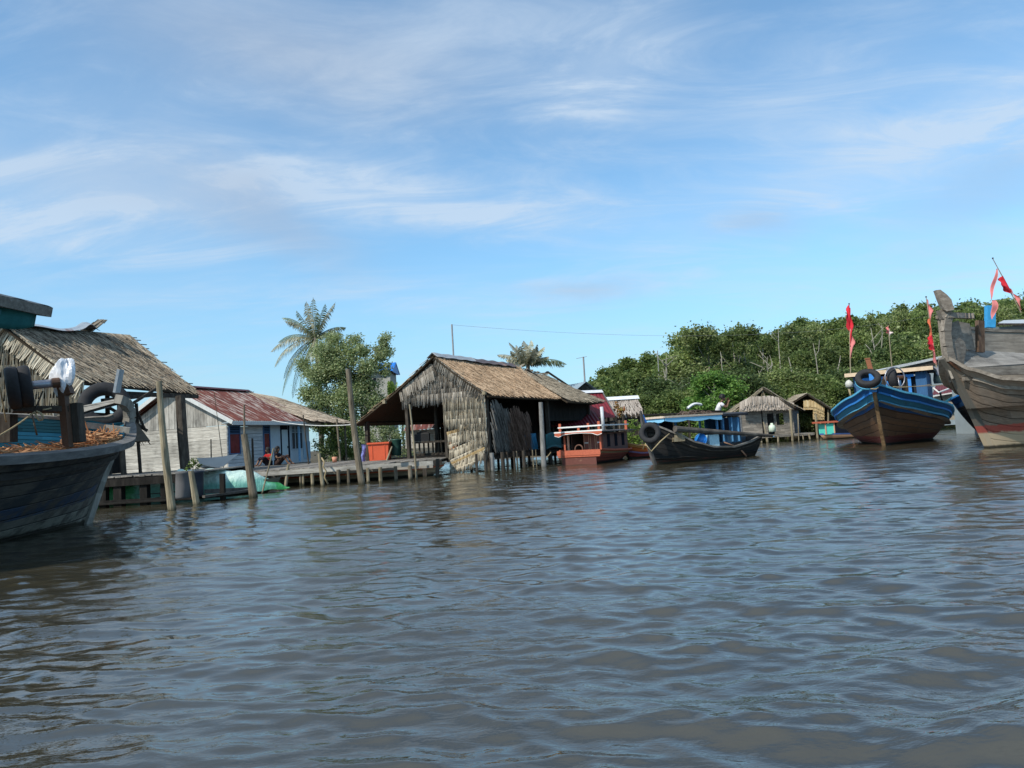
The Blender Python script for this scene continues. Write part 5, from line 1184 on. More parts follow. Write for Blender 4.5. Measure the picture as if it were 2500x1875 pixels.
def fr2(px,py,dep,droop,mat=m_palmdry):
    q=at(px,py,48+dep)-l0; d=q-hd; L=d.length*1.12; aim=d+V(0,0,droop*L*L*.38); az=math.atan2(aim.x,aim.y); el=math.asin(max(-.99,min(.99,aim.z/aim.length)))
    mb=MB(); frond(mb,hd,az,el,L,droop,.55,26,.04,0,V(.1,0,0)); obj('frond',mb,mat,P2)
for a in ((1246,842,.2,.25),(1250,860,-.5,.3),(1262,848,.5,.15),(1278,838,-.2,.05),(1294,836,.3,.05),(1308,845,-.4,.12),(1324,850,.4,.25),(1318,865,-.6,.3),(1270,850,-1,.1),(1300,855,-1,.1),(1240,880,.3,.4),(1335,872,.2,.3),(1285,845,1,.1)): fr2(*a)
fr2(1378,890,-.3,.38,m_palm); fr2(1372,896,.3,.36,m_palm); fr2(1220,868,-.3,.35)
for (px,py,h_,Y_) in ((955,925,60,64),(978,935,40,64)):
    t=thing('nipa_palm','small bright palm beside the blue roofed tower' if px<960 else 'thin small palm sprout left of the big hut roof','palm',V(at(px,py,Y_).x,Y_,.2)); mb=MB()
    zt=at(px,py+20,Y_).z-.2
    for k in range(7): frond(mb,(0,0,zt-1.0),rr(0,6.28),R(rr(60,85)),1.6,.25,.5,18,.05)
    obj('frond',mb,m_leafy if px<960 else m_palm,t); mb=MB(); mb.tube([(0,0,-.2),(0,0,zt-1)],.1,7); obj('trunk',mb,m_bark,t)
# ================================================================= swiftlet tower with blue roof
SW=thing('tower_house','tall grey concrete house with a bright blue roof behind the mangrove tree','house',(0,0,0)); Y_=68; g=at(925,1090,Y_); l0=V(g.x,Y_,.3); SW.location=l0
c0=at(875,908,Y_)-l0; c1=at(952,908,Y_)-l0; zt=c0.z
mb=MB(); mb.hexa([(c0.x,0,-.2),(c1.x,0,-.2),(c1.x,3.5,-.2),(c0.x,3.5,-.2),(c0.x,0,zt),(c1.x,0,zt),(c1.x,3.5,zt),(c0.x,3.5,zt)]); wl0=obj('wall',mb,mpaint('concrete_stain',(.34,.33,.29),(.18,.18,.16),.45,.9,1.2),SW)
mb=MB(); 
for zz in (zt-.55,): mb.box((c1.x-.5,-.03,zz),(.25,.05,.35)); mb.box((c1.x-1.5,-.03,zz-.3),(.25,.05,.35))
obj('opening',mb,MATS['vent_dark'],wl0)
mb=MB(); zr=at(958,880,Y_).z-.3; corr(mb,bil((c0.x-.3,-.45,zt-.12),(c1.x+.35,-.45,zt-.12),(c1.x+.35,1.75,zr),(c0.x-.3,1.75,zr)),3.2,.02,.3); corr(mb,bil((c1.x+.35,3.95,zt-.12),(c0.x-.3,3.95,zt-.12),(c0.x-.3,1.75,zr),(c1.x+.35,1.75,zr)),3.2,.02,.3)
mb.poly([(c1.x+.3,-.4,zt-.2),(c1.x+.3,3.9,zt-.2),(c1.x+.3,1.75,zr-.05)])
obj('roof',mb,mplain('roof_blue',(.01,.16,.55),.45,.4,.1,2),SW)
# ================================================================= houses right of the big hut
def gable_house(name,label,cat,loc,rz,L,Wd,ze,zr,roofmat,wallmat,ovh=.4,cap=None,thatchd=False,open_=False,z0=.3,wallp=None):
    t=thing(name,label,cat,loc,rz); mb=MB()
    Pl_=bil((-ovh,-Wd/2-ovh,ze),(L+ovh,-Wd/2-ovh,ze),(L+ovh,0,zr),(-ovh,0,zr),.03); Pr_=bil((L+ovh,Wd/2+ovh,ze),(-ovh,Wd/2+ovh,ze),(-ovh,0,zr),(L+ovh,0,zr),.03)
    if thatchd:
        slab(mb,lambda u,v:Pl_(u,v)-V(0,0,.06),.05,6,3); slab(mb,lambda u,v:Pr_(u,v)-V(0,0,.06),.05,6,3); r_=obj('roof',mb,m_tdark,t); mb=MB(); n_=int((Wd/2+ovh)*1.2/.24)
        thatch(mb,Pl_,L,Wd/2+ovh,n_,.10,.45,.05,.5,.02,.9,.5); thatch(mb,Pr_,L,Wd/2+ovh,n_,.10,.45,.05,.5,.02,.9,.5); obj('thatch',mb,roofmat,r_)
    else:
        corr(mb,Pl_,L,.018,.2); corr(mb,Pr_,L,.018,.2); r_=obj('roof',mb,roofmat,t)
    if cap: 
        mb=MB(); slab(mb,lambda u,v:V(lerp(-ovh-.05,L+ovh+.05,u),(v-.5)*.7,zr+.08-abs(v-.5)*.45),.02,4,4); obj('ridge_cap',mb,cap,r_)
    if not open_:
        mb=MB(); siding(mb,(0,Wd/2),(0,-Wd/2),z0,ze,.18,.03); siding(mb,(0,-Wd/2),(L,-Wd/2),z0,ze,.18,.03); siding(mb,(L,-Wd/2),(L,Wd/2),z0,ze,.18,.03); siding(mb,(L,Wd/2),(0,Wd/2),z0,ze,.18,.03)
        for x in (0.0,L): 
            mb.poly([(x,-Wd/2,ze-.05),(x,Wd/2,ze-.05),(x,0,zr-.08)]); mb.poly([(x+.03,-Wd/2,ze-.05),(x+.03,0,zr-.08),(x+.03,Wd/2,ze-.05)])
        obj('wall',mb,wallmat,t)
    for x in (0,L):
        for y in (-Wd/2,Wd/2):
            mb=MB(); mb.beam((x,y,-.3),(x,y,ze),.14,.14,(1,0,0)); obj('post',mb,m_dark,t)
    return t,r_
# red roofed house: gable faces right-camera
zf=lambda px,py,Y: at(px,py,Y).z
g=at(1471,1060,38); RH=thing('red_roof_house','dark open sided house with a steep red tin roof behind the orange cabin boat','house',V(g.x,38,0),R(200)); 
# local +x runs left-back along the ridge
zr=zf(1470,956,38); 
mb=MB(); m_red=mpaint('tin_red',(.17,.018,.026),(.26,.09,.08),.28,.5,1.6)
corr(mb,bil((4.2,1.3,zr-1.25),(-.1,1.45,zr-1.45),(-.1,0,zr),(4.2,0,zr)),4.3,.018,.2); corr(mb,bil((4.0,2.5,zr-1.75),(1.2,2.5,zr-1.8),(1.0,1.2,zr-1.0),(4.0,1.2,zr-1.1)),3,.018,.2)
rf=obj('roof',mb,m_red,RH); mb=MB(); corr(mb,bil((-.1,-2.0,zr-1.85),(4.2,-2.0,zr-1.85),(4.2,0,zr),(-.1,0,zr)),4.3,.018,.2); obj('roof',mb,m_red,RH)
mb=MB(); slab(mb,lambda u,v:V(lerp(-.15,4.3,u),(v-.5)*.35,zr+.10-abs(v-.5)*.3),.02,4,4); obj('ridge_cap',mb,mplain('cap_white',(.62,.64,.66),.5),rf)
mb=MB(); mb.beam((-.14,0,zr-.03),(-.14,1.45,zr-1.48),.05,.14); mb.beam((-.14,0,zr-.03),(-.14,-2.0,zr-1.9),.05,.14); obj('fascia',mb,mwood('fascia_dgrey',(.09,.09,.09),(.14,.14,.14),(.2,.2,.2)),rf)
mb=MB(); mb.poly([(.2,1.2,zr-1.3),(.2,0,zr-.15),(.2,-1.3,zr-1.3)]); mb.poly([(.26,1.2,zr-1.3),(.26,-1.3,zr-1.3),(.26,0,zr-.15)]); mb.beam((0,1.6,zr-1.65),(0,-2.0,zr-1.75),.06,.10); mb.beam((.0,1.2,zr-1.3),(0,-1.4,zr-1.3),.06,.08); mb.beam((0,2.4,zr-2.3),(0,-1.9,zr-2.1),.05,.12)
obj('gable_frame',mb,MATS['fascia_dgrey'],RH)
for (x,y) in ((0,1.6),(0,.8),(0,-.2),(0,-1.0),(0,-1.9),(3.8,2.3),(3.8,-1.9),(0,2.4)):
    mb=MB(); mb.beam((x,y,-.3),(x,y,zr-1.4),.09,.09,(1,0,0)); obj('post',mb,m_dark,RH)
mb=MB(); mb.box((3.0,0,1.1),(.05,4.2,1.7)); mb.box((.5,1.9,.95),(.05,.9,1.1)); mb.box((.6,-1.4,.75),(.05,1.1,.8)); mb.box((2,0,.28),(4,4.4,.1)); obj('inner_wall',mb,mwood('inner_greygreen',(.04,.045,.04),(.075,.08,.07),(.12,.12,.11),(1,1,6)),RH)
# grey thatched house next to it
g=at(1500,1060,46); zr2=zf(1520,972,46)
t,_=gable_house('thatched_house','steep grey thatched house with a white ridge right of the red roof','house',V(at(1490,1040,45).x,45,0),R(4),1.75,2.8,zf(1520,1018,44),zr2,mthatch('thatch_pinkgrey',[(.26,.22,.19),(.38,.33,.285),(.32,.275,.235),(.46,.41,.36)]),m_dark,.12,MATS['cap_white'],True)
g=at(1408,1040,50); t,_=gable_house('house','small house with a blue grey roof and dark gable peeping over the big hut','house',V(at(1388,1040,50).x,50,0),R(-60),2.2,1.8,zf(1430,962,50),zf(1410,938,50),mplain('tin_bluegrey',(.22,.28,.32),.5,.4),m_dark,.25)
# low jetty roof right of the bush
mb=MB(); a=at(1555,1015,42); b_=at(1690,1010,44); mb.beam(a,b_,1.2,.06); mb.beam(a+V(0,-.6,.02),b_+V(0,-.6,.02),.08,.10); lr=thing('lean_to','long low dark lean-to roof behind the bow of the black boat','shed',tuple(V(a.x,a.y,0))); mb.move((-a.x,-a.y,0)); obj('roof',mb,m_dark,lr)
for px in (1560,1600,1640,1680): mb=MB(); p=at(px,1012,42.5)-V(a.x,a.y,0); mb.beam((p.x,p.y,-.3),(p.x,p.y,p.z),.1,.1,(1,0,0)); obj('post',mb,m_dark,lr)
# bright bush
BU=thing('mangrove_bush','bright yellow green bush on the bank left of the black boat','bush',at(1545,1095,35)); l0=Vector(BU.location); l0.z=0; BU.location=l0; cl=[]; rng=random.Random(2)
for (px,py,r) in ((1560,1040,20),(1540,1045,18),(1575,1050,16),(1530,1065,16),(1550,1070,20),(1570,1075,18),(1535,1088,14),(1555,1092,16),(1522,1080,10),(1548,1030,10)):
    for j in range(3): q=at(px+rng.uniform(-.5,.5)*r,py+rng.uniform(-.5,.5)*r,35+rng.uniform(-.4,.4))-l0; cl.append((q.x,q.y,q.z,r/FPX*35*rng.uniform(.5,.7)))
obj('crown',leafcloud(cl,1100,.065,.85,.3,7,.3),m_leafy,BU); mb=MB(); limbs(mb,(0,0,-.2),(0,0,.9),.05,cl[:8],rng); obj('trunk',mb,m_bark,BU)
fp=thing('croton_plant','reddish leaved plant before the grey thatched house','plant',at(1512,1030,43)); l0=Vector(fp.location); l0.z=.3; fp.location=l0; cl=[]
for (px,py,r) in ((1508,995,8),(1514,1003,9),(1520,1000,8),(1512,1012,8),(1505,985,6)): q=at(px,py,43)-l0; cl.append((q.x,q.y,q.z,r/FPX*43))
obj('crown',leafcloud(cl,900,.09,.9,.3,8),mleaf('leaf_red',[(.30,.07,.03),(.20,.16,.04),(.35,.14,.05),(.14,.16,.04)]),fp); mb=MB(); mb.tube([(0,0,0),(0,0,1.6)],.04,6); obj('stem',mb,m_bark,fp)
# antenna poles and the power line
def mast(px,pyt,pyb,Y_,label,r,cross=False,base=None):
    p=at(px,pyt,Y_); b_=at(px+ (pyb-pyt)*.05,pyb,Y_); t=thing('antenna_mast',label,'mast',V(b_.x,Y_,.2)); mb=MB(); mb.tube([(0,0,0),(p.x-b_.x,0,p.z-.2)],r,7); obj('pole',mb,mplain('pole_grey',(.25,.25,.25),.6),t)
    if cross: mb=MB(); mb.beam((p.x-b_.x-.5,0,p.z-.3),(p.x-b_.x+.25,0,p.z-.2),.03,.03); mb.beam((p.x-b_.x,-.3,p.z-.25),(p.x-b_.x,.3,p.z-.25),.03,.03); obj('antenna',mb,MATS['pole_grey'],t)
mast(1103,792,870,42,'thin grey pole standing over the ridge of the big hut',.05)
mast(1424,871,956,50,'thin aerial mast with a small crossbar above the red roof',.06,True)
mast(1605,856,960,70,'thin bare mast in front of the wooded hill',.05)
mb=MB(); a=at(1103,793,42); b_=at(2560,690,80); 
pts=[a.lerp(b_,i/40)-V(0,0,2.7*4*(i/40)*(1-i/40)) for i in range(41)]
mb.tube(pts,.007,5); solo('power_cable',mb,MATS['pole_grey'],'thin overhead cable running from the hut pole across the sky to the right','cable',origin=tuple(a))
# ================================================================= orange cabin boat
OB=thing('cabin_boat','small orange cabin boat with white roof rails moored beside the big hut','boat',(4.95,32.3,0),rzof((-.52,-.855)))
P=hullfn(4.75,.93,-.25,[(0,.55),(.3,.45),(.7,.50),(1,.58)],.7,um=.45,stern=.95,eb=1.0,em=.45)
hm=hull_mesh(P,28,8); transom(P,hm,8)
obj('hull',hm,mhull('hull_orange',[(0,(.22,.05,.03)),(.45,(.30,.07,.04)),(.82,(.34,.24,.12)),(.90,(.42,.105,.055))],7,(.25,.10,.06),.28),OB,True)
mb=MB(); mb.box((4.80,0,.47),(.05,1.9,.20)); mb.box((4.80,0,.33),(.04,1.84,.05)); obj('transom_board',mb,mpaint('orange_paint',(.42,.105,.055),(.42,.2,.1),.3),OB)
mb=MB(); mb.box((4.79,0,.12),(.03,1.5,.30)); obj('transom_lower',mb,mpaint('redbrown_paint',(.12,.04,.03),(.22,.11,.07),.35),OB)
obj('gunwale',rail(P,1,.02,.07,.05,0,.98),MATS['orange_paint'],OB)
mb=MB(); mb.grid(lambda u,v:V(lerp(.3,4.7,u),lerp(-1,1,v)*(P.W(lerp(.3,4.7,u)/4.75)-.06),.42),20,4); obj('deck',mb,m_dark,OB)
cb_=MB(); 
for y in (-.68,.68): cb_.box((2.7,y,.84),(2.6,.03,.72))
cb_.box((1.4,0,.84),(.03,1.36,.72)); obj('cabin_wall',cb_,mpaint('cabin_brown',(.14,.07,.055),(.09,.06,.05),.4),OB)
# stern doors (three narrow panels) and posts
mb=MB(); mb.box((4.0,-.33+.68,.84),(.03,.02,.7)); 
for y,(w_) in ((.30,.20),(.08,.17),(-.14+.0,.0)): pass
fd=MB(); fd.box((4.02,.30,.86),(.03,.86,.74)); d_=obj('cabin_door',fd,mpaint('door_rust',(.22,.07,.05),(.14,.06,.05),.3),OB)
for yy in (.58,.30,.02):
    f_=MB()
    for a,b_ in (((4.05,yy-.10,.52),(4.05,yy-.10,1.18)),((4.05,yy+.10,.52),(4.05,yy+.10,1.18)),((4.05,yy-.10,1.18),(4.05,yy+.10,1.18)),((4.05,yy-.1,.52),(4.05,yy+.1,.52))): f_.beam(a,b_,.018,.018)
    obj('door_frame',f_,mpaint('frame_peach',(.62,.33,.22),(.4,.2,.14),.2),d_)
hn=MB(); hn.box((4.07,.58,.83),(.02,.16,.04)); hn.box((4.07,.02,.83),(.02,.16,.04)); obj('door_latch_bar',hn,mplain('white_paint',(.70,.69,.66),.5,.4,.08),d_)
for (x,y) in ((4.4,-.78),(4.4,.80),(4.4,-.62)): mb=MB(); mb.beam((x,y,.5),(x,y,1.24),.07,.07,(1,0,0)); obj('post',mb,MATS['orange_paint'] if y!=-.62 else MATS['frame_peach'],OB)
rf=MB(); slab(rf,lambda u,v:V(lerp(1.1,4.7,u),lerp(-1.02,1.02,v),1.27+.05*math.sin(math.pi*v)),.03,8,8); r_=obj('roof',rf,mplain('roof_dark',(.05,.045,.045),.7),OB)
mb=MB(); mb.beam((4.74,-1.06,1.31),(4.74,1.06,1.31),.05,.055); r2=obj('roof_edge',mb,MATS['white_paint'],r_)
mb=MB()
def fas(u,v): y=lerp(-1.04,1.04,u); d=.10 if abs(y)>.82 else .04+.06*(abs(y)/.82)**2; return V(4.745,y,1.28-v*(d+.06*(1-abs(abs(y)-.85)/.2 if abs(abs(y)-.85)<.2 else 0)))
mb.shell(fas,24,1,.02); obj('valance',mb,MATS['orange_paint'],r_)
mb=MB()
for a,b_ in zip(range(24),range(1,25)):
    p=fas(a/24,1)+V(.012,0,0); q=fas(b_/24,1)+V(.012,0,0); mb.beam(p,q,.03,.02)
obj('valance_trim',mb,MATS['white_paint'],r_)
for (x,y,h) in ((4.55,-.88,.38),(4.55,.84,.38),(4.55,-.05,.18),(1.9,.88,.38),(1.9,-.88,.38)): mb=MB(); mb.beam((x,y,1.28),(x,y,1.28+h),.10,.06,(1,0,0)); obj('rail_post',mb,MATS['orange_paint'],OB)
mb=MB(); mb.beam((4.58,-.96,1.50),(4.58,.98,1.50),.04,.055); mb.beam((4.55,.96,1.50),(1.85,.96,1.50),.04,.05); mb.beam((4.55,-.92,1.50),(1.85,-.92,1.5),.04,.05); obj('roof_rail',mb,MATS['white_paint'],OB)
for k in range(3):
    mb=MB(); x=1.9+k*.75; mb.box((x,.70,.88),(.26,.02,.5)); obj('window',mb,MATS['vent_dark'],OB)
mb=MB(); mb.tube([(3.6,.6,1.28),(3.55,.56,2.25)],.07,10); obj('exhaust_pipe',mb,mpaint('pipe_white',(.50,.52,.53),(.3,.26,.22),.3),OB,True)
mb=MB(); mb.torus((4.3,-.22,.60),(1,0,.1),.17,.03,.03,18,6); obj('steering_wheel',mb,mplain('wheel_brown',(.14,.07,.05),.6),OB,True)
ropething([at(1462,1052,29),at(1472,1048,30),at(1480,1050,30),at(1476,1056,30)],'small heap of netting lying on the orange cabin boat roof',.06,m_post,'net_bundle','net')
ropething(sagline(at(1345,1104,28.5),at(1325,1124,28.2),.03),'mooring line from the orange cabin boat to the grey post',.015)
# white buoy shaped hull behind
mb=MB(); c=at(1502,1088,33); mb.grid(lambda u,v:c+V(.55*(u-.3),.3*(v-.5)*(1-u*.6),.42*(1-u)**.7*(1-abs(v-.5)*.6)-.28),10,6); solo('boat_cover',mb,mpaint('cover_cream',(.45,.42,.36),(.2,.16,.12),.3),'cream canvas cover between the orange cabin boat and the bush','cover',origin=tuple(c),smooth=True)
# orange prow boat
OP=thing('wooden_boat','low boat with orange and red striped side behind the black boat','boat',(tuple(V(at(1524,1118,31).x,31.2,0))),R(12))
P=hullfn(4.5,.5,-.25,[(0,.72),(.15,.55),(1,.5)],.5,um=.3,stern=.7,em=.35,eb=.8)
hm=hull_mesh(P,24,8); transom(P,hm,8); obj('hull',hm,mhull('hull_stripe',[(0,(.30,.05,.04)),(.55,(.25,.2,.35)),(.63,(.62,.14,.03)),(.86,(.62,.28,.08))],6,(.4,.15,.08),.22),OP,True)
obj('gunwale',rail(P,1,.02,.05,.05),mpaint('ochre_trim',(.5,.27,.1),(.3,.2,.1),.3),OP)
mb=MB(); mb.tube([(.45,0,-.3),(.1,0,.3),(-.1,0,.8),(-.22,0,1.35)],[.06,.06,.05,.03],6); obj('stem',mb,m_black,OP)
# ================================================================= black boat with blue canopy
KB=thing('fishing_boat','black wooden boat with a tyre on its bow and a pale blue scalloped canopy','boat',(4.45,24.5,0),rzof((.87,.49)))
P=hullfn(5.25,.80,-.22,[(0,1.30),(.06,1.28),(.16,1.02),(.30,.66),(.45,.46),(.65,.40),(.82,.52),(1,.74)],.45,um=.40,stern=.55,eb=.85,em=.42,srake=.35,bp=.62,rp=1.3)
hm=hull_mesh(P,56,10); transom(P,hm,10); m_hk=mhull('hull_black',[(0,(.035,.028,.024)),(.3,(.022,.021,.02)),(.8,(.03,.028,.026))],8,(.045,.04,.034),.4,.75,(.10,(.10,.03,.022)))
obj('hull',hm,m_hk,KB,True)
im=MB()
for s in (1,-1): im.grid(lambda u,v:P(u**1.5,lerp(.35,1,v),s,.05),30,5,(5.6,1),flip=(s<0))
obj('inner_planking',im,mhull('inner_black',[(0,(.05,.048,.045)),(.8,(.04,.07,.10))],7,(.08,.07,.06),.4),KB,True)
obj('gunwale',rail(P,1,.0,.10,.06,zoff=.02),mwood('gunw_grey',(.11,.10,.09),(.19,.175,.155),(.28,.26,.23),(1,5,5)),KB)
obj('wale',rail(P,.82,.015,.03,.05),MATS['timber_dark'],KB)
mb=MB(); pts=[P(0,v/8,1) for v in range(9)]
for a,b_ in zip(pts,pts[1:]): mb.beam(a+V(-.02,0,0),b_+V(-.02,0,0),.10,.11,(1,0,0))
mb.beam((-.02,0,1.2),(-.12,0,1.86),.13,.13,(1,0,0),.07,.06); obj('stem',mb,mwood('stem_dk',(.05,.048,.045),(.09,.085,.08),(.14,.13,.12),(4,4,1)),KB)
mb=MB(); mb.hexa([(.02,-.02,1.2),(.22,-.05,1.2),(.22,.05,1.2),(.02,.02,1.2),(-.10,-.02,1.78),(-.02,-.04,1.72),(-.02,.04,1.72),(-.10,.02,1.78)]); obj('stem_board',mb,mplain('stem_blue',(.03,.14,.42),.6),KB)
mb=MB(); mb.grid(lambda u,v:V(lerp(.3,5.3,u),lerp(-1,1,v)*(P.W(lerp(.3,5.3,u)/5.6)-.08)*.9,.20),20,4); obj('deck',mb,mpaint('deck_bluegrey',(.14,.17,.19),(.10,.09,.08),.5),KB)
mb=MB(); mb.grid(lambda u,v:V(lerp(.0,.95,u),lerp(-1,1,v)*(P.W(lerp(.01,.95,u)/5.6)-.02),lerp(1.26,.92,u)),6,4); obj('foredeck',mb,MATS['stem_dk'],KB)
tyre('black tyre hung round the stem of the black boat',at(1587,1057,24.15),V(-.30,-.93,.2),.37,.24)
# canopy
cn=MB(); slab(cn,lambda u,v:V(lerp(.35,3.0,u),lerp(-.62,.38,v),1.60+.04*math.sin(math.pi*v)),.03,10,6); c_=obj('canopy_roof',cn,mwood('canopy_wood',(.2,.17,.13),(.32,.28,.22),(.42,.38,.30)),KB)
mb=MB(); mb.beam((.33,-.65,1.60),(1.9,-.65,1.61),.05,.07); mb.beam((1.92,-.65,1.61),(3.05,-.65,1.62),.05,.065); mb.beam((.33,-.65,1.6),(.33,.40,1.6),.05,.07); obj('canopy_edge',mb,mpaint('cream_trim',(.52,.42,.33),(.35,.28,.2),.3),c_)
mb=MB(); mb.shell(lambda u,v:V(lerp(.38,3.03,u),-.64,1.565-v*(.10+.055*abs(math.sin(u*8.2)))),60,2,.012); mb.shell(lambda u,v:V(.36,lerp(-.62,.38,u),1.565-v*(.10+.05*abs(math.sin(u*6)))),20,2,.012); obj('valance',mb,mplain('valance_skyblue',(.22,.50,.72),.7,.2,.1),c_)
for (x,y) in ((.95,.35),(2.9,-.5),(1.75,.36),(2.9,.35)): mb=MB(); mb.beam((x,y,.4),(x,y,1.58),.07,.05,(1,0,0)); obj('post',mb,mplain('post_skyblue',(.08,.22,.40),.6),KB)
mb=MB(); mb.box((1.3,.40,1.25),(.7,.02,.6)); obj('canopy_side',mb,MATS['vent_dark'],KB)
wh=MB(); wh.box((3.62,-.45,1.02),(.95,.04,.9)); wh.box((3.62,.35,1.02),(.95,.04,.9)); wh.box((4.1,-.05,1.0),(.04,.8,.9)); w0=obj('wheelhouse_wall',wh,mpaint('plank_blue',(.035,.11,.20),(.03,.07,.12),.45,.7,2,(5,5,.5)),KB)
mb=MB(); 
for x in (3.2,3.62,3.95): mb.beam((x,-.49,.6),(x,-.49,1.47),.09 if x>3.5 else .06,.03)
obj('wall_batten',mb,MATS['post_skyblue'],w0)
mb=MB(); mb.box((3.4,-.48,1.2),(.2,.02,.5)); obj('window',mb,MATS['vent_dark'],w0)
rf=MB(); slab(rf,lambda u,v:V(lerp(2.95,4.4,u),lerp(-.62,.45,v),1.60+.07*math.sin(math.pi*v)),.07,6,6); obj('wheelhouse_roof',rf,mplain('roof_charcoal',(.03,.032,.04),.8),KB)
pole_a=at(1648,1047,24.2); pole_b=at(1885,1064,26.6)
mb=MB(); n_=12; pp=[pole_a.lerp(pole_b,i/n_) for i in range(n_+1)]; mb.tube(pp,[.11]+[.10-.004*i for i in range(n_)],10); solo('spare_mast',mb,mwood('mast_dark',(.045,.04,.034),(.09,.08,.07),(.15,.135,.115),(1,1,1),3),'long dark log lashed along the side of the black boat','log',origin=tuple(pole_a))
mb=MB(); q=at(1655,1062,24.5); mb.box(tuple(q),(.28,.2,.16)); mb.box(tuple(q+V(-.02,0,-.15)),(.4,.3,.14),.2); solo('wood_block',mb,m_postlight,'pale wooden block under the end of the long dark log','block',origin=tuple(q))
bx=at(1738,1092,25.3); mb=MB(); mb.box((0,0,.22),(.46,.3,.44),.5); o=solo('fish_box',mb.move(bx),mpaint('box_palebluepeel',(.40,.60,.68),(.42,.36,.28),.38),'pale blue peeling box standing amidships on the black boat','box',origin=tuple(bx))
c=at(1711,1073,24.9); mb=MB(); ax=V(-.35,-.9,.15).normalized(); mb.tube([c,c+ax*-.26],[.205,.16],22); mb.torus(c,ax,.2,.014,.014,24,6); solo('plastic_tub',mb,mplain('tub_blue',(.02,.20,.60),.4,.5,.1),'blue plastic tub lying on its side in the black boat','tub',origin=tuple(c),smooth=True)
ropething([at(1570,1097,24.0),at(1575,1083,23.9),at(1590,1102,23.9),at(1612,1078,23.95),at(1634,1059,24.2)],'pale rope drawn in a zigzag across the bow of the black boat',.022)
ropething([at(1767,1079,25.4),at(1785,1086,25.6),at(1802,1093,25.9),at(1815,1105,26),at(1822,1114,26.1)],'orange brown pole end trailing from the black boat stern into the water',.03,mplain('stick_orange',(.40,.22,.14),.8),'boat_pole','pole')
mb=MB(); rg=random.Random(6)
for i in range(16):
    c=at(rg.uniform(1665,1748),rg.uniform(1008,1013),25.9+rg.uniform(-.3,.3)); 
    mb.torus(c,(rg.uniform(-.4,.4),rg.uniform(-1,-.3),rg.uniform(.2,1)),rg.uniform(.07,.13),.028,.028,14,6)
for i in range(14):
    a=at(rg.uniform(1650,1745),1012,25.8+rg.uniform(-.3,.3)); mb.tube([a,a+V(.15,.1,.06),a+V(.35,.15,.03)],.022,5)
solo('fishing_net',mb,mwood('net_brown',(.05,.035,.03),(.10,.07,.055),(.17,.13,.1)),'brown coiled fishing net lying on the canopy of the black boat','net',origin=tuple(at(1700,1010,26)),kind=None)
mb=MB(); mb.beam(at(1690,1004,26.2),at(1761,1006,26.6),.3,.10); solo('dark_box',mb,m_black,'long dark tray on the rear of the blue canopy','tray',origin=tuple(at(1725,1004,26)))
mb=MB(); a=at(1680,997,27.2); b_=at(1715,988,27.5); mb.shell(lambda u,v:a.lerp(b_,u)+V(0,v*.3,.10*math.sin(math.pi*u)+.06*math.sin(v*3)),8,3,.05); solo('white_sack',mb,mplain('sack_white',(.55,.56,.56),.7,.2,.1),'pale folded sheet lying above the net on the canopy','sheet',origin=tuple(a))
# people on it
ST=dict(pelvis=(0,0,.14),waist=(.05,.0,.27),chest=(.13,.0,.45),neck=(.19,0,.58),chin=(.25,0,.63),face=(.26,0,.70),crown=(.25,0,.77),look=(1,-.2,-.25),
 shL=(.15,.17,.53),elL=(.36,.2,.42),wrL=(.40,.06,.60),shR=(.13,-.18,.52),elR=(.32,-.22,.36),wrR=(.42,-.08,.54),
 hipL=(.06,.10,.11),knL=(.42,.16,.12),anL=(.48,.14,-.30),toL=(.60,.14,-.34),hipR=(.06,-.10,.11),knR=(.40,-.12,.12),anR=(.44,-.12,-.30),toR=(.56,-.14,-.34))
p=at(1752,1022,27.0); person('man in a white shirt with short black hair sitting on the black boat roof',(p.x-.02,p.y,p.z),R(-5),ST,mplain('shirt_white',(.62,.60,.60),.9,.1,.08),mplain('trousers_grey',(.10,.10,.11),.9,.1),'short',1.08)
p=at(1726,1083,26.0); S2=dict(SIT); person('person in dark clothes with black hair under the blue canopy',(p.x,p.y,.22),R(150),S2,MATS['cloth_dark'],MATS['cloth_dark'],'short',.98)
# ================================================================= stilt huts on the far bank
SH=thing('stilt_hut','thatched stilt hut with a torn leaf gable and two dark windows behind the black boat','hut',(0,0,0)); g=at(1868,1070,44); l0=V(g.x,43.5,0); SH.location=l0
L_=lambda px,py,Y: at(px,py,Y)-l0
ap=L_(1858,946,44); le=L_(1783,1010,44); re_=L_(1938,993,43); re2=L_(1972,999,45.5); ap2=L_(1885,950,47)
mb=MB(); Pq=bil(re_+V(0,-.3,0),re2+V(.15,1.2,0),ap2+V(0,1.0,0),ap+V(0,-.35,0),.02,.05); slab(mb,lambda u,v:Pq(u,v)-V(0,0,.06),.05,6,3); Pq2=bil(le+V(-.2,3.5,0),le+V(0,-.2,0),ap+V(0,-.3,0),ap2+V(0,1,0),.02,.03); slab(mb,lambda u,v:Pq2(u,v)-V(0,0,.06),.05,6,3); r_=obj('roof',mb,m_tdark,SH)
mb=MB(); thatch(mb,Pq,3.8,2.4,12,.08,.4,.05,.5,.02,1,.5); thatch(mb,Pq2,3.8,2.4,9,.1,.4,.05,.5,.05,1,.5); obj('thatch',mb,MATS['thatch_oldgrey'],r_)
m_pinkleaf=mthatch('leaf_pinkgrey',[(.20,.165,.135),(.42,.36,.30),(.30,.25,.205),(.50,.43,.36)])
mb=MB(); rg=random.Random(44)
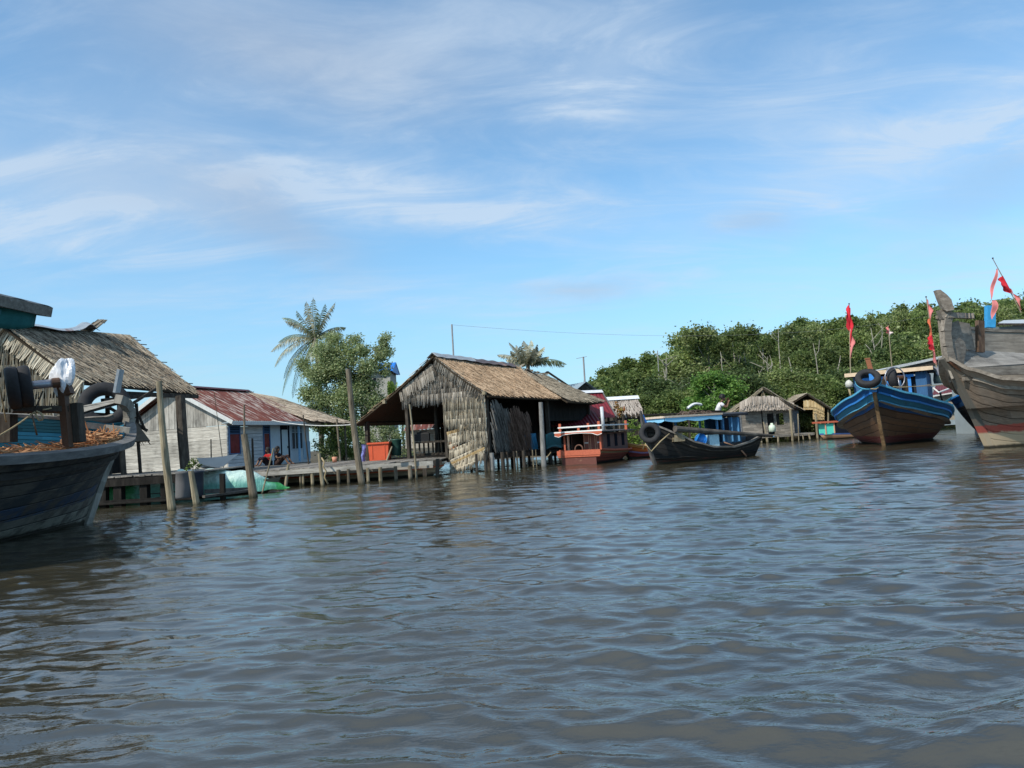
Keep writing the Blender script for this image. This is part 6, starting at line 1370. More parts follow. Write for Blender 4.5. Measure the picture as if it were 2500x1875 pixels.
for r in range(6):
    n=90
    for i in range(n):
        px=lerp(1806,1938,(i+rg.random()*.6)/n); ytop=968+r*6+rg.uniform(-2,2)+ (abs(px-1865)>40)*0
        lim=965+max(0,(1838-px))*.55+max(0,px-1885)*.36
        if ytop<lim: ytop=lim
        ybot=min(ytop+18+rg.uniform(-3,3),1003+rg.uniform(-2,2)-(px-1806)*.03)
        if ybot-ytop<3: continue
        a=L_(px,ytop,43.2); b_=L_(px+rg.uniform(-2,2)+ .6,ybot,43.1-rg.uniform(0,.1)); w_=.03; mb.poly([a-V(w_,0,0),b_-V(w_*.6,0,0),b_+V(0,-.03,-.02),b_+V(w_*.6,0,0),a+V(w_,0,0)])
obj('gable_leaves',mb,m_pinkleaf,SH)
fl=L_(1868,1062,43.3).z
mb=MB(); zt=L_(1868,1000,43.3).z; x0=L_(1815,1050,43.3).x; x1=L_(1945,1050,43.3).x
for (xa,xb,za,zb) in ((x0,x0+1.28,fl,zt+.3),(x0+1.36,x0+1.62,fl,zt+.3),(x0+1.62,x0+2.02,zt-.25,zt+.3),(x0+2.02,x0+2.18,fl,zt+.3),(x0+2.18,x0+2.62,fl,fl+.55),(x0+2.18,x0+2.62,zt-.28,zt+.3),(x0+2.62,x1,fl,zt+.3),):
    siding(mb,(xa,0.15),(xb,0.15),za,zb,.16,.03)
obj('wall',mb,mwood('hut_boards',(.13,.115,.095),(.22,.195,.165),(.32,.29,.25),(.8,.8,6)),SH)
mb=MB(); siding(mb,(x1,.15),(x1+.9,1.6),fl,zt+.2,.2,.03); mb.box(((x0+x1)/2,3.0,(fl+zt)/2),(x1-x0+.4,.05,zt-fl)); mb.box((x0,1.5,(fl+zt)/2),(.05,2.8,zt-fl)); obj('side_wall',mb,mwood('hut_boards_grey',(.07,.075,.08),(.12,.125,.13),(.18,.19,.2),(.8,.8,6)),SH)
mb=MB(); k0=ap+V(0,-.2,-.15)
for d in ((-.55,-.48),(.6,-.42),(-.1,-.5),(.12,-.48)): mb.beam(k0,k0+V(d[0],0,d[1]),.05,.05)
mb.beam(le+V(0,-.2,-.1),ap+V(0,-.3,-.1),.07,.07); mb.beam(le+V(-.1,-.3,.15),ap+V(-.4,-.3,-.3),.05,.05); mb.beam(le+V(-.4,-.3,-.25),le+V(.5,-.3,.3),.05,.05); obj('gable_frame',mb,m_postlight,SH)
mb=MB(); mb.box(((x0+x1)/2+.2,1.2,fl-.06),(x1-x0+1.4,3.6,.08)); mb.box(((x0+x1)/2+.2,-.55,fl-.12),(x1-x0+1.4,.06,.10)); obj('floor',mb,m_deck,SH)
for (pxa,pya,pxb,pyb,w_) in ((1929,998,1935,1071,.11),(1948,1010,1950,1072,.05),(1864,1030,1870,1055,.06),(1856,1065,1860,1082,.09),(1872,1068,1874,1081,.10),(1900,1066,1900,1079,.09),(1975,1060,1978,1073,.08),(1960,1062,1962,1074,.06),(1840,1065,1842,1080,.08)):
    mb=MB(); mb.tube([L_(pxa,pya,42.9),L_(pxb,pyb+1,42.9),L_(pxb,pyb+12,42.9)],w_/2*1.3,7); obj('stilt' if pya>1040 else 'post',mb,m_postlight,SH)
mb=MB(); c=L_(1885,1045,43)+l0; mb.tube([c+V(0,0,-.22),c+V(0,0,.08),c+V(0,0,.18),c+V(0,0,.20),c+V(0,0,.30)],[.21,.20,.15,.08,.08],16); solo('water_jug',mb,mplain('jug_white',(.55,.62,.50),.4,.5,.08),'round white plastic water tank on the stilt hut deck','water tank',origin=tuple(c),smooth=True)
mb=MB(); a=at(1826,1060,41.8); b_=at(1888,1065,41.3); mb.shell(lambda u,v:a.lerp(b_,u)+V(0,(v-.5)*.6*(1-u*.5),.06*math.sin(u*3.1)),10,4,.04); solo('canoe',mb,mplain('canoe_blue',(.04,.25,.5),.5),'small bright blue canoe lying at the edge of the stilt hut deck','canoe',origin=tuple(a))
S2=thing('thatched_hut','ochre walled thatched hut behind the stilt hut, pale post beside it','hut',(0,0,0)); l0=V(at(1964,1060,50).x,50,0); S2.location=l0
ap=L_(1964,961,50)-V(0,0,0); re_=L_(2042,1006,49.5); le=L_(1935,978,50)
mb=MB(); Pq=bil(re_+V(0,-.3,-.02),re_+V(.2,3,-.02),ap+V(.3,3,0),ap+V(0,-.4,0),.02,.03); slab(mb,lambda u,v:Pq(u,v)-V(0,0,.05),.05,5,3); Pq2=bil(le+V(-.8,2,-.5),le+V(-.6,-.4,-.35),ap+V(0,-.5,0),ap+V(.2,3,0)); slab(mb,lambda u,v:Pq2(u,v)-V(0,0,.05),.05,5,3); r_=obj('roof',mb,m_tdark,S2)
mb=MB(); thatch(mb,Pq,3,2.6,10,.1,.4,.05); thatch(mb,Pq2,2.5,1.8,8,.1,.4,.05); obj('thatch',mb,MATS['thatch_oldgrey'],r_)
mb=MB()
for r in range(5):
    for i in range(60):
        px=lerp(1962,2012,(i+rg.random()*.6)/60); ytop=978+r*8+rg.uniform(-2,2)+max(0,px-1990)*.5
        a=L_(px,ytop,49.7); b_=L_(px+.5,min(ytop+16,1024+rg.uniform(-6,2) if px>1985 else 1000),49.6); 
        if b_.z>a.z-.1: continue
        w_=.035; mb.poly([a-V(w_,0,0),b_-V(w_*.6,0,0),b_+V(0,-.03,0),b_+V(w_*.6,0,0),a+V(w_,0,0)])
obj('wall_leaves',mb,m_mat2,S2)
for px in (2003,2022,1995): mb=MB(); a=L_(px,998,49.8); b_=L_(px,1060,49.8); mb.tube([a,b_],.06,7); obj('post',mb,m_postlight,S2)
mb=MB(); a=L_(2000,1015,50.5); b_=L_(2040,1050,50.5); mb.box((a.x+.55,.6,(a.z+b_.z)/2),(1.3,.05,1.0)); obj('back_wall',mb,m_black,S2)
pole(1991,1010,1996,1073,.06,.065,'pale yellow bamboo post between the stilt hut and the turquoise cabin boat',m_postlight,'post','post',Y=44)
for (nm,lb,px0,px1,pyt,pyb,Yd,mt_,th) in (('shed_roof','small white tin roof at the foot of the wood',1994,2026,972,984,58,MATS['cap_white'],False),('shed_roof','small reddish roof with white gable trim left of the blue boat bow',2034,2062,971,981,60,MATS['tin_red'],False),('shed_roof','low grey brown thatched roof left of the blue boat bow',2006,2058,981,999,56,m_tgrey,True)):
    a=at(px0,pyb,Yd); b_=at(px1,pyb-1,Yd); c=at(px1-3,pyt-1,Yd+1.5); d=at(px0+4,pyt,Yd+1.5); t=thing('shed',lb,'shed',V(a.x,Yd,0)); o=V(a.x,Yd,0); mb=MB(); Pq=bil(a-o,b_-o,c-o,d-o); slab(mb,Pq,.06,6,2)
    r_=obj('roof',mb,m_tdark if th else mt_,t)
    if th: mb=MB(); thatch(mb,Pq,(b_-a).length,1.2,5,.1,.35,.04); obj('thatch',mb,mt_,r_)
    mb=MB(); mb.hexa([V(a.x+.1,Yd,0)-o,V(b_.x-.1,Yd,0)-o,V(b_.x-.1,Yd+1.4,0)-o,V(a.x+.1,Yd+1.4,0)-o,V(a.x+.1,Yd,a.z-.05)-o,V(b_.x-.1,Yd,b_.z-.05)-o,V(b_.x-.1,Yd+1.4,b_.z+.1)-o,V(a.x+.1,Yd+1.4,a.z+.1)-o]); obj('wall',mb,m_dark,t)
# turquoise cabin boat
TQ=thing('cabin_boat','small boat with a turquoise cabin and orange roof edge left of the blue boat','boat',V(at(2001,1070,42).x,42,0),R(4)); 
P=hullfn(4.2,.6,-.2,[(0,.38),(.5,.30),(1,.36)],.5,um=.3,stern=.8,em=.35); hm=hull_mesh(P,20,6); transom(P,hm,6); obj('hull',hm,mhull('hull_peach',[(0,(.50,.28,.16)),(.6,(.55,.33,.2)),(.84,(.06,.14,.4))],5,(.4,.25,.15),.25),TQ,True)
z=lambda px,py: at(px,py,42).z
mb=MB(); mb.box((.45,0,.62),(.5,.8,.62)); obj('cabin_wall',mb,mplain('turquoise',(.10,.60,.48),.5,.4,.08),TQ)
mb=MB(); mb.box((1.3,0,.55),(1.0,.8,.5)); obj('cabin_rear',mb,MATS['vent_dark'],TQ)
mb=MB(); mb.box((.95,0,z(2020,1032)+.04),(2.1,1.1,.10)); obj('roof',mb,MATS['orange_paint'],TQ)
mb=MB(); 
for x in (.72,.2,1.8): mb.beam((x,-.42,.3),(x,-.42,z(2020,1032)),.06,.05,(1,0,0))
obj('frame',mb,MATS['frame_peach'],TQ)
# ================================================================= blue boat
BB=thing('fishing_boat','blue banded wooden fishing boat pointing at the viewer, red flags above its cabin','boat',(13.95,27.5,0),rzof((.55,.835)))
P=hullfn(11.5,2.35,-.5,[(0,2.42),(.12,2.02),(.3,1.60),(.5,1.28),(.75,1.04),(1,.98)],1.9,um=.46,stern=.62,eb=1.05,em=.42,bp=.95,rp=1.15,srake=.5)
m_hb=mhull('hull_blue',[(0,(.16,.085,.045)),(.55,(.13,.075,.045)),(.71,(.012,.085,.27)),(.80,(.035,.20,.32)),(.895,(.012,.10,.28))],10,(.07,.05,.04),.38,.6,(.36,(.17,.035,.03)))
hm=hull_mesh(P,56,14); transom(P,hm,14); obj('hull',hm,m_hb,BB,True)
im=MB()
for s in (1,-1): im.grid(lambda u,v:P(u**1.5,lerp(.5,1,v),s,.08),36,6,(11.5,1),flip=(s<0))
obj('inner_planking',im,mhull('inner_blue',[(0,(.03,.14,.28))],8,(.08,.1,.12),.4),BB,True)
m_bl=mpaint('blue_bright',(.03,.20,.55),(.04,.10,.2),.25); m_lb=mpaint('blue_pale',(.09,.36,.55),(.06,.18,.3),.35)
obj('gunwale',rail(P,1,.01,.12,.07,.005,1,zoff=.02),m_lb,BB); obj('wale',rail(P,.90,.03,.06,.07,.01,1),m_bl,BB); obj('wale',rail(P,.79,.03,.06,.07,.01,1),m_lb,BB)
mb=MB(); pts=[P(0,v/12,1) for v in range(13)]
for a,b_ in zip(pts,pts[1:]): mb.beam(a+V(-.04,0,0),b_+V(-.04,0,0),.13,.20,(1,0,0))
obj('stem',mb,mwood('stem_ochre',(.12,.07,.035),(.22,.14,.075),(.34,.23,.13),(4,4,1)),BB)
mb=MB(); mb.beam(pts[-1]+V(-.04,0,-.3),pts[-1]+V(-.06,0,.42),.20,.22,(1,0,0),.20,.2); obj('stem_head',mb,m_bl,BB)
mb=MB(); q=pts[-1]+V(-.05,0,.40); mb.beam(q,q+V(.0,.10,.62),.17,.08,(1,0,0)); mb.beam(q+V(0,.10,.60),q+V(0,.10,.64),.2,.12,(1,0,0)); obj('mooring_bitt',mb,mpaint('rust_bitt',(.22,.075,.03),(.12,.05,.03),.4),BB)
mb=MB(); mb.grid(lambda u,v:V(lerp(.4,11,u),lerp(-1,1,v)*max(.02,P.W(lerp(.4,11,u)/11.5)-.12),max(.62,P.S(lerp(.4,11,u)/11.5)-.55)),24,4); obj('deck',mb,m_deck,BB)
tc=at(2119,925,27.35)
tyre('black truck tyre crowning the stem of the blue boat',tc,V(-.35,-.72,.75),.46,.32)
mb=MB(); ax=V(-.35,-.72,.75).normalized(); mb.torus((0,0,0),ax,.445,.02,.05,30,6); o=solo('tyre_rope',mb.move(tc-ax*.12),MATS['blue_pale'],'pale blue band round the truck tyre on the blue boat stem','rope',origin=tuple(tc),smooth=True)
ropething([tc+V(-.12,-.38,-.40),tc+V(.0,-.5,-.43),tc+V(.15,-.42,-.38)],'short pale rope under the truck tyre of the blue boat',.02)
# winch drum with tyres behind
wc=at(2180,925,29.6); tyre('black tyre on the winch of the blue boat behind its bow',wc,V(.80,-.55,.1),.46,.34)
wt=thing('deck_winch','rusty deck winch with a steel hoop on the blue boat foredeck','winch',tuple(wc+V(-.3,0,-.6))); mb=MB(); mb.tube([(-.1,0,.62),(.7,-.2,.62)],.10,12); obj('drum',mb,MATS['rust_bracket'],wt,True); mb=MB(); mb.torus((.18,-.38,.62),(.15,-1,.0),.44,.025,.025,28,6); mb.beam((.3,-.40,.62),(.34,-.40,.0),.04,.03); obj('hoop',mb,MATS['pipe_steel'],wt,True)
for (x,y) in ((-.1,.0),(.7,-.2)): mb=MB(); mb.beam((x,y,-.6),(x,y,.6),.12,.12,(1,0,0)); obj('leg',mb,m_dark,wt)
# cabin
cb_=MB(); cb_.box((7.6,-1.45,2.0),(3.6,.05,2.1)); cb_.box((7.6,1.45,2.0),(3.6,.05,2.1)); cb_.box((9.4,0,2.0),(.05,2.9,2.1))
for (y,w_) in ((-1.25,.40),(-.35,.25),(.55,.2),(1.3,.3)): cb_.box((5.85,y,2.0),(.05,w_,2.1))
cb_.box((5.85,0,1.25),(.05,2.9,.7)); c_=obj('cabin_wall',cb_,mpaint('cabin_navy',(.025,.09,.20),(.02,.06,.13),.4,.7,1.5,(4,4,.5)),BB)
mb=MB()
for y in (-.80,.1,.9): mb.beam((5.80,y,1.5),(5.80,y,2.95),.02,.14,(0,1,0))
mb.beam((5.78,-1.0,2.92),(5.78,1.4,2.92),.04,.12); obj('cabin_frame',mb,m_bl,c_)
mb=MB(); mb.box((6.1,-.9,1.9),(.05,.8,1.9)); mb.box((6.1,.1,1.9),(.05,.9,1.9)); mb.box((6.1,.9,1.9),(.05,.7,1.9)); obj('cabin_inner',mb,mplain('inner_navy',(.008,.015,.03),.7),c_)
mb=MB(); mb.box((6.06,-1.15,1.25),(.04,.5,.6)); obj('inner_panel',mb,mplain('panel_maroon',(.12,.03,.03),.7),c_)
rf=MB(); slab(rf,lambda u,v:V(lerp(5.5,9.6,u),lerp(-1.75,1.75,v),3.16+.03*math.sin(math.pi*v)),.05,8,6); r_=obj('cabin_roof',rf,mplain('roof_umber',(.05,.04,.035),.8),BB)
mb=MB(); mb.beam((5.48,-1.78,3.16),(5.48,1.78,3.16),.05,.17); obj('roof_fascia',mb,mpaint('fascia_cream',(.58,.44,.30),(.42,.26,.15),.35,.8,1.2),r_)
mb=MB(); mb.beam((5.5,-1.77,3.12),(9.6,-1.77,3.12),.05,.14); obj('roof_fascia',mb,m_dark,r_)
# flags
m_flag=mplain('flag_red',(.55,.03,.045),.8,.1,.25,3); m_flag2=mplain('flag_faded',(.62,.20,.19),.8,.1,.2,3); m_flagw=mplain('flag_white',(.6,.5,.48),.8,.1,.1)
def flagpole(label,px0,py0,px1,py1,Y,r,flags,name='flagpole'):
    """flags: (s0,s1,width,side,mat) along the pole measured from its top"""
    a=at(px0,py0,Y); b_=at(px1,py1,Y); t=thing(name,label,'flag',tuple(b_)); l=Vector(b_); mb=MB(); mb.tube([(0,0,-.1),(a-l)*.5,(a-l)],[r,r*.9,r*.6],7); obj('pole',mb,m_postlight,t)
    mb=MB(); mb.tube([(a-l),(a-l)+V(0,0,.05)],r*1.3,7); obj('finial',mb,m_dark,t)
    d=(b_-a); Lr=d.length; 
    for (s0,s1,w_,sd,mt_) in flags:
        fm=MB()
        def fp(u,v):
            s=lerp(s0,s1,v); wd=w_*math.sin(math.pi*min(1,v*.94+.06))**.8*(1+.15*math.sin(v*17)); 
            return (a-l)+d*s+V(sd*(u*wd),-.10*u*math.sin(v*9+u*4)-.04,-.05*u)
        fm.shell(fp,6,22,.006); obj('flag',fm,mt_,t,True)
    return t
flagpole('tall pole with a long narrow red flag on the left of the blue boat cabin',2073,743,2076,906,33.2,.028,((.0,.40,.19,-1,m_flag),(.05,.62,.10,1,m_flag),(.36,.80,.16,1,m_flag2)))
flagpole('thin pole with a ragged pennant at the right of the blue boat cabin',2261,726,2286,892,32.0,.028,((.03,.37,.13,1,m_flag2),(.30,.62,.11,-1,mplain('flag_orange',(.62,.16,.08),.8,.1,.2)),(.55,.78,.28,-1,m_flag),(.66,.98,.12,-1,m_flag2)))
flagpole('thin pole with a tiny red and white flag behind the blue boat',2168,793,2178,900,33.0,.026,((.02,.18,.14,-1,m_flag2),(.10,.24,.12,1,m_flagw)))
# lantern, buoy, rope
lt=at(2073,938,33.0); mb=MB(); mb.tube([lt+V(0,0,-.14),lt+V(0,0,.05),lt+V(0,0,.14),lt+V(.02,0,.2)],[.16,.17,.11,.03],14); solo('buoy',mb,mpaint('buoy_white',(.48,.47,.42),(.2,.17,.12),.35),'white float hanging under the left end of the blue boat cabin roof','float',origin=tuple(lt),smooth=True)
ropething([lt+V(-.03,0,-.12),lt+V(0,0,-.4),lt+V(.04,0,-.62)],'bundle of yellowish rope hanging below the white float',.05)
by=at(2293,917,33.5); mb=MB(); mb.tube([by+V(0,0,-.36),by+V(0,0,-.2),by+V(0,0,.12),by+V(0,0,.30),by+V(0,0,.36)],[.25,.27,.22,.12,.05],16); solo('drum_float',mb,mplain('drum_greygreen',(.24,.26,.20),.7),'greyish plastic drum hung at the right end of the blue boat cabin','float',origin=tuple(by),smooth=True)
mb=MB(); c=at(2290,900,33.3); mb.shell(lambda u,v:c+V((u-.5)*.62*(1-v*.8),0,.10-v*.42),6,4,.02); solo('folded_sail',mb,mplain('cloth_grey',(.28,.27,.29),.9,.1),'grey folded cloth hanging above the greyish drum','cloth',origin=tuple(c))
ropething(sagline(at(2180,944,28.6),at(2365,934,30),.05),'mooring line stretched from the blue boat winch towards the right ship',.014)
ropething(sagline(at(2180,947,28.6),at(2275,938,30),.03),'second mooring line below the first on the blue boat',.014)
mb=MB(); mb.tube([at(2272,942,32),at(2292,958,31.5),at(2316,949,32)],.035,6); solo('white_pipe',mb,MATS['white_paint'],'bent white pipe beside the drum behind the blue boat','pipe',origin=tuple(at(2292,958,31.5)))
for (a,b_) in (((2292,952),(2308,1000)),((2296,955),(2302,998))): mb=MB(); mb.tube([at(*a,33),at(*b_,33)],.03,6); solo('strut',mb,m_dark,'thin dark strut behind the stern of the blue boat','strut','thin struts behind the blue boat',origin=tuple(at(*a,33)))
# ================================================================= buildings behind the blue boat
TW=thing('tin_shed','grey corrugated metal shed with a pale roof edge behind the blue boat','shed',(0,0,0)); l0=V(at(2300,1040,48).x,48,0); TW.location=l0
m_tin=mplain('tin_wall',(.25,.29,.30),.55,.4,.12,2)
mb=MB(); a=L_(2185,1010,48); b_=L_(2480,1000,48); zt0=L_(2185,900,48).z; zt1=L_(2300,872,48).z; zt2=L_(2470,905,48).z; xm=L_(2302,870,48).x
def tw(x0,x1,z0,z1):
    n=int((x1-x0)/.08)
    mb.shell(lambda u,v:V(lerp(x0,x1,u),.02*math.sin(u*n*3.14),lerp(.3,lerp(z0,z1,u),v)),n,1,.02)
tw(a.x,xm,zt0-.1,zt1-.1); tw(xm,b_.x,zt1-.1,zt2-.1); obj('wall',mb,m_tin,TW)
mb=MB(); mb.beam((a.x-.3,-.15,zt0),(xm,-.15,zt1+.02),.25,.16); mb.beam((xm,-.15,zt1),(b_.x,-.15,zt2),.25,.12); slab(mb,bil(V(a.x-.3,0,zt0),V(a.x-.3,5,zt0),V(xm,5,zt1),V(xm,0,zt1)),.04,4,4); slab(mb,bil(V(b_.x,5,zt2),V(b_.x,0,zt2),V(xm,0,zt1),V(xm,5,zt1)),.04,4,4); obj('roof',mb,mplain('roof_paletin',(.42,.43,.43),.5),TW)
mb=MB(); mb.beam((a.x,-.1,zt0-.28),(xm,-.1,zt1-.26),.1,.30); obj('eave_shade_strip',mb,m_dark,TW)  # dark strip added in place of the shade under the roof edge
mr=thing('low_house','low house with a dark red tin roof behind the blue boat stern','house',V(at(2330,1020,42).x,42,0)); l0=Vector(mr.location)
mb=MB(); corr(mb,bil(L_(2276,964,41),L_(2350,956,41),L_(2342,935,43),L_(2285,940,43)),1.8,.015,.2); obj('roof',mb,mplain('tin_maroon',(.12,.03,.035),.7),mr)
mb=MB(); mb.beam(L_(2274,968,41),L_(2332,958,41),.06,.07); obj('fascia',mb,MATS['white_paint'],mr)
mb=MB(); mb.hexa([L_(2276,1030,41.3),L_(2352,1022,41.3),L_(2352,1022,43),L_(2276,1030,43),L_(2276,966,41.3),L_(2352,956,41.3),L_(2352,956,43),L_(2276,966,43)]); obj('wall',mb,mplain('wall_sand',(.34,.30,.24),.9),mr)
mb=MB(); mb.beam(L_(2280,1000,40.9),L_(2338,962,40.9),.06,.10); mb.beam(L_(2290,990,40.9),L_(2345,988,40.9),.06,.12); obj('rail',mb,mplain('rail_teal',(.02,.13,.18),.7),mr)
# small pontoon far behind
# blue and black boat behind the right ship
B3=thing('wooden_boat','black boat with pale blue deck boards squeezed between the blue boat and the right ship','boat',V(at(2352,1060,33).x-.4,31.5,0),rzof((.75,.66)))
P=hullfn(7,1.5,-.4,[(0,2.0),(.2,1.75),(1,1.4)],1.3,um=.35,stern=.8,em=.5,eb=1.1); hm=hull_mesh(P,28,8); transom(P,hm,8); obj('hull',hm,mhull('hull_blackred',[(0,(.02,.018,.018)),(.8,(.02,.09,.22))],8,(.03,.028,.026),.3,.7,(.3,(.09,.02,.02))),B3,True)
obj('gunwale',rail(P,1,.01,.14,.07),MATS['blue_bright'],B3)
mb=MB(); mb.hexa([(.1,-.45,2.0),(1.2,-.85,1.9),(1.2,.85,1.9),(.1,.45,2.0),(.1,-.45,2.06),(1.2,-.85,2.35),(1.2,.85,2.35),(.1,.45,2.06)]); obj('foredeck',mb,m_lb,B3)
# ================================================================= right wooden ship
RS=thing('wooden_ship','large unpainted grey timber ship with a carved prow at the right edge','ship',(13.18,21.6,0),rzof((.95,.31)))
LRS=12
# lower hull: starboard side is our side (local -y)
P=hullfn(LRS,2.0,-.6,[(0,2.85),(.03,2.45),(.09,2.08),(.2,1.86),(.3,1.72),(.6,1.6),(1,1.9)],1.75,um=.42,stern=.7,eb=1.2,em=.5,bp=.72,rp=.85)
m_rs=mhull('hull_ship',[(0,(.16,.125,.10)),(.5,(.175,.14,.11)),(.8,(.20,.165,.13))],11,(.18,.135,.10),.55,.8,(.70,(.36,.07,.05),.48,(.42,.33,.22)))
hm=hull_mesh(P,56,16); transom(P,hm,16); obj('hull',hm,m_rs,RS,True)
obj('gunwale',rail(P,1,.02,.16,.10,.003,1,zoff=.0),m_greywood,RS); obj('wale',rail(P,.90,.012,.05,.10,.03,1),m_greywood,RS)
# stem: keel piece, curved post and carved prow
mb=MB(); pts=[P(0,v/12,1) for v in range(13)]
for a,b_ in zip(pts,pts[1:]): mb.beam(a+V(-.03,0,0),b_+V(-.03,0,0),.16,.20,(1,0,0))
obj('stem',mb,mhull('stem_pale',[(0,(.36,.32,.26))],3,(.3,.26,.2),.4,.8,(.70,(.36,.07,.05),.48,(.42,.33,.22))),RS)
def rl(px,py,Y):
    p=at(px,py,Y)-Vector(RS.location); a=RS.rotation_euler.z; c,s=math.cos(a),math.sin(a); return V(p.x*c+p.y*s,-p.x*s+p.y*c,p.z)
mb=MB(); cs=[rl(2320,880,21.55),rl(2312,845,21.5),rl(2308,810,21.5),rl(2311,780,21.5),rl(2320,762,21.5)]
for a,b_ in zip(cs,cs[1:]): mb.beam(a,b_,.16,.30,(1,0,0),.16,.26)
obj('stem_post',mb,m_greywood,RS)
def plate(name,pix,Y,t,mat,parent):
    """a shaped timber board cut to an outline"""
    a=[rl(px,py,Y) for px,py in pix]; n=(a[1]-a[0]).cross(a[2]-a[0]).normalized()*t; k=len(a); mb=MB(); mb.v=[tuple(p) for p in a]+[tuple(p+n) for p in a]; mb.f=[tuple(range(k))[::-1],tuple(range(k,2*k))]+[(i,(i+1)%k,(i+1)%k+k,i+k) for i in range(k)]
    return obj(name,mb,mat,parent)
plate('prow',[(2286,708),(2296,707),(2312,719),(2323,731),(2330,756),(2312,760),(2306,756),(2300,745),(2293,728)],21.3,.16,m_greywood,RS)
plate('prow_scroll',[(2293,757),(2306,753),(2320,756),(2318,775),(2308,782),(2303,778)],21.4,.2,m_greywood,RS)
# upper works: far bulwark in boards with real thickness and inner deck bulwark
def far_in(x,s,z):  # far side surface
    w_=min(2.0,.25+1.75*math.sin(min(1.57,x*.34))**.8); return V(x,w_*s,z)
def topz(x): return 4.12-.03*x
mb=MB(); n=9
zb=[2.25,2.60,2.95,3.02,3.35,3.70]
fw_=lambda x:.04+1.9*math.sin(min(1.57,x*.28))
rows_=5
for r in range(rows_):
    def Q(u,v,r=r):
        x=lerp(.15,9,u**1.3); zt=topz(x); z0=2.2-.05*x; zz=lerp(z0,zt,(r+v*.985)/rows_); fl=.10*(zz-z0)*min(1,x/2.5)
        return V(x,fw_(x)+fl-(.25 if zz<lerp(z0,zt,.42) else 0)*(1-(zz-z0)/(zt-z0)/.42),zz)
    mb.shell(Q,30,2,.06,(9,1))
obj('far_bulwark',mb,mwood('bulwark_boards',(.17,.145,.12),(.26,.225,.185),(.35,.31,.26),(.5,3,5),1.6,.85,.35,.35),RS)
mb=MB(); mb.shell(lambda u,v:V(lerp(.1,9,u**1.3),fw_(lerp(.1,9,u**1.3))+.16*min(1,u*3),topz(lerp(.1,9,u**1.3))+(v-.5)*.10),30,1,.10); obj('cap_rail',mb,m_greywood,RS)
mb=MB()
for k in range(7): a=rl(lerp(2322,2372,k/6),lerp(770,772,k/6),21.5+k*.12); mb.box(tuple(a),(.22,.14,.16),.1*k)
obj('head_blocks',mb,mwood('block_dark',(.13,.11,.095),(.2,.175,.15),(.28,.25,.21)),RS)
mb=MB(); pa=[rl(2320,790,21.6),rl(2338,782,21.9),rl(2358,850,22.0),rl(2350,897,21.8),rl(2326,872,21.6)]; 
mb.v=[tuple(p) for p in pa]+[tuple(p+V(.06,.02,0)) for p in pa]; k=5; mb.f=[tuple(range(k))[::-1],tuple(range(k,2*k))]+[(i,(i+1)%k,(i+1)%k+k,i+k) for i in range(k)]; obj('bow_plank',mb,m_greywood,RS)
mb=MB(); pa=[rl(2338,785,22.2),rl(2365,790,22.6),rl(2378,855,22.6),rl(2357,852,22.2)]; mb.poly(pa); mb.poly([p+V(.05,0,0) for p in pa][::-1]); obj('bow_plank',mb,MATS['bulwark_boards'],RS)
# sloping foredeck and beam, hold ribs
mb=MB(); A1,A2,A3,A4=rl(2352,898,21.7),rl(2356,853,22.6),rl(2560,866,25.3),rl(2560,884,23.3)
for k in range(6):
    a=A1.lerp(A4,k/6); b_=A1.lerp(A4,(k+1)/6)
Pq=bil(A1,A4,A3,A2)
for k in range(7): mb.shell(lambda u,v,k=k:Pq(u,(k+v*.98)/7),8,1,.05)
obj('foredeck',mb,mwood('deck_grey2',(.19,.175,.16),(.27,.25,.225),(.34,.32,.29),(.5,5,5),1.5),RS)
mb=MB(); mb.beam(rl(2345,902,21.6),rl(2560,893,23.0),.10,.02); obj('deck_trim',mb,mplain('trim_orange',(.30,.12,.06),.8),RS)
mb=MB(); mb.beam(rl(2350,908,21.55),rl(2560,902,22.9),.14,.26,(0,0,1)); mb.beam(rl(2352,925,21.5),rl(2560,925,22.3),.10,.10); obj('deck_beam',mb,m_greywood,RS)
mb=MB(); mb.beam(rl(2318,880,21.5),rl(2350,905,21.55),.08,.12); obj('breasthook',mb,mpaint('wood_rusty',(.26,.12,.07),(.22,.18,.14),.4),RS)
for k in range(6): mb=MB(); a=rl(2392+k*27,926+k*.8,22.5+k*.3); b_=rl(2404+k*27,922+k*.8,22.9+k*.3); mb.beam(a+V(0,0,-.3),b_+V(0,0,-.02),.12,.14); obj('rib',mb,m_greywood,RS)
mb=MB(); mb.grid(lambda u,v:V(lerp(.6,11,u),lerp(-1,1,v)*max(.05,P.W(lerp(.6,11,u)/12)-.15),1.25),20,4); obj('hold_floor',mb,m_black,RS)
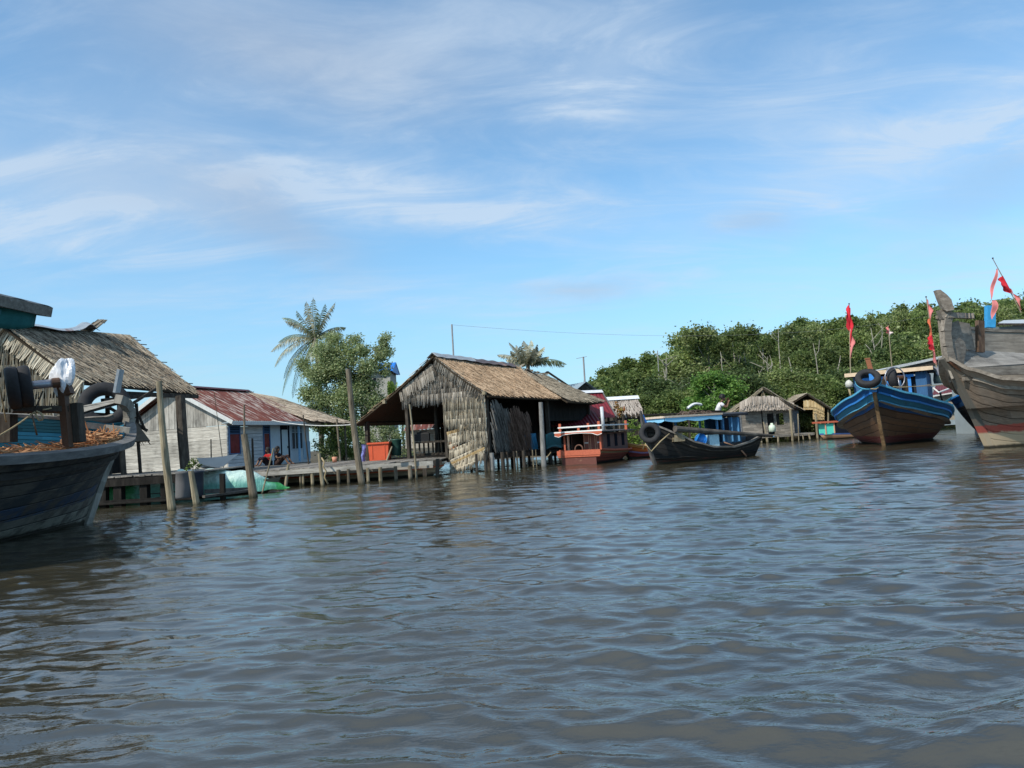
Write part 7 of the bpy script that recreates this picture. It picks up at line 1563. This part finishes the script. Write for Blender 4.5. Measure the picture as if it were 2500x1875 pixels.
mb=MB(); a=rl(2392,783,22.6); b_=rl(2393,860,22.6); mb.beam(a,b_,.26,.12,(0,1,0)); obj('bitt',mb,mwood('bitt_brown',(.05,.03,.022),(.10,.065,.045),(.16,.11,.08),(4,4,1)),RS)
# flags and post behind the ship
t=flagpole('leaning pole with faded red pennants high behind the right ship',2424,632,2492,757,27,.022,((.33,.66,.26,-1,m_flag),(.58,.98,.13,1,m_flag2)))
mb=MB(); a=at(2437,656,27)-Vector(t.location); b_=at(2421,733,27)-Vector(t.location); c=at(2420,780,27)-Vector(t.location)
mb.shell(lambda u,v:a.lerp(b_,v)+V((u-.5)*.16*math.sin(math.pi*min(1,v*.9+.08))-.05,-.05*math.sin(v*8),0),5,16,.006); mb.shell(lambda u,v:b_.lerp(c,v)+V(u*.24*math.sin(math.pi*min(1,v*.8+.2)),-.04*math.sin(v*7),0),5,14,.006); obj('flag',mb,m_flag2,t,True)
mb=MB(); p=at(2417,800,27.5); mb.beam(p,at(2417,747,27.5),.32,.2,(0,1,0)); solo('blue_post',mb,mplain('post_bluebright',(.04,.28,.55),.5),'bright blue post behind the high bulwark of the right ship','post',origin=tuple(p))
GR=thing('house','grey sheet roof just above the bulwark at the right edge','house',V(at(2460,1000,36).x,36,0)); l0=Vector(GR.location)
mb=MB(); slab(mb,bil(L_(2435,790,34),L_(2620,790,34),L_(2620,775,36.5),L_(2450,782,36.5)),.06,6,3); obj('roof',mb,mplain('roof_greywhite',(.40,.42,.43),.5),GR); mb=MB(); mb.beam(L_(2435,792,34),L_(2620,792,34),.06,.10); obj('fascia',mb,m_dark,GR)
mb=MB(); q0=L_(2445,1000,34.3); q1=L_(2620,1000,34.3); mb.hexa([(q0.x,0,0),(q1.x,0,0),(q1.x,2,0),(q0.x,2,0),(q0.x,-1.6,L_(2445,795,34).z),(q1.x,-1.6,L_(2445,795,34).z),(q1.x,2,L_(2445,795,34).z),(q0.x,2,L_(2445,795,34).z)]); obj('wall',mb,m_tin,GR)
